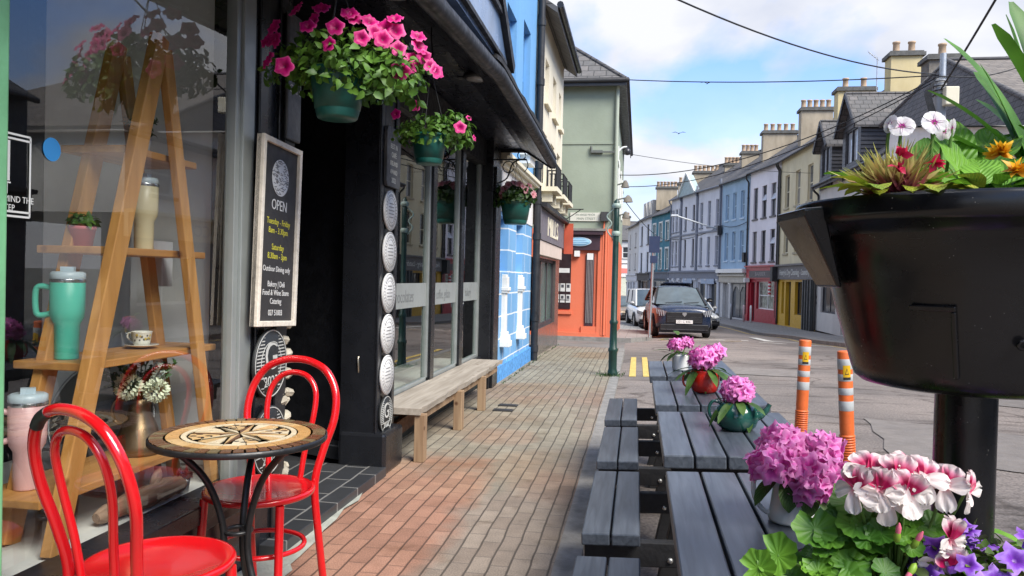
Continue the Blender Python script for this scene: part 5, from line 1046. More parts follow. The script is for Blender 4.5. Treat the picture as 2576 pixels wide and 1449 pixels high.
for k, (x, y, z, dx_, dy_, dz_) in enumerate(gf):
    x += GO.x; z += GO.z
    b = MB(); M = aim((x, y, z), (dx_, dy_, dz_), 0, rnd.uniform(.92, 1.12))
    for j, (ang, L, W, mi) in enumerate(((28, .031, .031, 0), (-28, .031, .031, 0), (100, .032, .026, 1), (180, .034, .028, 1), (-100, .032, .026, 1))):
        petal(b, M @ Matrix.Rotation(R(ang+rnd.uniform(-10, 10)), 4, 'Z') @ Matrix.Rotation(R(rnd.uniform(5, 38)), 4, 'X'), L*1.08, W*1.1, rnd.uniform(.05, .4), rnd.uniform(.1, .45), .10, mi, 9, 9)
    obj('geranium_flower', b, [GU, GL], t); gs.tube(smooth_path([tuple(root), tuple((Vector((x, y, z))+root)/2), (x, y+.004, z-.004)], 4), .0024, 5)
bud = MB()
for (x, y, z, dx_, dz_) in ((.425, 1.23, .955, .02, 1), (.455, 1.235, .925, -.5, -.7), (.415, 1.23, .90, -.25, -1), (.44, 1.23, .905, .4, -1), (.45, 1.24, .945, .3, .8)):
    x += GO.x; z += GO.z
    M = aim((x, y, z), (dx_, -.3, dz_)); bud.lathe([(.001, 0), (.0045, .004), (.0055, .012), (.004, .018)], 8, M=M, mi=0).lathe([(.004, .018), (.0042, .026), (.001, .034)], 8, M=M, mi=1)
obj('geranium_buds', bud, [mat('lime bud', (.20, .34, .03), .5), mat('pink bud', (.66, .14, .22), .5)], t); obj('geranium_stems', gs, STEM, t)
ca_ = MB(); pts = [(p+Vector((.528, 1.285, .035)), d) for p, d in dome(620, .13, .12, .12, .83, -.1)]
leaves_on(ca_, pts, .020, .014, .2); obj('campanula_leaves', ca_, leafmat('campanula leaf', (.06, .12, .02), (.20, .24, .05), vein=False), t)
VIO = petalmat('violet bell petal', [(0, (.42, .30, .55)), (.25, (.17, .03, .40)), (.7, (.24, .06, .58)), (1, (.42, .22, .74))])
vm = MB(); flower5(vm, None, .021, 5, .5, .26); vo = None
for p, d in [(p+Vector((.528, 1.285, .035)), d) for p, d in dome(60, .135, .125, .13, .83, .0)]:
    if d.y > .35: continue
    M = aim(p+d*.012, d+Vector((rnd.uniform(-.3, .3), -.3, rnd.uniform(-.2, .4))), rnd.uniform(0, 6), rnd.uniform(.75, 1.1))
    if vo is None: vo = obj('campanula_flower', vm, VIO, t, local=True); vo.matrix_local = Matrix.Translation(-PC) @ M
    else: inst(vo, Matrix.Translation(-PC) @ M, t)
for (x, y, z) in ((.715, 1.46, .935), (.405, 1.20, .855)):
    cal = MB()
    for k in range(30): leaf(cal, aim((x, y, z), (math.cos(k*2.4)*(.4+k*.02), -.75+.1*math.sin(k), math.sin(k*2.4)*(.4+k*.02)), 0) @ Matrix.Rotation(R(88), 4, 'X'), .026, .009, .1, .15, 2)
    obj('calendula_flower', cal, YEL_P, t)
cl = MB()
for k in range(14): leaf_fine(cl, Matrix.Translation((.72+rnd.uniform(-.03, .06), 1.48+rnd.uniform(-.04, .04), .86+rnd.uniform(-.03, .05))) @ Matrix.Rotation(rnd.uniform(0, 6.28), 4, 'Z') @ Matrix.Rotation(R(rnd.uniform(0, 60)), 4, 'X'), rnd.uniform(.06, .1), .035, .4, .2, .02, 8, 4)
obj('calendula_leaves', cl, LEAFP, t)

# ------------------------------------------------------------------ houses: shared builders
random.seed(5)
class Face:            # a facade: u runs along it, w out of it, z up
    def __init__(s, P0, P1):
        s.a = Vector((P0[0], P0[1], 0)); b = Vector((P1[0], P1[1], 0)); s.L = (b-s.a).length; s.d = (b-s.a)/s.L; s.n = Vector((s.d.y, -s.d.x, 0))
    def __call__(s, u, w, z): p = s.a+s.d*u+s.n*w; return (p.x, p.y, z)
    def M(s, u, w, z): return frame(s(u, w, z), s.d, (0, 0, 1), s.n)
    def box(s, mb, u0, u1, w0, w1, z0, z1, mi=0):
        v = [s(u, w, z) for z in (z0, z1) for w in (w0, w1) for u in (u0, u1)]
        return mb.add(v, [(0, 2, 3, 1), (4, 5, 7, 6), (0, 1, 5, 4), (2, 6, 7, 3), (0, 4, 6, 2), (1, 3, 7, 5)], mi)
def holed(mb, F, u0, u1, z0, z1, holes, rev=.16, w=0.0):
    us = sorted(set([u0, u1]+[h[0] for h in holes]+[h[1] for h in holes])); zs = sorted(set([z0, z1]+[h[2] for h in holes]+[h[3] for h in holes]))
    for i in range(len(us)-1):
        for j in range(len(zs)-1):
            cu, cz = (us[i]+us[i+1])/2, (zs[j]+zs[j+1])/2
            if any(h[0] < cu < h[1] and h[2] < cz < h[3] for h in holes): continue
            mb.quad(F(us[i], w, zs[j]), F(us[i+1], w, zs[j]), F(us[i+1], w, zs[j+1]), F(us[i], w, zs[j+1]))
    for a, b, c, d in holes:
        for p, q in (((a, c), (b, c)), ((b, c), (b, d)), ((b, d), (a, d)), ((a, d), (a, c))):
            mb.quad(F(p[0], w, p[1]), F(q[0], w, q[1]), F(q[0], w-rev, q[1]), F(p[0], w-rev, p[1]))
def window(F, h, par, fm=None, rev=.16, w=0.0, sill=True, glass=None, bars=(1, 1), sillm=None, surround=None):
    u0, u1, z0, z1 = h; b = MB(); t_ = .055; wa, wb = w-rev+.01, w-rev+.07
    F.box(b, u0, u0+t_, wa, wb, z0, z1); F.box(b, u1-t_, u1, wa, wb, z0, z1); F.box(b, u0+t_, u1-t_, wa, wb, z1-t_, z1); F.box(b, u0+t_, u1-t_, wa, wb, z0, z0+t_*1.3)
    for k in range(1, bars[1]+1): zc = z0+(z1-z0)*k/(bars[1]+1); F.box(b, u0+t_, u1-t_, wa, wb-.01, zc-.025, zc+.025)
    for k in range(1, bars[0]): uc = u0+(u1-u0)*k/bars[0]; F.box(b, uc-.02, uc+.02, wa, wb-.012, z0+t_, z1-t_)
    o = obj('window', b, fm or WHITE, par)
    obj('pane', F.box(MB(), u0+.02, u1-.02, wa+.005, wa+.025, z0+.02, z1-.02), glass or random.choice([DGLASS, DGLASS, DGLASS2, DGLASS3]), o)
    if sill: obj('sill', F.box(MB(), u0-.07, u1+.07, w-.1, w+.07, z0-.1, z0-.005), sillm or KERB, o)
    if surround:
        s = MB(); q = .13; F.box(s, u0-q, u0, w, w+.03, z0-.0, z1+q); F.box(s, u1, u1+q, w, w+.03, z0-.0, z1+q); F.box(s, u0, u1, w, w+.03, z1, z1+q); obj('surround', s, surround, o)
    return o
def body(name_mat, F, zb, zt, holes, par, depth=8, rev=.16, gable=None, wallname='wall'):
    b = MB(); holed(b, F, 0, F.L, zb, zt, holes, rev)
    F.box(b, .0, F.L, -depth, -rev-.02, zb, zt) if not holes else None
    for u in (0, F.L): b.quad(F(u, 0, zb), F(u, -depth, zb), F(u, -depth, zt), F(u, 0, zt))
    b.quad(F(0, -depth, zb), F(F.L, -depth, zb), F(F.L, -depth, zt), F(0, -depth, zt)); b.quad(F(0, -rev-.4, zb), F(F.L, -rev-.4, zb), F(F.L, -rev-.4, zt), F(0, -rev-.4, zt))
    b.quad(F(0, 0, zt), F(F.L, 0, zt), F(F.L, -depth, zt), F(0, -depth, zt))
    if gable:
        for u in (0.0, F.L): b.add([F(u, 0, zt), F(u, -depth, zt), F(u, -depth/2, zt+gable)], [(0, 1, 2)])
    return obj(wallname, b, name_mat, par)
def roof(F, zt, rise, depth, par, m=None, ov=.22, eu=0.0):
    b = MB(); th = .1; k = rise/(depth/2)
    for s in (0, 1):
        w0, w1 = (ov, -depth/2) if s == 0 else (-depth-ov, -depth/2); z0 = zt-ov*k
        v = [F(-eu, w0, z0), F(F.L+eu, w0, z0), F(F.L+eu, w1, zt+rise), F(-eu, w1, zt+rise)]; v2 = [(x, y, z+th) for x, y, z in v]
        b.add(v+v2, [(0, 1, 2, 3), (7, 6, 5, 4), (0, 4, 5, 1), (1, 5, 6, 2), (2, 6, 7, 3), (3, 7, 4, 0)])
    b.tube([F(-eu, -depth/2, zt+rise+th), F(F.L+eu, -depth/2, zt+rise+th)], .09, 8)
    return obj('roof', b, m or SLATE, par)
CHST = mat('chimney render', (.34, .29, .215), .9, var=.3, scale=1.6, bump=.3, streak=.3, world=True)
CHCR = mat('cream chimney render', (.58, .48, .26), .85, var=.14, scale=1.3, bump=.2, streak=.3, world=True)
CHGR = mat('grey chimney render', (.16, .145, .125), .95, var=.35, scale=3, bump=.5, world=True)
CAPM = mat('chimney cap', (.10, .10, .095), .9, var=.3, scale=6, bump=.3)
POTM = mat('clay pot', (.42, .30, .20), .8, var=.2, scale=5)
def chimney(par, x0, x1, y, thk, zb, zt, m, npots):
    o = obj('chimney', MB().box(x0, x1, y-thk/2, y+thk/2, zb, zt).box(x0-.1, x1+.1, y-thk/2-.1, y+thk/2+.1, zt, zt+.14, 1).box(x0-.04, x1+.04, y-thk/2-.04, y+thk/2+.04, zt+.14, zt+.2, 1), [m, CAPM], par)
    for k in range(npots):
        x = x0+(x1-x0)*(k+.5)/npots; obj('chimney_pot', MB().lathe([(.001, 0), (.15, 0), (.13, .05), (.12, .38), (.145, .4), (.145, .46), (.11, .46), (.10, .3)], 14, M=Matrix.Translation((x, y, zt+.2))), POTM, o)
    return o
GUT = mat('black gutter', (.02, .02, .022), .4)
def gutter(F, zt, par, ov=.24, down=None, zb=0, m=None):
    b = MB(); b.tube([F(0, ov, zt-.1), F(F.L, ov, zt-.1)], .06, 8); obj('gutter', b, m or GUT, par)
    for u in (down or []):
        b = MB(); b.tube(smooth_path([F(u, ov, zt-.12), F(u, ov*.8, zt-.3), F(u, .07, zt-.5), F(u, .07, zt-.8)], 4)+[Vector(F(u, .07, zb))], .05, 8)
        for z in (zt-1.5, zt-3.4, zt-5.2, zb+1.2): b.tube([F(u, .07, z), F(u, .07, z+.1)], .062, 8)
        obj('downpipe', b, m or GUT, par)
def paint_wall(n, c, **k):
    a = dict(rough=.8, var=.12, scale=.9, bump=.25, bscale=22, streak=.4, world=True); a.update(k); return mat(n, c, **a)

# ------------------------------------------------------------------ left side: the blue house
XB = -1.80
t = thing('blue_house', 'bright blue house with white painted block lines and two white balustrade pillars', 'house', (XB-2, 11.4, -.05))
F = Face((XB, 13.06), (XB, 9.72)); F.n = Vector((1, 0, 0))
BLU = paint_wall('bright blue render', (.15, .36, .64))
BLB = brickmat('blue blocks with white lines', (.17, .38, .64), (.15, .35, .60), (.72, .76, .78), .62, .30, .010, axes=(1, 2), rough=.7, bump=-.25, noise=.1, shift=(.13, .07), msmooth=.05)
def uY(y0, y1): return (13.06-y1, 13.06-y0)
hl = [uY(10.0, 10.62)+(1.42, 2.16), uY(11.35, 12.0)+(1.42, 2.16)]
b = MB(); holed(b, F, 0, F.L, .18, 2.22, hl, .10)
for h in hl: b.quad(F(h[0], -.10, h[2]), F(h[1], -.10, h[2]), F(h[1], -.10, h[3]), F(h[0], -.10, h[3]))
obj('block_wall', b, BLB, t)
hu = [uY(10.15, 10.95)+(3.75, 5.0), uY(11.6, 12.35)+(3.75, 5.25)]
b = MB(); holed(b, F, 0, F.L, 2.95, 7.2, hu, .16)
for u in (0, F.L): b.quad(F(u, 0, -.1), F(u, -7, -.1), F(u, -7, 7.2), F(u, 0, 7.2))
b.quad(F(0, -.5, 2), F(F.L, -.5, 2), F(F.L, -.5, 7.2), F(0, -.5, 7.2)); b.quad(F(0, 0, 7.2), F(F.L, 0, 7.2), F(F.L, -7, 7.2), F(0, -7, 7.2))
obj('wall', b, BLU, t)
for h in hu: window(F, h, t, mat('blue window frame', (.12, .32, .62), .6), glass=DGLASS)
obj('fascia_band', F.box(MB(), 0, F.L, -.2, .012, 2.22, 2.86), mat('off white band', (.70, .68, .66), .7, var=.05, scale=2, bump=.1), t)
b = MB(); F.box(b, -.0, F.L, -.2, .06, 2.80, 2.86); F.box(b, 0, F.L, -.2, .12, 2.86, 2.90); F.box(b, 0, F.L, -.2, .15, 2.90, 2.95); obj('cornice', b, CREAM, t)
obj('plinth', F.box(MB(), 0, F.L, -.3, .035, -.15, .18), mat('rough blue plinth', (.09, .30, .64), .8, var=.3, scale=14, bump=1.6, bscale=16, world=True), t)
obj('white_ledge', MB().box(XB, XB+.22, 11.5, 12.15, 3.20, 3.32).box(XB, XB+.15, 11.56, 12.1, 3.08, 3.20), WHITE, t)
PEDM = mat('chalky white pilaster', (.76, .74, .69), .75, var=.06, scale=8, bump=.2)
for yc in (10.28, 11.68):
    b = MB()
    for z0, z1, hw, pr_ in ((.42, .50, .13, .125), (.50, .56, .105, .105), (.56, .62, .085, .085), (.62, 1.14, .06, .06), (1.14, 1.17, .08, .085), (1.17, 1.22, .09, .10), (1.22, 1.36, .07, .08), (1.36, 1.39, .055, .06)): b.box(XB-.02, XB+pr_, yc-hw, yc+hw, z0, z1)
    obj('balustrade_pillar', b, PEDM, t, bevel=.008)
gutter(F, 7.2, t, down=[.0], zb=-.1)
b = MB(); b.tube([(XB+.09, 13.02, -.05), (XB+.09, 13.02, 7.0)], .055, 10)
for z in (.1, .62, 2.0, 2.6, 3.2, 4.6, 5.6): b.tube([(XB+.09, 13.02, z), (XB+.09, 13.02, z+.11)], .068, 10)
obj('downpipe', b, BLACKM, t)

# ------------------------------------------------------------------ the cream house with a shop
XC = -1.76
t = thing('cream_house', 'tall cream house with iron balconettes above a shop with cream lettering', 'house', (XC-2, 15.2, -.1))
F = Face((XC, 17.35), (XC, 13.10)); F.n = Vector((1, 0, 0)); uY = lambda y0, y1: (17.35-y1, 17.35-y0)
hh = [uY(13.8, 14.5)+(3.05, 4.0), uY(15.1, 15.8)+(3.05, 4.0), uY(16.3, 16.95)+(3.05, 4.0), uY(14.0, 14.6)+(4.6, 5.35), uY(15.3, 15.9)+(4.6, 5.35), uY(16.45, 16.9)+(4.6, 5.3)]
body(paint_wall('cream render', (.72, .66, .52)), F, 2.56, 6.05, hh, t, 8)
for k, h in enumerate(hh): window(F, h, t, sillm=CREAM)
for h in hh[:3]:
    b = MB(); F.box(b, h[0]-.1, h[1]+.1, 0, .30, 2.90, 2.98); F.box(b, h[0], h[0]+.12, 0, .2, 2.72, 2.90); F.box(b, h[1]-.12, h[1], 0, .2, 2.72, 2.90); o = obj('balconette', b, CREAM, t)
    b = MB()
    for q in range(9):
        u = h[0]-.06+(h[1]-h[0]+.12)*q/8; b.tube([F(u, .27, 2.98), F(u, .27, 3.38)], .011, 5)
    for q in range(4):
        for u in (h[0]-.06, h[1]+.06): b.tube([F(u, .03+.08*q, 2.98), F(u, .03+.08*q, 3.38)], .011, 5)
    b.tube([F(h[0]-.06, .0, 3.38), F(h[0]-.06, .27, 3.38), F(h[1]+.06, .27, 3.38), F(h[1]+.06, .0, 3.38)], .014, 5); obj('railing', b, BLACKM, o)
roof(F, 6.05, 2.8, 8, t, ov=.30); gutter(F, 6.08, t, .34)
hs = [uY(13.5, 16.6)+(.42, 1.72)]
b = MB(); holed(b, F, 0, F.L, -.2, 2.56, hs, .12); obj('shop_wall', b, mat('polished stone', (.09, .08, .075), .18, var=.3, scale=3), t)
window(F, hs[0], t, mat('shop frame', (.05, .04, .045), .5), rev=.12, sill=False, bars=(3, 0), glass=mat('shop glass', (.10, .16, .14), .05, var=.6, scale=.9, spec=.8))
sg = obj('fascia_sign', F.box(MB(), .15, F.L, .0, .10, 2.02, 2.56), mat('mauve fascia', (.16, .145, .165), .6, var=.1), t)
obj('lettering', text('MILLS', .50, FX(15.0, 2.28, XC+.105), .006, 1.5), CREAM, sg)
obj('sign_panel', F.box(MB(), .3, F.L-.05, .0, .08, 1.76, 2.01), mat('pale sign panel', (.62, .52, .45), .6, var=.1, scale=4), t)
obj('cornice', F.box(MB(), .0, F.L, .0, .2, 2.57, 2.64), GUT, t)
b = MB(); F.box(b, .02, .06, .10, .30, 1.9, 2.58); obj('projecting_sign', b, mat('red sign board', (.50, .09, .045), .5), t)
b = MB(); b.tube([F(.5, 0, 2.86), F(.5, .55, 2.86)], .012, 5).tube(smooth_path([F(.5, 0, 2.6), F(.5, .2, 2.66), F(.5, .5, 2.86)]), .01, 5); obj('iron_bracket', b, BLACKM, t)

# ------------------------------------------------------------------ the green corner house, orange below
YG, XG = 20.3, -.70
t = thing('green_house', 'sage green corner house with slate hip roof above an orange painted shop', 'house', (-4, 24, -.15))
b = MB(); Z0, Z1 = 2.66, 6.45
b.box(-8, XG, YG, 32, Z0, Z1); b.box(-8, XG+.02, YG-.02, 32.02, 4.86, 4.93); obj('wall', b, paint_wall('sage green render', (.30, .345, .265), streak=0), t)
ORM = paint_wall('orange render', (.70, .17, .085), var=.08)
b = MB(); b.box(-8, XG+.01, YG-.01, 32, -.9, Z0); b.box(-1.05, XG+.03, YG-.06, YG, -.3, 2.66); b.box(-1.45, -1.02, YG-.05, YG, -.3, .12); b.box(-2.6, -1.70, YG-.06, YG, .42, .50); b.box(-8, -1.02, YG-.08, YG, -.3, -.05); obj('orange_shopfront', b, ORM, t)
b = MB(); b.box(-2.35, -.86, YG-.20, YG, 2.60, 2.66); obj('ledge', b, KERB, t)
b = MB(); b.box(-2.4, -.92, YG-.18, YG-.0, 2.50, 2.60); b.box(-2.4, -1.0, YG-.10, YG, 2.10, 2.50); sg = obj('fascia_sign', b, mat('dark plum fascia', (.05, .025, .035), .5, var=.2), t)
ov_ = frame((-1.545, YG-.10, 2.315), (1, 0, 0), (0, 0, 1), (0, -1, 0)) @ Matrix.Diagonal((1.0, .37, 1, 1))
o = obj('oval_sign', MB().lathe([(.001, .02), (.30, .02), (.31, .015), (.31, 0)], 40, M=ov_).lathe([(.29, .024), (.32, .024), (.32, 0)], 40, M=ov_, caps=False, mi=1), [mat('sky blue oval', (.30, .58, .80), .5), mat('oval rim', (.60, .70, .76), .5)], sg)
b = MB()
for k, (z, w_) in enumerate(((2.36, .2), (2.315, .24), (2.27, .18))): b.box(-1.545-w_, -1.545+w_, YG-.127, YG-.12, z-.008, z+.008)
obj('print', b, mat('faded print', (.46, .66, .78), .6), o)
# shop window with notices, slatted panel
o = obj('shop_window', MB().box(-2.5, -1.745, YG-.03, YG-.004, .55, 2.02), mat('dark frame', (.03, .016, .018), .4), t)
b = MB(); b.box(-2.4, -1.78, YG-.036, YG-.03, 1.50, 1.62)
for i in range(3):
    for j in range(2): b.box(-2.16+i*.15, -2.04+i*.15, YG-.036, YG-.03, .72+j*.29, .93+j*.29)
obj('notices', b, mat('paper notices', (.62, .62, .60), .7), o)
b = MB(); b.box(-2.13+.01, -1.77, YG-.04, YG-.036, .78, .80)
for i in range(3):
    for j in range(2): b.box(-2.14+i*.15, -2.07+i*.15, YG-.039, YG-.036, .82+j*.29, .90+j*.29)
obj('notice_photos', b, mm_('photo ink', (.06, .06, .07)), o)
o = obj('slatted_panel', MB().box(-1.36, -1.14, YG-.045, YG, .13, 1.99), mat('plum panel', (.06, .025, .035), .5), t)
b = MB()
for k in range(5): b.box(-1.335+k*.038, -1.315+k*.038, YG-.06, YG-.045, .2, 1.86)
obj('slat', b, mat('grey slats', (.22, .20, .20), .6), o)
obj('light_box', MB().box(-1.33, -1.17, YG-.07, YG-.05, 1.85, 2.02).box(-1.66, -1.52, YG-.12, YG-.0, 1.93, 2.08), WHITE, t)
o = obj('street_sign', MB().box(-1.80, -1.02, YG-.03, YG, 2.86, 3.08), mat('ivory sign plate', (.66, .65, .56), .5, var=.08), t)
obj('lettering', text('AN tSRÁID MHÓR', .075, FY(-1.41, 3.02, YG-.031), .001, .85).join(text('MAIN STREET', .085, FY(-1.39, 2.92, YG-.031), .001, .95)), mat('green lettering', (.12, .16, .12), .5), o)
b = MB().tube([(-.86, YG-.06, -.1), (-.86, YG-.06, 2.6)], .03, 8).tube([(-.93, YG-.05, -.1), (-.93, YG-.05, 2.6), (-.90, YG-.05, 2.85)], .022, 8).tube([(-.80, YG-.05, -.1), (-.80, YG-.05, 2.7)], .018, 8); obj('conduit', b, ORM, t)
o = obj('meter_box', MB().box(-1.0, -.80, YG-.12, YG, 2.86, 3.10), mat('dark meter box', (.05, .05, .05), .5), t)
b = MB().tube([(XG+.05, YG-.05, 2.4), (XG+.05, YG-.05, 6.28)], .05, 10).tube(smooth_path([(XG+.05, YG-.05, 6.28), (XG+.07, YG-.1, 6.4)]), .05, 10)
obj('downpipe', b, paint_wall('sage pipe', (.36, .40, .32)), t)
b = MB(); ev = .30; C0 = (XG+ev, YG-ev, Z1); C1 = (XG+ev, 32, Z1); A0 = (-8, YG-ev, Z1); RG = (-4.35, YG+3.7, Z1+3.35); R2 = (-4.35, 32, Z1+3.35)
b.add([C0, A0, (-8, YG+3.7, Z1+3.35), RG], [(0, 1, 2, 3)], 1); b.add([C0, RG, R2, C1], [(0, 1, 2, 3)], 0); b.add([C0, A0, (-8, YG, Z1), (XG, YG, Z1), (XG, 32, Z1), C1], [(0, 3, 2, 1), (0, 5, 4, 3)], 2)
b.tube([C0, RG], .06, 6, 0)
obj('roof', b, [SLATE, SLATEX, GUT], t)
b = MB().tube([A0, C0, C1], .065, 8); obj('gutter', b, GUT, t); obj('eaves_board', MB().box(-8, XG+ev-.04, YG-ev+.02, YG-ev+.05, Z1-.14, Z1-.01).box(XG+ev-.05, XG+ev-.02, YG-ev, 32, Z1-.14, Z1-.01), GUT, t)
F = Face((XG, 31), (XG, YG)); F.n = Vector((1, 0, 0))
for y in (22, 24.5, 27, 29.5): obj('window', MB().box(XG, XG+.03, y, y+.9, 3.6, 5.1), WHITE, t)
b = MB().box(-1.28, -1.0, YG-.06, YG, 4.62, 4.70).tube([(-1.28, YG-.05, 4.66), (-1.30, YG-.05, 4.8)], .03, 6).box(-1.3, -.68, YG-.08, YG-.05, 4.63, 4.67); obj('iron_bracket', b, mm_('grey iron', (.12, .13, .12), .6), t)
c = thing('security_camera', 'dark dome security camera on an arm at the green house corner', 'camera', (XG, YG+.3, 4.6))
obj('bracket', MB().box(XG, XG+.12, YG+.2, YG+.4, 4.45, 4.85).tube(smooth_path([(XG+.1, YG+.3, 4.72), (XG+.2, YG+.3, 4.82), (XG+.32, YG+.3, 4.84)]), .025, 8), WHITE, c)
obj('dome', MB().lathe([(.001, -.1), (.06, -.085), (.085, -.03), (.085, .04), (.05, .07), (.02, .10)], 16, M=Matrix.Translation((XG+.33, YG+.3, 4.72))), mm_('dome', (.03, .03, .035), .3), c)
def ptz(name, label, y, z, s):
    c = thing(name, label, 'light fitting', (XG, y, z), 'fittings along the green house front')
    obj('arm', MB().tube([(XG, y, z), (XG+.35*s, y, z+.08)], .02, 6), mm_('grey iron', (.1, .1, .1)), c); obj('hood', MB().lathe([(.14*s, -.12), (.10*s, .0), (.03, .08)], 12, M=Matrix.Translation((XG+.35*s, y, z+.06))), CHGR, c)
ptz('wall_light', 'upper small grey wall light on the green house street front', 21.6, 3.95, .8); ptz('wall_light', 'middle small grey wall light on the green house street front', 22.6, 3.65, 1.0); ptz('wall_light', 'lowest small grey wall light on the green house street front', 23.4, 3.25, .8)

# ------------------------------------------------------------------ right side of the street: the terrace, from near to far
def house(name, label, P0, P1, zb, ze_, wm, rows, nwin, shop=None, rise=2.7, depth=7.5, ww=.95, surround=None, sillm=None, down=None, gutm=None, ulist=None, fm=None, glass=None, bars=(1, 1), roofm=None):
    t = thing(name, label, 'house', ((P0[0]+P1[0])/2+2, (P0[1]+P1[1])/2, zb)); F = Face(P0, P1); hs = []
    us = ulist or [F.L*(k+.5)/nwin for k in range(nwin)]
    for z0, z1 in rows:
        for u in us: hs.append((u-ww/2, u+ww/2, z0, z1))
    zs = zb+3.0 if shop else zb
    body(wm, F, zs, ze_, hs, t, depth, gable=rise)
    for h in hs: window(F, h, t, fm, surround=surround, sillm=sillm, glass=glass, bars=bars)
    r = roof(F, ze_, rise, depth, t, roofm); gutter(F, ze_, t, down=down, zb=zb, m=gutm)
    if shop: shop(F, t, zb, zs)
    return t, F, r
def shopfront(F, t, zb, zt, col, fcol, holes, words=None, wcol=None, pil=(), wsize=.4, glass=None, fz=(2.35, 2.9), stall=None, fm=None, usz=None, cor=None):
    b = MB(); holed(b, F, 0, F.L, zb-.3, zt, [h for h, k in holes], .25); b.quad(F(0, -.6, zb), F(F.L, -.6, zb), F(F.L, -.6, zt), F(0, -.6, zt)); obj('shop_wall', b, col, t)
    for h, k in holes:
        if k == 'door':
            o = obj('door', F.box(MB(), h[0], h[1], -.25, -.19, h[2], h[3]), mm_('dark door', (.03, .03, .032), .4), t); obj('pane', F.box(MB(), h[0]+.12, h[1]-.12, -.19, -.18, h[2]+.25, h[3]-.12), DGLASS, o)
        elif k == 'shutter':
            b = MB()
            for q in range(int((h[3]-h[2])/.09)): F.box(b, h[0], h[1], -.24, -.20+.02*(q % 2), h[2]+q*.09, h[2]+q*.09+.085)
            obj('shutter', b, mm_('pale shutter', (.36, .36, .36), .6), t)
        else: window(F, h, t, fm or WHITE, rev=.22, sill=False, bars=k, glass=glass)
    f = MB(); F.box(f, 0, F.L, 0, .12, zb+fz[0], zb+fz[1]); F.box(f, 0, F.L, 0, .26, zb+fz[1], zb+fz[1]+.09); s = obj('fascia_sign', f, fcol, t)
    if words: obj('lettering', text(words, wsize, F.M(F.L*.5, .125, zb+(fz[0]+fz[1])/2), .004, 1.0), wcol or WHITE, s)
    for u in pil:
        b = MB(); F.box(b, u-.16, u+.16, 0, .10, zb-.3, zb+fz[0]); F.box(b, u-.19, u+.19, 0, .13, zb-.3, zb+.35); F.box(b, u-.2, u+.2, 0, .2, zb+fz[0]-.12, zb+fz[0]); obj('pilaster', b, fcol if cor is None else cor, t)
YW = mat('mustard shopfront', (.58, .34, .02), .5, var=.08); GRF = mat('grey timber fascia', (.14, .135, .135), .6, var=.2, scale=6)
RDS = mat('deep red shopfront', (.36, .015, .03), .4, var=.12); 
# near end, mostly behind the planter, seen in the café glass
def s0(F, t, zb, zt): shopfront(F, t, zb, zt, mat('stone shop base', (.20, .20, .20), .7), mat('cream fascia', (.60, .53, .34), .6), [((1.6, 3.8, .7+zb, 2.0+zb), (2, 0)), ((4.6, 5.6, zb, 2.1+zb), 'door'), ((6.2, 8.2, .7+zb, 2.0+zb), (2, 0)), ((9, 11.5, .7+zb, 2.0+zb), (2, 0))], None, fz=(2.42, 3.0)); obj('lettering', text('RY & CO', .46, F.M(8.2, .125, zb+2.7), .004, 1.3), mat('grey letters', (.20, .19, .18), .6), t)
RC = mat('grey roughcast', (.78, .78, .75), .95, var=.12, scale=1.3, bump=1.0, bscale=26, world=True)
house('roughcast_house', 'grey roughcast house with wide slate roof behind the planter', (8.5, 29.0), (8.75, 17.0), -.3, 4.7, RC, [(3.25, 4.4)], 4, s0, .01, 6.0, 1.0)
t = [o for o in bpy.data.objects if o.name == 'roughcast_house'][0]
P_, Q_, R_, S_, T_ = (9.3, 26, 8.4), (8.3, 29.2, 7.0), (8.45, 16.8, 4.6), (17, 26, 8.4), (17, 16.8, 4.6); rb = MB(); rb.add([P_, S_, T_, R_], [(0, 3, 2, 1)], 1); rb.add([P_, R_, Q_], [(0, 2, 1)], 0); rb.add([P_, Q_, (17, 29.2, 7.0), S_], [(0, 1, 2, 3)], 1); rb.tube([Q_, P_, S_], .09, 6); rb.tube([R_, P_], .07, 6)
obj('slate_roof', rb, [SLATE, brickmat('brown grey slates', (.13, .115, .10), (.20, .175, .15), (.05, .045, .04), .32, .11, .008, axes=(0, 2), noise=.4, bump=.5)], t)
obj('upper_wall', MB().add([(8.5, 29.0, 4.6), (8.75, 17, 4.6), (8.5, 29.0, 6.9)], [(0, 1, 2)]).add([(8.5, 29, -.3), (16, 29, -.3), (16, 29, 6.9), (8.5, 29, 6.9)], [(0, 1, 2, 3)]), RC, t)
house('grey_house', 'dark grey house beyond the planter at the near end of the street', (8.77, 14.0), (9.0, 2.0), -.1, 4.8, paint_wall('dark grey render', (.10, .105, .115)), [(3.2, 4.4)], 4, lambda F, t, zb, zt: shopfront(F, t, zb, zt, mat('dark shop', (.06, .06, .065), .5), mat('black fascia', (.03, .03, .03), .5), [((1, 4, .6, 2.1), (2, 0)), ((5, 6, 0, 2.1), 'door'), ((7, 10.5, .6, 2.1), (3, 0))]), 2.0, 7)
house('white_house', 'plain white rendered house at the very near end of the street', (9.0, 1.9), (9.1, -14), 0, 7, paint_wall('white render', (.6, .6, .57)), [(.9, 2.2), (3.6, 5)], 5)
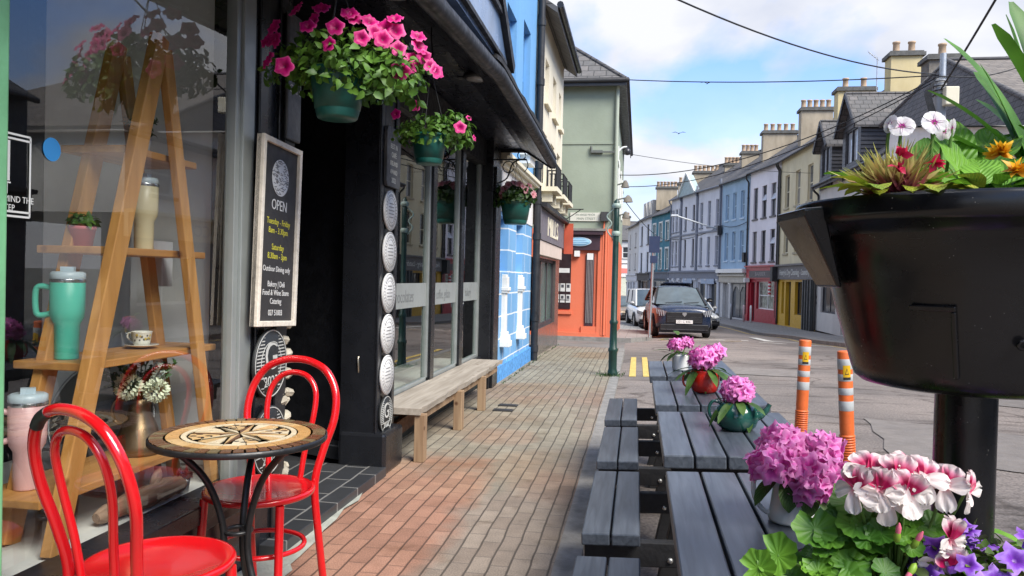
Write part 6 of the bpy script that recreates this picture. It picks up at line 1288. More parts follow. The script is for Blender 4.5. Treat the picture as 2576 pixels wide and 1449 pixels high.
# slate clad dormer house
F = Face((8.10, 37.5), (8.34, 29.1)); zb = -.75
t = thing('dormer_house', 'pale house with two dark slate clad dormers and a grey slate roof', 'house', (11, 30, zb))
hs = [(.7, 1.7, 3.0, 4.3), (4.4, 5.6, 3.0, 4.3), (.8, 3.2, .1, 2.0), (4.0, 5.0, -.7, 1.5), (5.6, 7.8, .1, 2.0)]
body(paint_wall('pale grey render', (.55, .55, .53)), F, zb, 5.9, hs, t, 8, gable=3.3)
for h in hs: window(F, h, t, mm_('dark frame2', (.04, .04, .05)), sill=False, bars=(2, 0))
r = roof(F, 5.9, 3.3, 8, t, ov=.3); gutter(F, 5.92, t, .32, down=[.15], zb=zb)
SLC = brickmat('black slate cladding', (.05, .052, .062), (.085, .085, .095), (.02, .02, .02), .5, .16, .012, axes=(1, 2), noise=.3, bump=.9, rough=.5)
CLAD = mat('black clapboard', (.035, .036, .042), .55, var=.25, scale=5)
for uc, hw, zt in ((1.25, 1.1, 8.58), (5.0, 1.38, 8.92)):
    ze2 = zt-hw*.98; b = MB(); w1 = -3.9; zs = 5.6
    h = (uc-hw*.58, uc+hw*.58, 6.15, ze2-.02)
    holed(b, F, uc-hw*.86, uc+hw*.86, zs, ze2, [h], .12, .06)
    b.add([F(uc-hw*.86, .06, ze2), F(uc+hw*.86, .06, ze2), F(uc, .06, zt-.1)], [(0, 1, 2)])
    for s in (-1, 1): b.quad(F(uc+s*hw*.86, .06, zs), F(uc+s*hw*.86, -2.6, zs), F(uc+s*hw*.86, -2.6, ze2), F(uc+s*hw*.86, .06, ze2))
    for k in range(11):
        z = zs+.16*k
        if z > ze2-.15: break
        F.box(b, uc+hw*.86, uc+hw*.86+.02, -2.4, .05, z, z+.11); F.box(b, uc-hw*.86-.02, uc-hw*.86, -2.4, .05, z, z+.11)
    d = obj('dormer', b, SLC, t)
    window(F, h, d, mm_('white frame', (.7, .7, .7)), rev=.12, w=.06, sill=False, bars=(2, 0), glass=mat('sky glass', (.35, .40, .46), .1, var=.2, spec=.7)) if False else None
    wb = MB(); F.box(wb, h[0], h[0]+.08, -.04, .03, h[2], h[3]); F.box(wb, h[1]-.08, h[1], -.04, .03, h[2], h[3]); F.box(wb, uc-.04, uc+.04, -.04, .03, h[2], h[3]); F.box(wb, h[0], h[1], -.04, .03, h[3]-.08, h[3]); F.box(wb, h[0], h[1], -.04, .03, h[2], h[2]+.08)
    obj('window_frame', wb, CLAD, d); obj('pane', F.box(MB(), h[0], h[1], -.06, -.045, h[2], h[3]), mm_('bright glass', (.42, .46, .50), .12, var=.15, spec=.8), d)
    b = MB()
    for s in (-1, 1):
        v = [F(uc, .34, zt), F(uc+s*hw, .34, ze2-.12), F(uc+s*hw, w1, ze2-.12), F(uc, w1, zt)]; v2 = [(x, y, z-.09) for x, y, z in v]
        b.add(v+v2, [(0, 1, 2, 3), (7, 6, 5, 4), (0, 4, 5, 1), (1, 5, 6, 2)])
    b.tube([F(uc, .34, zt+.02), F(uc, w1, zt+.02)], .06, 6); obj('dormer_roof', b, SLATEX, d)
    b = MB(); b.bar(F(uc-hw, .36, ze2-.15), F(uc, .36, zt-.03), .05, .16, upv=(0, 0, 1)); b.bar(F(uc+hw, .36, ze2-.15), F(uc, .36, zt-.03), .05, .16, upv=(0, 0, 1)); obj('bargeboard', b, CLAD, d)
chimney(r, 8.65, 10.2, 37.2, .75, 6.6, 10.05, CHCR, 2); chimney(r, 9.6, 10.75, 33.0, .8, 7.2, 10.4, CHCR, 2); chimney(r, 9.85, 10.95, 29.6, .8, 6.9, 9.3, CHGR, 1)
a = thing('tv_aerial', 'thin television aerial on a mast beside the tall cream chimney', 'aerial', (9.77, 35, 8)); b = MB().tube([(9.77, 35, 7.5), (9.75, 35, 11.05)], .022, 6)
obj('mast', b, STEEL, a); b = MB().tube([(9.75, 35, 10.95), (9.35, 34.9, 11.25)], .018, 5)
for k in range(5): x = 9.75-.09*k; b.tube([(x, 34.8, 10.95+.07*k-.12), (x, 35.1, 10.95+.07*k+.12)], .012, 4)
obj('antenna', b, STEEL, a)
# cream house over the dry cleaner
HF = mat('pale letters', (.62, .64, .60), .6)
def s1(F, t, zb, zt):
    shopfront(F, t, zb, zt, YW, GRF, [((1.55, 2.55, zb+.0, zb+2.3), 'door'), ((3.3, 5.0, zb+.65, zb+2.3), (2, 0)), ((.75, 1.25, zb+.6, zb+2.3), (1, 0))], "Henry's Dry Cleaning - Laundry", HF, wsize=.42, fz=(2.42, 3.12), fm=BLACKM, pil=())
    b = MB(); F.box(b, 5.2, 6.7, .0, .14, zb-.3, zb+2.4); 
    for u in (5.3, 5.7, 6.1, 6.55): F.box(b, u-.06, u+.06, .14, .2, zb-.3, zb+2.4)
    obj('grey_shop_panel', b, mat('charcoal panels', (.05, .055, .058), .5, var=.2, scale=3), t)
    b = MB(); F.box(b, -.25, .25, .1, .4, zb+2.3, zb+3.1); obj('black_sign', b, BLACKM, t)
t1, F1, r1 = house('cream_terrace_house', 'cream three storey house above the mustard dry cleaner', (7.58, 44.3), (8.10, 37.55), -.85, 8.05, paint_wall('sandy cream render', (.60, .54, .36)), [(2.95, 4.7), (5.35, 7.1)], 3, s1, ulist=[1.3, 3.3, 5.4], ww=.85, down=[.08], fm=mm_('cream frames', (.6, .56, .42)), sillm=mm_('buff sill', (.34, .3, .2)))
chimney(r1, 8.6, 10.25, 45.0, .8, 8.0, 10.85, CHST, 5)
# lavender house over the red shop
def s2(F, t, zb, zt):
    shopfront(F, t, zb, zt, RDS, RDS, [((1.5, 4.25, zb+.75, zb+2.35), (2, 1)), ((.55, 1.2, zb, zb+2.3), 'door')], None, None, pil=(.2, 4.6), fz=(2.5, 3.2), glass=mat('busy shop glass', (.20, .22, .19), .1, var=.9, scale=4))
    obj('name_board', F.box(MB(), .6, 4.2, .12, .15, zb+2.58, zb+2.98), mat('dark board', (.06, .05, .06), .5, var=.4, scale=5), t); obj('lettering', text('BARBER', .3, F.M(2.4, .152, zb+2.78), .003, 1.6), mm_('dull letters', (.3, .28, .28)), t)
    b = MB(); 
    for k in range(8): b.tube([F(4.45, .35, zb+1.55+.1*k), F(4.45, .35, zb+1.65+.1*k)], .09, 10, k % 2)
    obj('barber_pole', b, [WHITE, mm_('barber red', (.5, .03, .05))], t)
    obj('shop_light', F.box(MB(), .35, .55, .1, .4, zb+2.3, zb+2.55), WHITE, t)
t2, F2, r2 = house('lavender_house', 'pale lavender house with open sash windows over a red shopfront', (6.6, 49.0), (7.58, 44.35), -.92, 8.05, paint_wall('lavender render', (.72, .70, .75)), [(2.6, 4.4), (5.15, 7.0)], 3, s2, ww=.72, ulist=[.95, 2.35, 3.75], down=[4.6], fm=mm_('dark sash', (.08, .075, .085)), sillm=mm_('dark sill', (.10, .095, .10)))
for u, z in ((3.75, 6.1), (3.75, 3.6), (2.35, 6.15)):
    b = MB(); b.box(-.33, .33, -.02, .02, -.02, .8, M=F2.M(u, 0, z) @ Matrix(((1, 0, 0, 0), (0, .92, .4, 0), (0, -.4, .92, 0), (0, 0, 0, 1))) @ frame((0, 0, 0), (1, 0, 0), (0, 0, -1), (0, 1, 0)))
    obj('open_sash', b, mm_('open sash', (.45, .47, .52), .3), t2)
chimney(r2, 7.45, 9.45, 50.6, .8, 8.0, 10.65, CHST, 5)
# blue-grey house with the white shop
def s3(F, t, zb, zt):
    shopfront(F, t, zb, zt, mat('white shop trim', (.55, .55, .54), .6), mat('shutter box', (.48, .45, .38), .7), [((.5, 1.6, zb, zb+2.3), 'shutter'), ((1.9, 4.4, zb+.1, zb+2.3), (2, 0))], None, None, fz=(2.35, 2.75), fm=mm_('dark frame2', (.04, .04, .05)))
    obj('white_cornice', F.box(MB(), 0, F.L, 0, .35, zb+2.95, zb+3.2), WHITE, t)
    b = MB()
    for k in range(2): b.prism([(2.0+k*1.2+.5+.5*math.cos(i*math.pi/8), 1.55+.6*math.sin(i*math.pi/8)) for i in range(9)]+[(2.0+k*1.2-.05, 2.3), (3.05+k*1.2, 2.3)][::-1] if False else [(2.0+k*1.2, 2.25), (2.0+k*1.2, 1.75), (2.3+k*1.2, 2.05), (2.5+k*1.2, 2.1), (2.8+k*1.2, 2.05), (3.1+k*1.2, 1.75), (3.1+k*1.2, 2.25)], lambda a, c: F(a, -.16, zb+c), lambda a, c: F(a, -.14, zb+c))
    obj('pale_swag', b, mm_('swag', (.42, .40, .36)), t)
t3, F3, r3 = house('blue_grey_house', 'pale blue house with blue window surrounds over a shuttered shop', (5.43, 53.6), (6.58, 49.05), -1.0, 7.95, paint_wall('pale blue render', (.30, .44, .58)), [(2.75, 4.6), (5.4, 7.1)], 3, s3, ww=.62, ulist=[.95, 2.25, 3.6], fm=mm_('pale blue frames', (.42, .56, .68)), glass=mm_('blue glass', (.22, .30, .38), .15, var=.15), sillm=mm_('pale blue sill', (.45, .58, .70)), down=[4.62])
obj('meter', F3.box(MB(), 4.2, 4.5, 0, .2, 2.6, 3.2), BLACKM, t3)
chimney(r3, 6.75, 7.85, 55.0, .7, 7.9, 10.1, CHST, 4)
# the long lavender grey block in three bays
LAV = paint_wall('lavender grey render', (.62, .64, .70)); LAVT = mat('slate blue trim', (.17, .19, .24), .6, var=.1)
PTS = [(5.4, 53.7), (4.15, 57.8), (3.2, 61.3), (2.52, 63.9)]
for k in range(3):
    (x1, y1), (x0, y0) = PTS[k], PTS[k+1]
    def s4(F, t, zb, zt, k=k):
        shopfront(F, t, zb, zt, LAV, LAVT, [((.35, F.L*.45, zb+.5*(k == 2), zb+2.3), (1, 0)), ((F.L*.58, F.L-.35, zb, zb+2.3), 'door')], None, None, pil=(.12, F.L*.5, F.L-.12), fz=(2.55, 3.0), cor=mm_('pale pilaster', (.50, .53, .58)))
        obj('sign_board', F.box(MB(), F.L*.3, F.L*.85, .12, .16, zb+2.2, zb+2.55), mm_('bluish board', (.32, .40, .52)), t) if k < 2 else None
    tt, Fk, rk = house('lavender_block', ['lavender grey block nearest the pale blue house with a thin downpipe', 'middle lavender grey bay with tall dark paired windows and a pediment', 'lavender grey block next to the teal house'][k], (x0, y0), (x1, y1), -1.0, 7.9, LAV, [(2.5, 4.5), (5.2, 7.0)], [3, 2, 3][k], s4, ww=[.55, .5, .6][k], down=[.05], gutm=LAVT, fm=[mm_('dull frames', (.36, .38, .42)), mm_('dark sash', (.06, .06, .07)), mm_('dull white frames', (.5, .52, .56))][k], glass=[mm_('grey pane', (.20, .22, .26), .2), DGLASS, DGLASS][k], sillm=LAVT)
    b = MB(); Fk.box(b, -.05, Fk.L+.05, .0, .1, 4.78, 4.9); Fk.box(b, 0, Fk.L, 0, .14, 2.02, 2.14); Fk.box(b, Fk.L-.14, Fk.L+.0, .0, .12, 2.1, 8.3); obj('string_course', b, LAVT, tt)
    if k == 1: obj('pediment', MB().prism([(0, 7.8), (Fk.L, 7.8), (Fk.L/2, 9.3)], lambda a, c: Fk(a, .3, c), lambda a, c: Fk(a, -.2, c)), mm_('pale teal gable', (.32, .42, .44)), tt); obj('pediment_trim', MB().bar(Fk(-.1, .34, 7.85), Fk(Fk.L/2, .34, 9.4), .1, .15).bar(Fk(Fk.L+.1, .34, 7.85), Fk(Fk.L/2, .34, 9.4), .1, .15), mm_('pale trim', (.6, .62, .6)), tt)
    cx = [(6.0, 7.05, 58.5, 9.8, 4), (4.1, 6.05, 63.0, 9.85, 6), (3.15, 4.3, 67.5, 9.5, 3)][k]; chimney(rk, cx[0], cx[1], cx[2], .8, 8.4, cx[3], CHST, cx[4])
# teal, white and grey houses at the bend, the last ones across the end
t5, F5, r5 = house('teal_house', 'dark teal house with white window surrounds beyond the lavender block', (1.05, 69.6), (2.5, 64.0), -1.0, 7.0, paint_wall('teal render', (.045, .19, .26)), [(2.3, 4.0), (4.7, 6.2)], 3, lambda F, t, zb, zt: shopfront(F, t, zb, zt, mm_('teal shop', (.05, .08, .11)), mm_('slate fascia', (.10, .12, .16)), [((.5, 4.6, zb+.2, zb+2.3), (2, 0))], None, None, pil=(.1, 5.4), fz=(2.5, 3.0)), ww=.85, surround=mm_('white surround', (.72, .74, .72)), rise=2.2, glass=mm_('greenish pane', (.16, .20, .18), .2))
chimney(r5, 1.4, 3.2, 70.4, .8, 7.6, 9.5, CHST, 6)
t6, F6, r6 = house('white_terrace_house', 'white house with narrow black windows next to the teal house', (-.04, 75.5), (1.03, 69.7), -1.0, 7.0, paint_wall('cool white render', (.74, .77, .82)), [(2.1, 3.9), (4.6, 6.4)], 2, lambda F, t, zb, zt: shopfront(F, t, zb, zt, mm_('black shop', (.03, .03, .035)), mm_('black fascia2', (.03, .03, .035)), [((.8, 4.6, zb+.3, zb+2.3), (2, 0))], None, None, fz=(2.3, 2.9)), ww=.95, fm=mm_('black sash', (.02, .02, .022)), rise=2.2)
b = MB()
for u in (1.0, 2.6, 4.2): F6.box(b, u-.55, u+.55, -1.7, -.3, 7.0, 8.6)
o = obj('attic_dormer', b, mm_('attic white', (.5, .48, .46)), r6); b = MB()
for u in (1.0, 2.6, 4.2): F6.box(b, u-.4, u+.4, -.3, -.27, 7.3, 8.3)
obj('attic_window', b, DGLASS, t6)
house('pale_grey_house', 'pale grey house with attic gables beyond the white house', (-1.2, 84.2), (-.05, 75.6), -1.1, 6.85, paint_wall('pale grey pebble render', (.60, .59, .57)), [(2.4, 4.0), (4.6, 6.0)], 2, lambda F, t, zb, zt: shopfront(F, t, zb, zt, mm_('white base', (.62, .64, .68)), mm_('white base', (.62, .64, .68)), [((1, 2.2, zb, zb+2.2), 'door'), ((3, 4.4, zb+.5, zb+2.2), (1, 1)), ((5.2, 6.6, zb+.5, zb+2.2), (1, 1))], None, None), ww=.9, rise=2.4, surround=None)
t7, F7, r7 = house('end_house', 'white house with a red striped fascia closing the end of the street', (-6.5, 96.5), (1.5, 97.5), -1.2, 6.3, paint_wall('end grey render', (.50, .50, .50)), [(4.0, 5.4)], 4, lambda F, t, zb, zt: shopfront(F, t, zb, zt, mm_('end cream', (.55, .56, .46)), mm_('white fascia', (.75, .72, .70)), [((1, 2.6, zb+.5, zb+2.3), (1, 0)), ((3.4, 4.4, zb, zb+2.3), 'door'), ((5, 7, zb+.5, zb+2.3), (1, 0))], None, None, fz=(2.9, 4.6)), ww=1.0, rise=2.4)
obj('red_band', F7.box(MB(), 0, F7.L, .12, .16, 2.15, 2.75), mm_('red band', (.68, .20, .17)), t7)
chimney(r7, -3.2, -1.2, 100.5, .9, 6.5, 9.3, CHST, 4)
house('brown_house', 'small brown gabled house far down the street behind the lamp post', (-13, 104), (-6.6, 100), -1.3, 6.2, paint_wall('brown render', (.28, .2, .15)), [(2.8, 4.2)], 3, None, rise=3)

# ------------------------------------------------------------------ street furniture
t = thing('lamp_post', 'dark green cast iron lamp post at the pavement edge', 'lamp post', (-.335, 11.3, G(11.3)))
LG = mat('dark green post paint', (.008, .036, .027), .4, var=.25, scale=6)
z0 = G(11.3); LQ = Matrix.Translation((-.335, 11.3, z0))
obj('post', MB().lathe([(.001, 0), (.07, 0), (.075, .03), (.07, .06), (.060, .10), (.060, .34), (.07, .36), (.07, .39), (.054, .41), (.050, .74), (.06, .76), (.06, .79), (.046, .81), (.042, 2.2), (.040, 2.52), (.001, 2.56)], 24, M=LQ), LG, t)
obj('collars', MB().lathe([(.052, 2.42), (.066, 2.44), (.066, 2.47), (.05, 2.49)], 20, M=LQ).lathe([(.05, 2.02), (.062, 2.04), (.062, 2.07), (.05, 2.09)], 20, M=LQ).tube(smooth_path([(-.39, 11.3, z0+2.0), (-.46, 11.3, z0+2.1), (-.40, 11.3, z0+2.2), (-.47, 11.3, z0+2.3), (-.38, 11.3, z0+2.4)]), .012, 6), mm_('pale green iron', (.30, .38, .33), .5), t)
# weeds at its foot
b = MB(); rnd = random.Random(9)
for k in range(90):
    a = rnd.uniform(0, 6.28); q = rnd.uniform(.06, .2); leaf(b, Matrix.Translation((-.335+q*math.cos(a)-.03, 11.3+q*math.sin(a)*1.5, z0)) @ Matrix.Rotation(rnd.uniform(0, 6.28), 4, 'Z') @ Matrix.Rotation(R(rnd.uniform(25, 80)), 4, 'X'), rnd.uniform(.04, .09), .016, .4, .2, 2)
for k in range(160):
    y = rnd.choice([rnd.uniform(9.8, 13.2), rnd.uniform(13, 17)]); leaf(b, Matrix.Translation((-1.72+rnd.uniform(0, .05), y, G(y))) @ Matrix.Rotation(rnd.uniform(0, 6.28), 4, 'Z') @ Matrix.Rotation(R(rnd.uniform(25, 80)), 4, 'X'), rnd.uniform(.02, .05), .012, .4, .2, 2)
o = obj('weeds', b, LEAFD); o['kind'] = 'stuff'; o['label'] = 'small green weeds in the paving joints'
t = thing('sign_post', 'thin grey pole with a small blue parking sign at the side street corner', 'sign', (.33, 21.4, G(21.4)))
z0 = G(21.4); obj('pole', MB().tube([(.33, 21.4, z0), (.40, 21.4, z0+2.75)], .033, 8), STEEL, t); o = obj('plate', MB().box(.26, .55, 21.36, 21.375, z0+2.3, z0+2.75).box(.3, .5, 21.36, 21.372, z0+2.02, z0+2.22), mat('blue sign plate', (.03, .045, .10), .4), t)
for x, y, l, h, r_ in ((5.98, 23.4, 'tall galvanised pole on the right pavement by the grey shop', 2.6, .05), (6.35, 45.6, 'short white bollard in front of the red shop', 1.0, .06), (6.15, 47.0, 'short pink bollard beside the red shop doorway', 1.0, .06), (5.75, 49.8, 'short grey bollard in front of the shuttered shop', 1.0, .07)):
    z = G(y); o = obj('pole' if h > 2 else 'bollard', MB().lathe([(.001, 0), (r_, 0), (r_, h*.93), (r_*.7, h*.98), (.001, h)], 12, M=Matrix.Translation((x, y, z))), STEEL if h > 2 else (WHITE if '45' in str(y) else mm_('pinkish white', (.62, .45, .45)) if y == 47.0 else STEEL), origin=(x, y, z)); tag(o, l, 'pole' if h > 2 else 'bollard')
ORG_ = mat('orange bollard plastic', (.72, .15, .035), .45, var=.12, scale=9, bump=.05); REF = mat('grey reflective band', (.46, .48, .48), .45, var=.1, scale=20); HZ = mat('hazard yellow', (.72, .42, .01), .5)
def flexi(loc, lean, label):
    t = thing('bollard', label, 'bollard', loc, 'orange flexible bollards by the tables'); r = .05; H_ = .93
    pr = [(.001, 0), (.09, 0), (.09, .02), (r+.006, .03)]
    for k in range(12): z = .10+k*.019; pr += [(r+.004, z), (r+.004, z+.011), (r-.002, z+.012), (r-.002, z+.018)]
    obj('tube', MB().lathe(pr+[(r, .35), (r, H_-.01), (r-.004, H_), (.001, H_)], 28), ORG_, t, local=True)
    b = MB()
    for z0, z1 in ((.50, .57), (.615, .665), (.715, .765), (.80, .875)): b.lathe([(r+.0005, z0), (r+.0015, z0+.002), (r+.0015, z1-.002), (r+.0005, z1)], 28, caps=False)
    obj('band', b, REF, t, local=True)
    b = MB(); zz_ = .745
    b.grid(lambda u, v: ((r+.0025)*math.sin(-.5+u*1.0), -(r+.0025)*math.cos(-.5+u*1.0), zz_+v*.085), 6, 1); b.grid(lambda u, v: ((r+.003)*math.sin(-.5+u*1.0), -(r+.003)*math.cos(-.5+u*1.0), zz_-.018+v*.018), 6, 1, 1)
    b.grid(lambda u, v: ((r+.0035)*math.sin((u-.5)*.5*(1-v)), -(r+.0035)*math.cos((u-.5)*.5*(1-v)), zz_+.02+v*.045), 4, 1, 1); b.grid(lambda u, v: ((r+.004)*math.sin((u-.5)*.34*(1-v)), -(r+.004)*math.cos((u-.5)*.34*(1-v)), zz_+.025+v*.03), 4, 1)
    obj('hazard_sticker', b, [HZ, mm_('ink', (.02, .02, .02))], t, local=True)
    t.rotation_euler = lean
flexi((1.42, 7.02, -.055), (0, R(1.2), 0), 'upright orange and grey banded flexible bollard behind the tables')
flexi((1.54, 5.92, -.045), (R(1), R(-3.6), R(0)), 'leaning orange and grey banded flexible bollard beside the planter')

# cars
def car(name, label, loc, rz, L, W, H, paintm, kind='suv', plate=None, cat='car', extra=None):
    t = thing(name, label, cat, loc, 'vehicles parked along the left kerb' if loc[0] < 2 else None)
    hw = W/2; hb = {'suv': 1.06, 'van': 1.05, 'car': .86}[kind]; nose = {'suv': .98, 'van': .90, 'car': .66}[kind]; hood = {'suv': 1.05, 'van': .75, 'car': 1.15}[kind]
    st_ = [(0, .80, .42, nose-.10), (.05, .90, .30, nose), (.25, .975, .24, nose+.06), (hood, 1, .22, hb), (hood+.5, 1, .22, hb+.03), (L*.6, 1, .22, hb+.05), (L-.35, .98, .24, hb+.08), (L-.06, .92, .34, hb+.02), (L, .86, .42, hb-.14)]
    b = MB(); vs = []; k = 12
    for y, wf, zb_, zt in st_:
        w_ = hw*wf; half = [(0, zb_), (w_*.9, zb_), (w_*.985, zb_+.12), (w_, zb_+(zt-zb_)*.5), (w_*.975, zb_+(zt-zb_)*.8), (w_*.88, zt-.015), (0, zt+.03)]
        vs += [(x, y, z) for x, z in half]+[(-x, y, z) for x, z in half[-2:0:-1]]
    for i in range(len(st_)-1):
        for j in range(k): b.add([vs[i*k+j], vs[i*k+(j+1) % k], vs[(i+1)*k+(j+1) % k], vs[(i+1)*k+j]], [(0, 1, 2, 3)], 0, True)
    b.add(vs[:k], [tuple(range(k))]); b.add(vs[-k:], [tuple(range(k-1, -1, -1))])
    # weld by building one shared-vertex mesh
    w2 = MB(); w2.add(vs, [(i*k+j, i*k+(j+1) % k, (i+1)*k+(j+1) % k, (i+1)*k+j) for i in range(len(st_)-1) for j in range(k)]+[tuple(range(k-1, -1, -1)), tuple(range((len(st_)-1)*k, len(st_)*k))], 0, True)
    bo = obj('body', w2, paintm, t, local=True, subsurf=1)
    cg = mm_('car glass', (.055, .075, .085), .05, var=.3, spec=.9); blk = mm_('car black trim', (.012, .012, .013), .4); chrome = mm_('chrome', (.6, .6, .6), .15, metal=.9)
    ws0, ws1 = (hood-.02, hood+(.85 if kind != 'van' else .5)); rr0, rr1 = (L-.75, L-.18) if kind != 'van' else (L-.3, L-.1); zb_, zr = hb+.0, H-.06; wb_, wr = hw*.90, hw*.70 if kind != 'van' else hw*.82
    V = [(-wb_, ws0, zb_), (wb_, ws0, zb_), (wb_, rr1, zb_+.06), (-wb_, rr1, zb_+.06), (-wr, ws1, zr), (wr, ws1, zr), (wr, rr0, zr), (-wr, rr0, zr)]
    mid = lambda a, c, q: tuple(a[i]+(c[i]-a[i])*q for i in range(3))
    obj('cabin', MB().add(V, [(1, 2, 6, 5), (0, 4, 7, 3), (2, 3, 7, 6)]), cg, t, local=True)
    nb2 = 10; wv = []
    for j in range(9):
        q = j/8
        for i in range(nb2+1): u = i/nb2*2-1; wid = wb_+(wr-wb_)*q; wv.append((wid*u, ws0-.10*(1-u*u)+(ws1-ws0)*q, zb_+(zr-zb_)*q+.03*(1-u*u)*q))
    obj('windscreen', MB().add(wv, [(j*(nb2+1)+i, j*(nb2+1)+i+1, (j+1)*(nb2+1)+i+1, (j+1)*(nb2+1)+i) for j in range(8) for i in range(nb2)], 0, True), mm_('windscreen glass', (.07, .10, .12), .04, var=.25, scale=3, spec=.9), t, local=True)
    obj('roof', MB().grid(lambda u, v: ((u*2-1)*(wr+.02), ws1-.04+(rr0-ws1+.1)*v, zr-.01+.07*(1-(u*2-1)**4)*(.55+.45*math.sin(math.pi*v))), 10, 8), paintm, t, local=True)
    p = MB()
    for s in (-1, 1): p.bar((s*wb_, ws0-.0, zb_), (s*(wr+.01), ws1, zr), .06, .06); p.bar((s*wb_, rr1, zb_+.04), (s*wr, rr0, zr), .10, .07); p.bar((s*(wb_+.005), (ws0+rr1)/2, zb_), (s*(wr+.01), (ws1+rr0)/2, zr), .02, .08)
    obj('window_pillars', p, paintm if kind != 'suv' else blk, t, local=True)
    zr_ = .335
    for yy in (.86, L-.82):
        for s in (-1, 1):
            MW = frame((s*(hw-.20), yy, zr_), (0, 1, 0), (0, 0, 1), (1, 0, 0)) if s > 0 else frame((s*(hw-.20), yy, zr_), (0, -1, 0), (0, 0, 1), (-1, 0, 0))
            o = obj('wheel', MB().lathe([(.20, .0), (zr_-.03, 0), (zr_, .03), (zr_, .17), (zr_-.03, .205), (.215, .21), (.21, .19)], 28, M=MW), mm_('tyre', (.018, .018, .018), .8), t, local=True)
            rb = MB().lathe([(.001, .17), (.05, .19), (.06, .175), (.195, .175), (.215, .205)], 28, M=MW); obj('rim', rb, mm_('alloy', (.25, .25, .26), .35, metal=.8), o, local=True)
    for yy in (.86, L-.82):
        for s in (-1, 1): obj('wheel_arch', MB().tube([(s*(hw+.005), yy+.40*math.cos(a), zr_+.40*math.sin(a)) for a in [math.pi*i/12 for i in range(13)]], .035, 6), blk, t, local=True)
    tr_ = MB().box(-hw*.86, hw*.86, .03, .25, .20, .34); obj('bumper', tr_, blk, t, local=True)
    g = MB(); g.box(-hw*.62, hw*.62, -.025, .08, .50, nose-.13); g.box(-hw*.82, hw*.82, -.02, .10, .30, .46)
    gr = obj('grille', g, blk, t, local=True, bevel=.02)
    g = MB()
    for kz in range(4): g.box(-hw*.58, hw*.58, -.03, -.02, .53+kz*.055, .538+kz*.055)
    g.box(-hw*.80, hw*.80, -.035, -.015, .285, .31); obj('grille_bars', g, mm_('dark chrome', (.12, .12, .13), .3, metal=.7), gr, local=True)
    obj('badge', MB().prism([(-.06, .06), (-.07, .0), (0, -.08), (.07, 0), (.06, .06)], lambda a, c: (a, -.03, nose-.2+c), lambda a, c: (a, -.045, nose-.2+c)), chrome, t, local=True)
    for s in (-1, 1):
        h_ = MB().prism([(s*hw*.60, nose-.12), (s*hw*.95, nose-.03), (s*hw*.93, nose-.20), (s*hw*.66, nose-.22)], lambda a, c: (a, -.06+(abs(a)/hw-.6)*.3, c), lambda a, c: (a, .12+(abs(a)/hw-.6)*.3, c)); o = obj('headlight', h_, mm_('lamp glass', (.16, .17, .19), .08, spec=.9), t, local=True)
        q = MB()
        for j in range(3): q.bar((s*hw*(.70+.07*j), -.06+.03*j, nose-.26), (s*hw*(.74+.07*j), -.045+.03*j, nose-.08), .016, .02)
        obj('lamp_strip', q, mm_('lamp strip', (.40, .42, .45), .3), o, local=True)
        mi = MB().grid(lambda u, v: (s*(hw*.93+.02+.20*u), ws0+.18+.06*math.cos((v-.5)*3)*1.2, hb+.10+(.13*(v))*(.7+.3*math.sin(math.pi*u))), 4, 4); mi.lathe([(.001, -.03), (.06, -.02), (.09, 0), (.06, .05), (.001, .06)], 12, M=Matrix.Translation((s*(hw*.95+.11), ws0+.22, hb+.13)) @ Matrix.Diagonal((1.25, .7, 1, 1)))
        obj('mirror', mi, blk if kind == 'suv' else paintm, t, local=True)
    pl_ = obj('number_plate', MB().box(-.26, .26, -.055, -.03, .49, .60), mm_('plate white', (.74, .74, .72), .4), t, local=True)
    if plate: obj('lettering', text(plate, .095, frame((0, -.056, .545), (1, 0, 0), (0, 0, 1), (0, -1, 0)), .001), mm_('ink', (.02, .02, .02)), pl_, local=True)
    w3 = MB().bar((-.5, ws0-.13, hb+.045), (.05, ws0+.0, hb+.09), .02, .02).bar((.1, ws0-.13, hb+.045), (.6, ws0+.0, hb+.09), .02, .02); obj('wipers', w3, blk, t, local=True)
    t.rotation_euler = (0, 0, rz)
    return t
CARP = mat('dark blue car paint', (.010, .020, .05), .30, var=.1, coat=.45, spec=.5)
gr = lambda x, y: roadz(y, x)-.0
car('parked_suv', 'dark blue sport utility car facing the viewer, first in the row', (1.47, 25.1, gr(1.4, 25.6)), R(4.5), 4.5, 1.84, 1.66, CARP, 'suv', '221 C 4461')
t = car('parked_car', 'black car with its tailgate raised behind the dark blue one', (2.0, 31.6, gr(1.4, 33)), R(6), 4.4, 1.8, 1.5, mat('black car paint', (.012, .012, .014), .2, coat=1), 'car')
obj('tailgate', MB().grid(lambda u, v: ((u-.5)*1.45*(1-.1*v), 3.9-.55*v+.1*math.sin(v*3), 1.5+.55*v-.05*(2*u-1)**2), 8, 6).box(-.6, .6, 3.25, 3.35, 2.02, 2.06), CARP, t, local=True)
car('parked_van', 'small white van parked behind the dark cars', (.82, 36.6, gr(.8, 38)), R(8), 4.4, 1.75, 1.85, mat('white van paint', (.74, .74, .73), .25, coat=.7), 'van', None, 'van')
car('parked_car', 'dull gold car half hidden beyond the white van', (-.30, 43.0, gr(-.3, 45)), R(16), 4.3, 1.75, 1.45, mat('dull gold car paint', (.33, .245, .16), .35, coat=.4, metal=.3), 'car')
t = car('parked_car', 'silver car with an open blue door furthest down the left kerb', (-1.75, 51.5, gr(-1.7, 53)), R(18), 4.3, 1.75, 1.45, mat('silver car paint', (.55, .58, .60), .25, coat=.7), 'car')
obj('open_door', MB().box(.88, 1.75, 1.3, 1.36, .35, .95).box(.95, 1.5, 1.3, 1.35, .95, 1.35), mm_('blue door', (.03, .12, .22), .25), t, local=True)
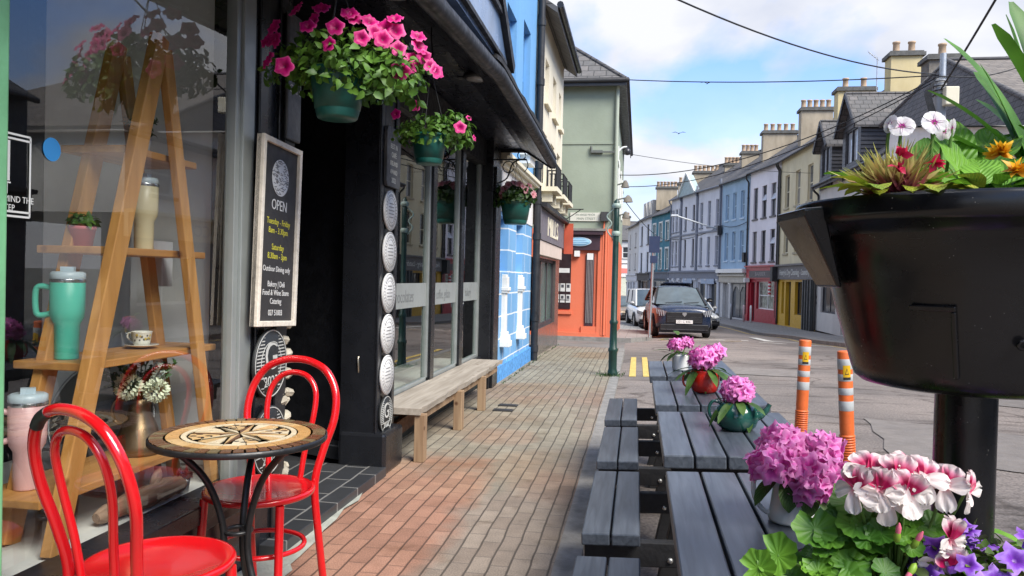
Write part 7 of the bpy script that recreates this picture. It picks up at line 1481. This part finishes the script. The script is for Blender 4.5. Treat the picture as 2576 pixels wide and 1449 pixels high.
car('moving_car', 'white car coming up the road half hidden by the dark blue car', (3.05, 36.8, gr(2.9, 38)), R(12), 4.3, 1.72, 1.48, mat('white car paint', (.74, .73, .68), .25, coat=.7), 'car')

# utility pole and overhead wires
PX, PY = 6.03, 17.2; pz0 = G(17.2)
t = thing('utility_pole', 'grey wooden utility pole with cables and a cream junction box', 'utility pole', (PX, PY, pz0))
obj('pole', MB().lathe([(.001, 0), (.13, 0), (.115, 5.5), (.11, 5.75), (.001, 5.76)], 18, M=Matrix.Translation((PX, PY, pz0))), mat('weathered pole', (.33, .34, .35), .75, var=.25, scale=9, bump=.2, streak=.15), t)
obj('mast_tube', MB().tube([(PX+.02, PY-.05, 5.0), (PX+.02, PY-.05, 6.15)], .06, 10), STEEL, t)
obj('junction_box', MB().box(PX+.0, PX+.26, PY-.30, PY-.10, 5.05, 5.42), CREAM, t, bevel=.02)
b = MB(); rnd = random.Random(12)
for k in range(7):
    x = PX-.12-.02*k; b.tube(smooth_path([(x, PY-.12, 5.65-.03*k), (x-.10, PY-.14, 5.3), (x+.02, PY-.15, 4.7), (x-.06+.03*k, PY-.13, 3.6-.1*k), (x+.05, PY-.12, 3.0)]), .012, 5)
for k in range(5): b.tube([(PX+.14*math.cos(a), PY+.14*math.sin(a), 5.3+.09*k) for a in [i*.6 for i in range(11)]], .012, 5)
obj('cable_coil', b, BLACKM, t)
WIRE = mat('black cable', (.015, .015, .017), .6)
def wire(label, a, c, sag, r=.012, n=24):
    A_, C_ = Vector(a), Vector(c); pts = [tuple(A_+(C_-A_)*q+Vector((0, 0, -sag*4*q*(1-q)))) for q in [i/n for i in range(n+1)]]
    tag(obj('overhead_wire', MB().tube(pts, r, 6), WIRE, origin=a), label, 'cable', 'overhead wires across the street')
wire('long black cable level across the street from the pole to the green house corner', (PX, PY, 5.72), (-.44, 20.05, 6.46), .10)
wire('black cable climbing from the pole to the café roof across the sky', (PX-.1, PY, 5.74), (-1.93, 8.2, 5.5), .42, .014)
wire('upper of the two slack cables falling from the pole towards the green house front', (PX-.1, PY, 5.66), (-.62, 23.2, 4.45), .55)
wire('lower of the two slack cables falling from the pole towards the green house front', (PX-.1, PY, 5.60), (-.66, 26.5, 4.5), .60)
wire('thick cable rising from the pole to the top right of the view', (PX, PY, 5.4), (4.62, 7.6, 7.0), .10, .02)
wire('cable running from the pole to the wide slate roof behind the strap leaves', (PX, PY, 5.72), (8.8, 18.5, 6.6), .25)
wire('thin cable crossing the street high in front of the sandy cream house', (-.70, 30, 6.2), (8.0, 38.5, 6.6), .15, .010)
wire('thin cable crossing the street far down by the lavender block', (-.70, 31, 4.6), (2.55, 63.5, 4.6), .5, .016)
wire('cable looping along the front of the pale blue house', (5.3, 53.6, 5.2), (6.5, 49, 5.1), .25, .02)
wire('cable looping along the lavender blocks', (2.5, 63.6, 4.7), (5.3, 53.8, 5.1), .3, .02)
t = thing('street_light', 'pale street light on a long arm reaching out from the lavender block', 'street light', (5.2, 53.4, 4.6))
obj('arm', MB().tube([(5.25, 53.6, 4.85), (2.3, 50.5, 5.5)], .05, 8), mm_('pale arm', (.6, .62, .63), .4), t); obj('lamp_head', MB().box(1.95, 2.4, 50.2, 50.6, 5.44, 5.56), mm_('pale arm', (.6, .6, .6)), t, bevel=.03); obj('bracket', MB().box(5.15, 5.4, 53.3, 53.7, 4.5, 5.1), BLACKM, t)
for (x, y, z, s, l) in ((4.35, 55, 15.0, .45, 'dark gull gliding high in the gap of blue sky'), (2.75, 60, 12.5, .5, 'small bird far off low against the pale cloud')):
    b = MB().lathe([(.001, -.35), (.05, -.2), (.07, 0), (.05, .2), (.001, .34)], 10, M=TRS((x, y, z), .4, R(80), 0, s))
    for q in (-1, 1): b.add([(x, y+.08*s, z), (x, y-.12*s, z), (x+q*.55*s, y-.05*s, z+.26*s), (x+q*1.1*s, y-.12*s, z+.1*s), (x+q*.5*s, y+.1*s, z+.23*s)], [(0, 1, 2, 4), (2, 3, 4)]); b.add([(x, y+.08*s, z-.02), (x, y-.12*s, z-.02), (x+q*.55*s, y-.05*s, z+.26*s-.02), (x+q*1.1*s, y-.12*s, z+.1*s-.01), (x+q*.5*s, y+.1*s, z+.23*s-.02)], [(4, 2, 1, 0), (4, 3, 2)])
    tag(obj('bird', b, mm_('bird grey', (.06, .06, .07)), origin=(x, y, z)), l, 'bird')
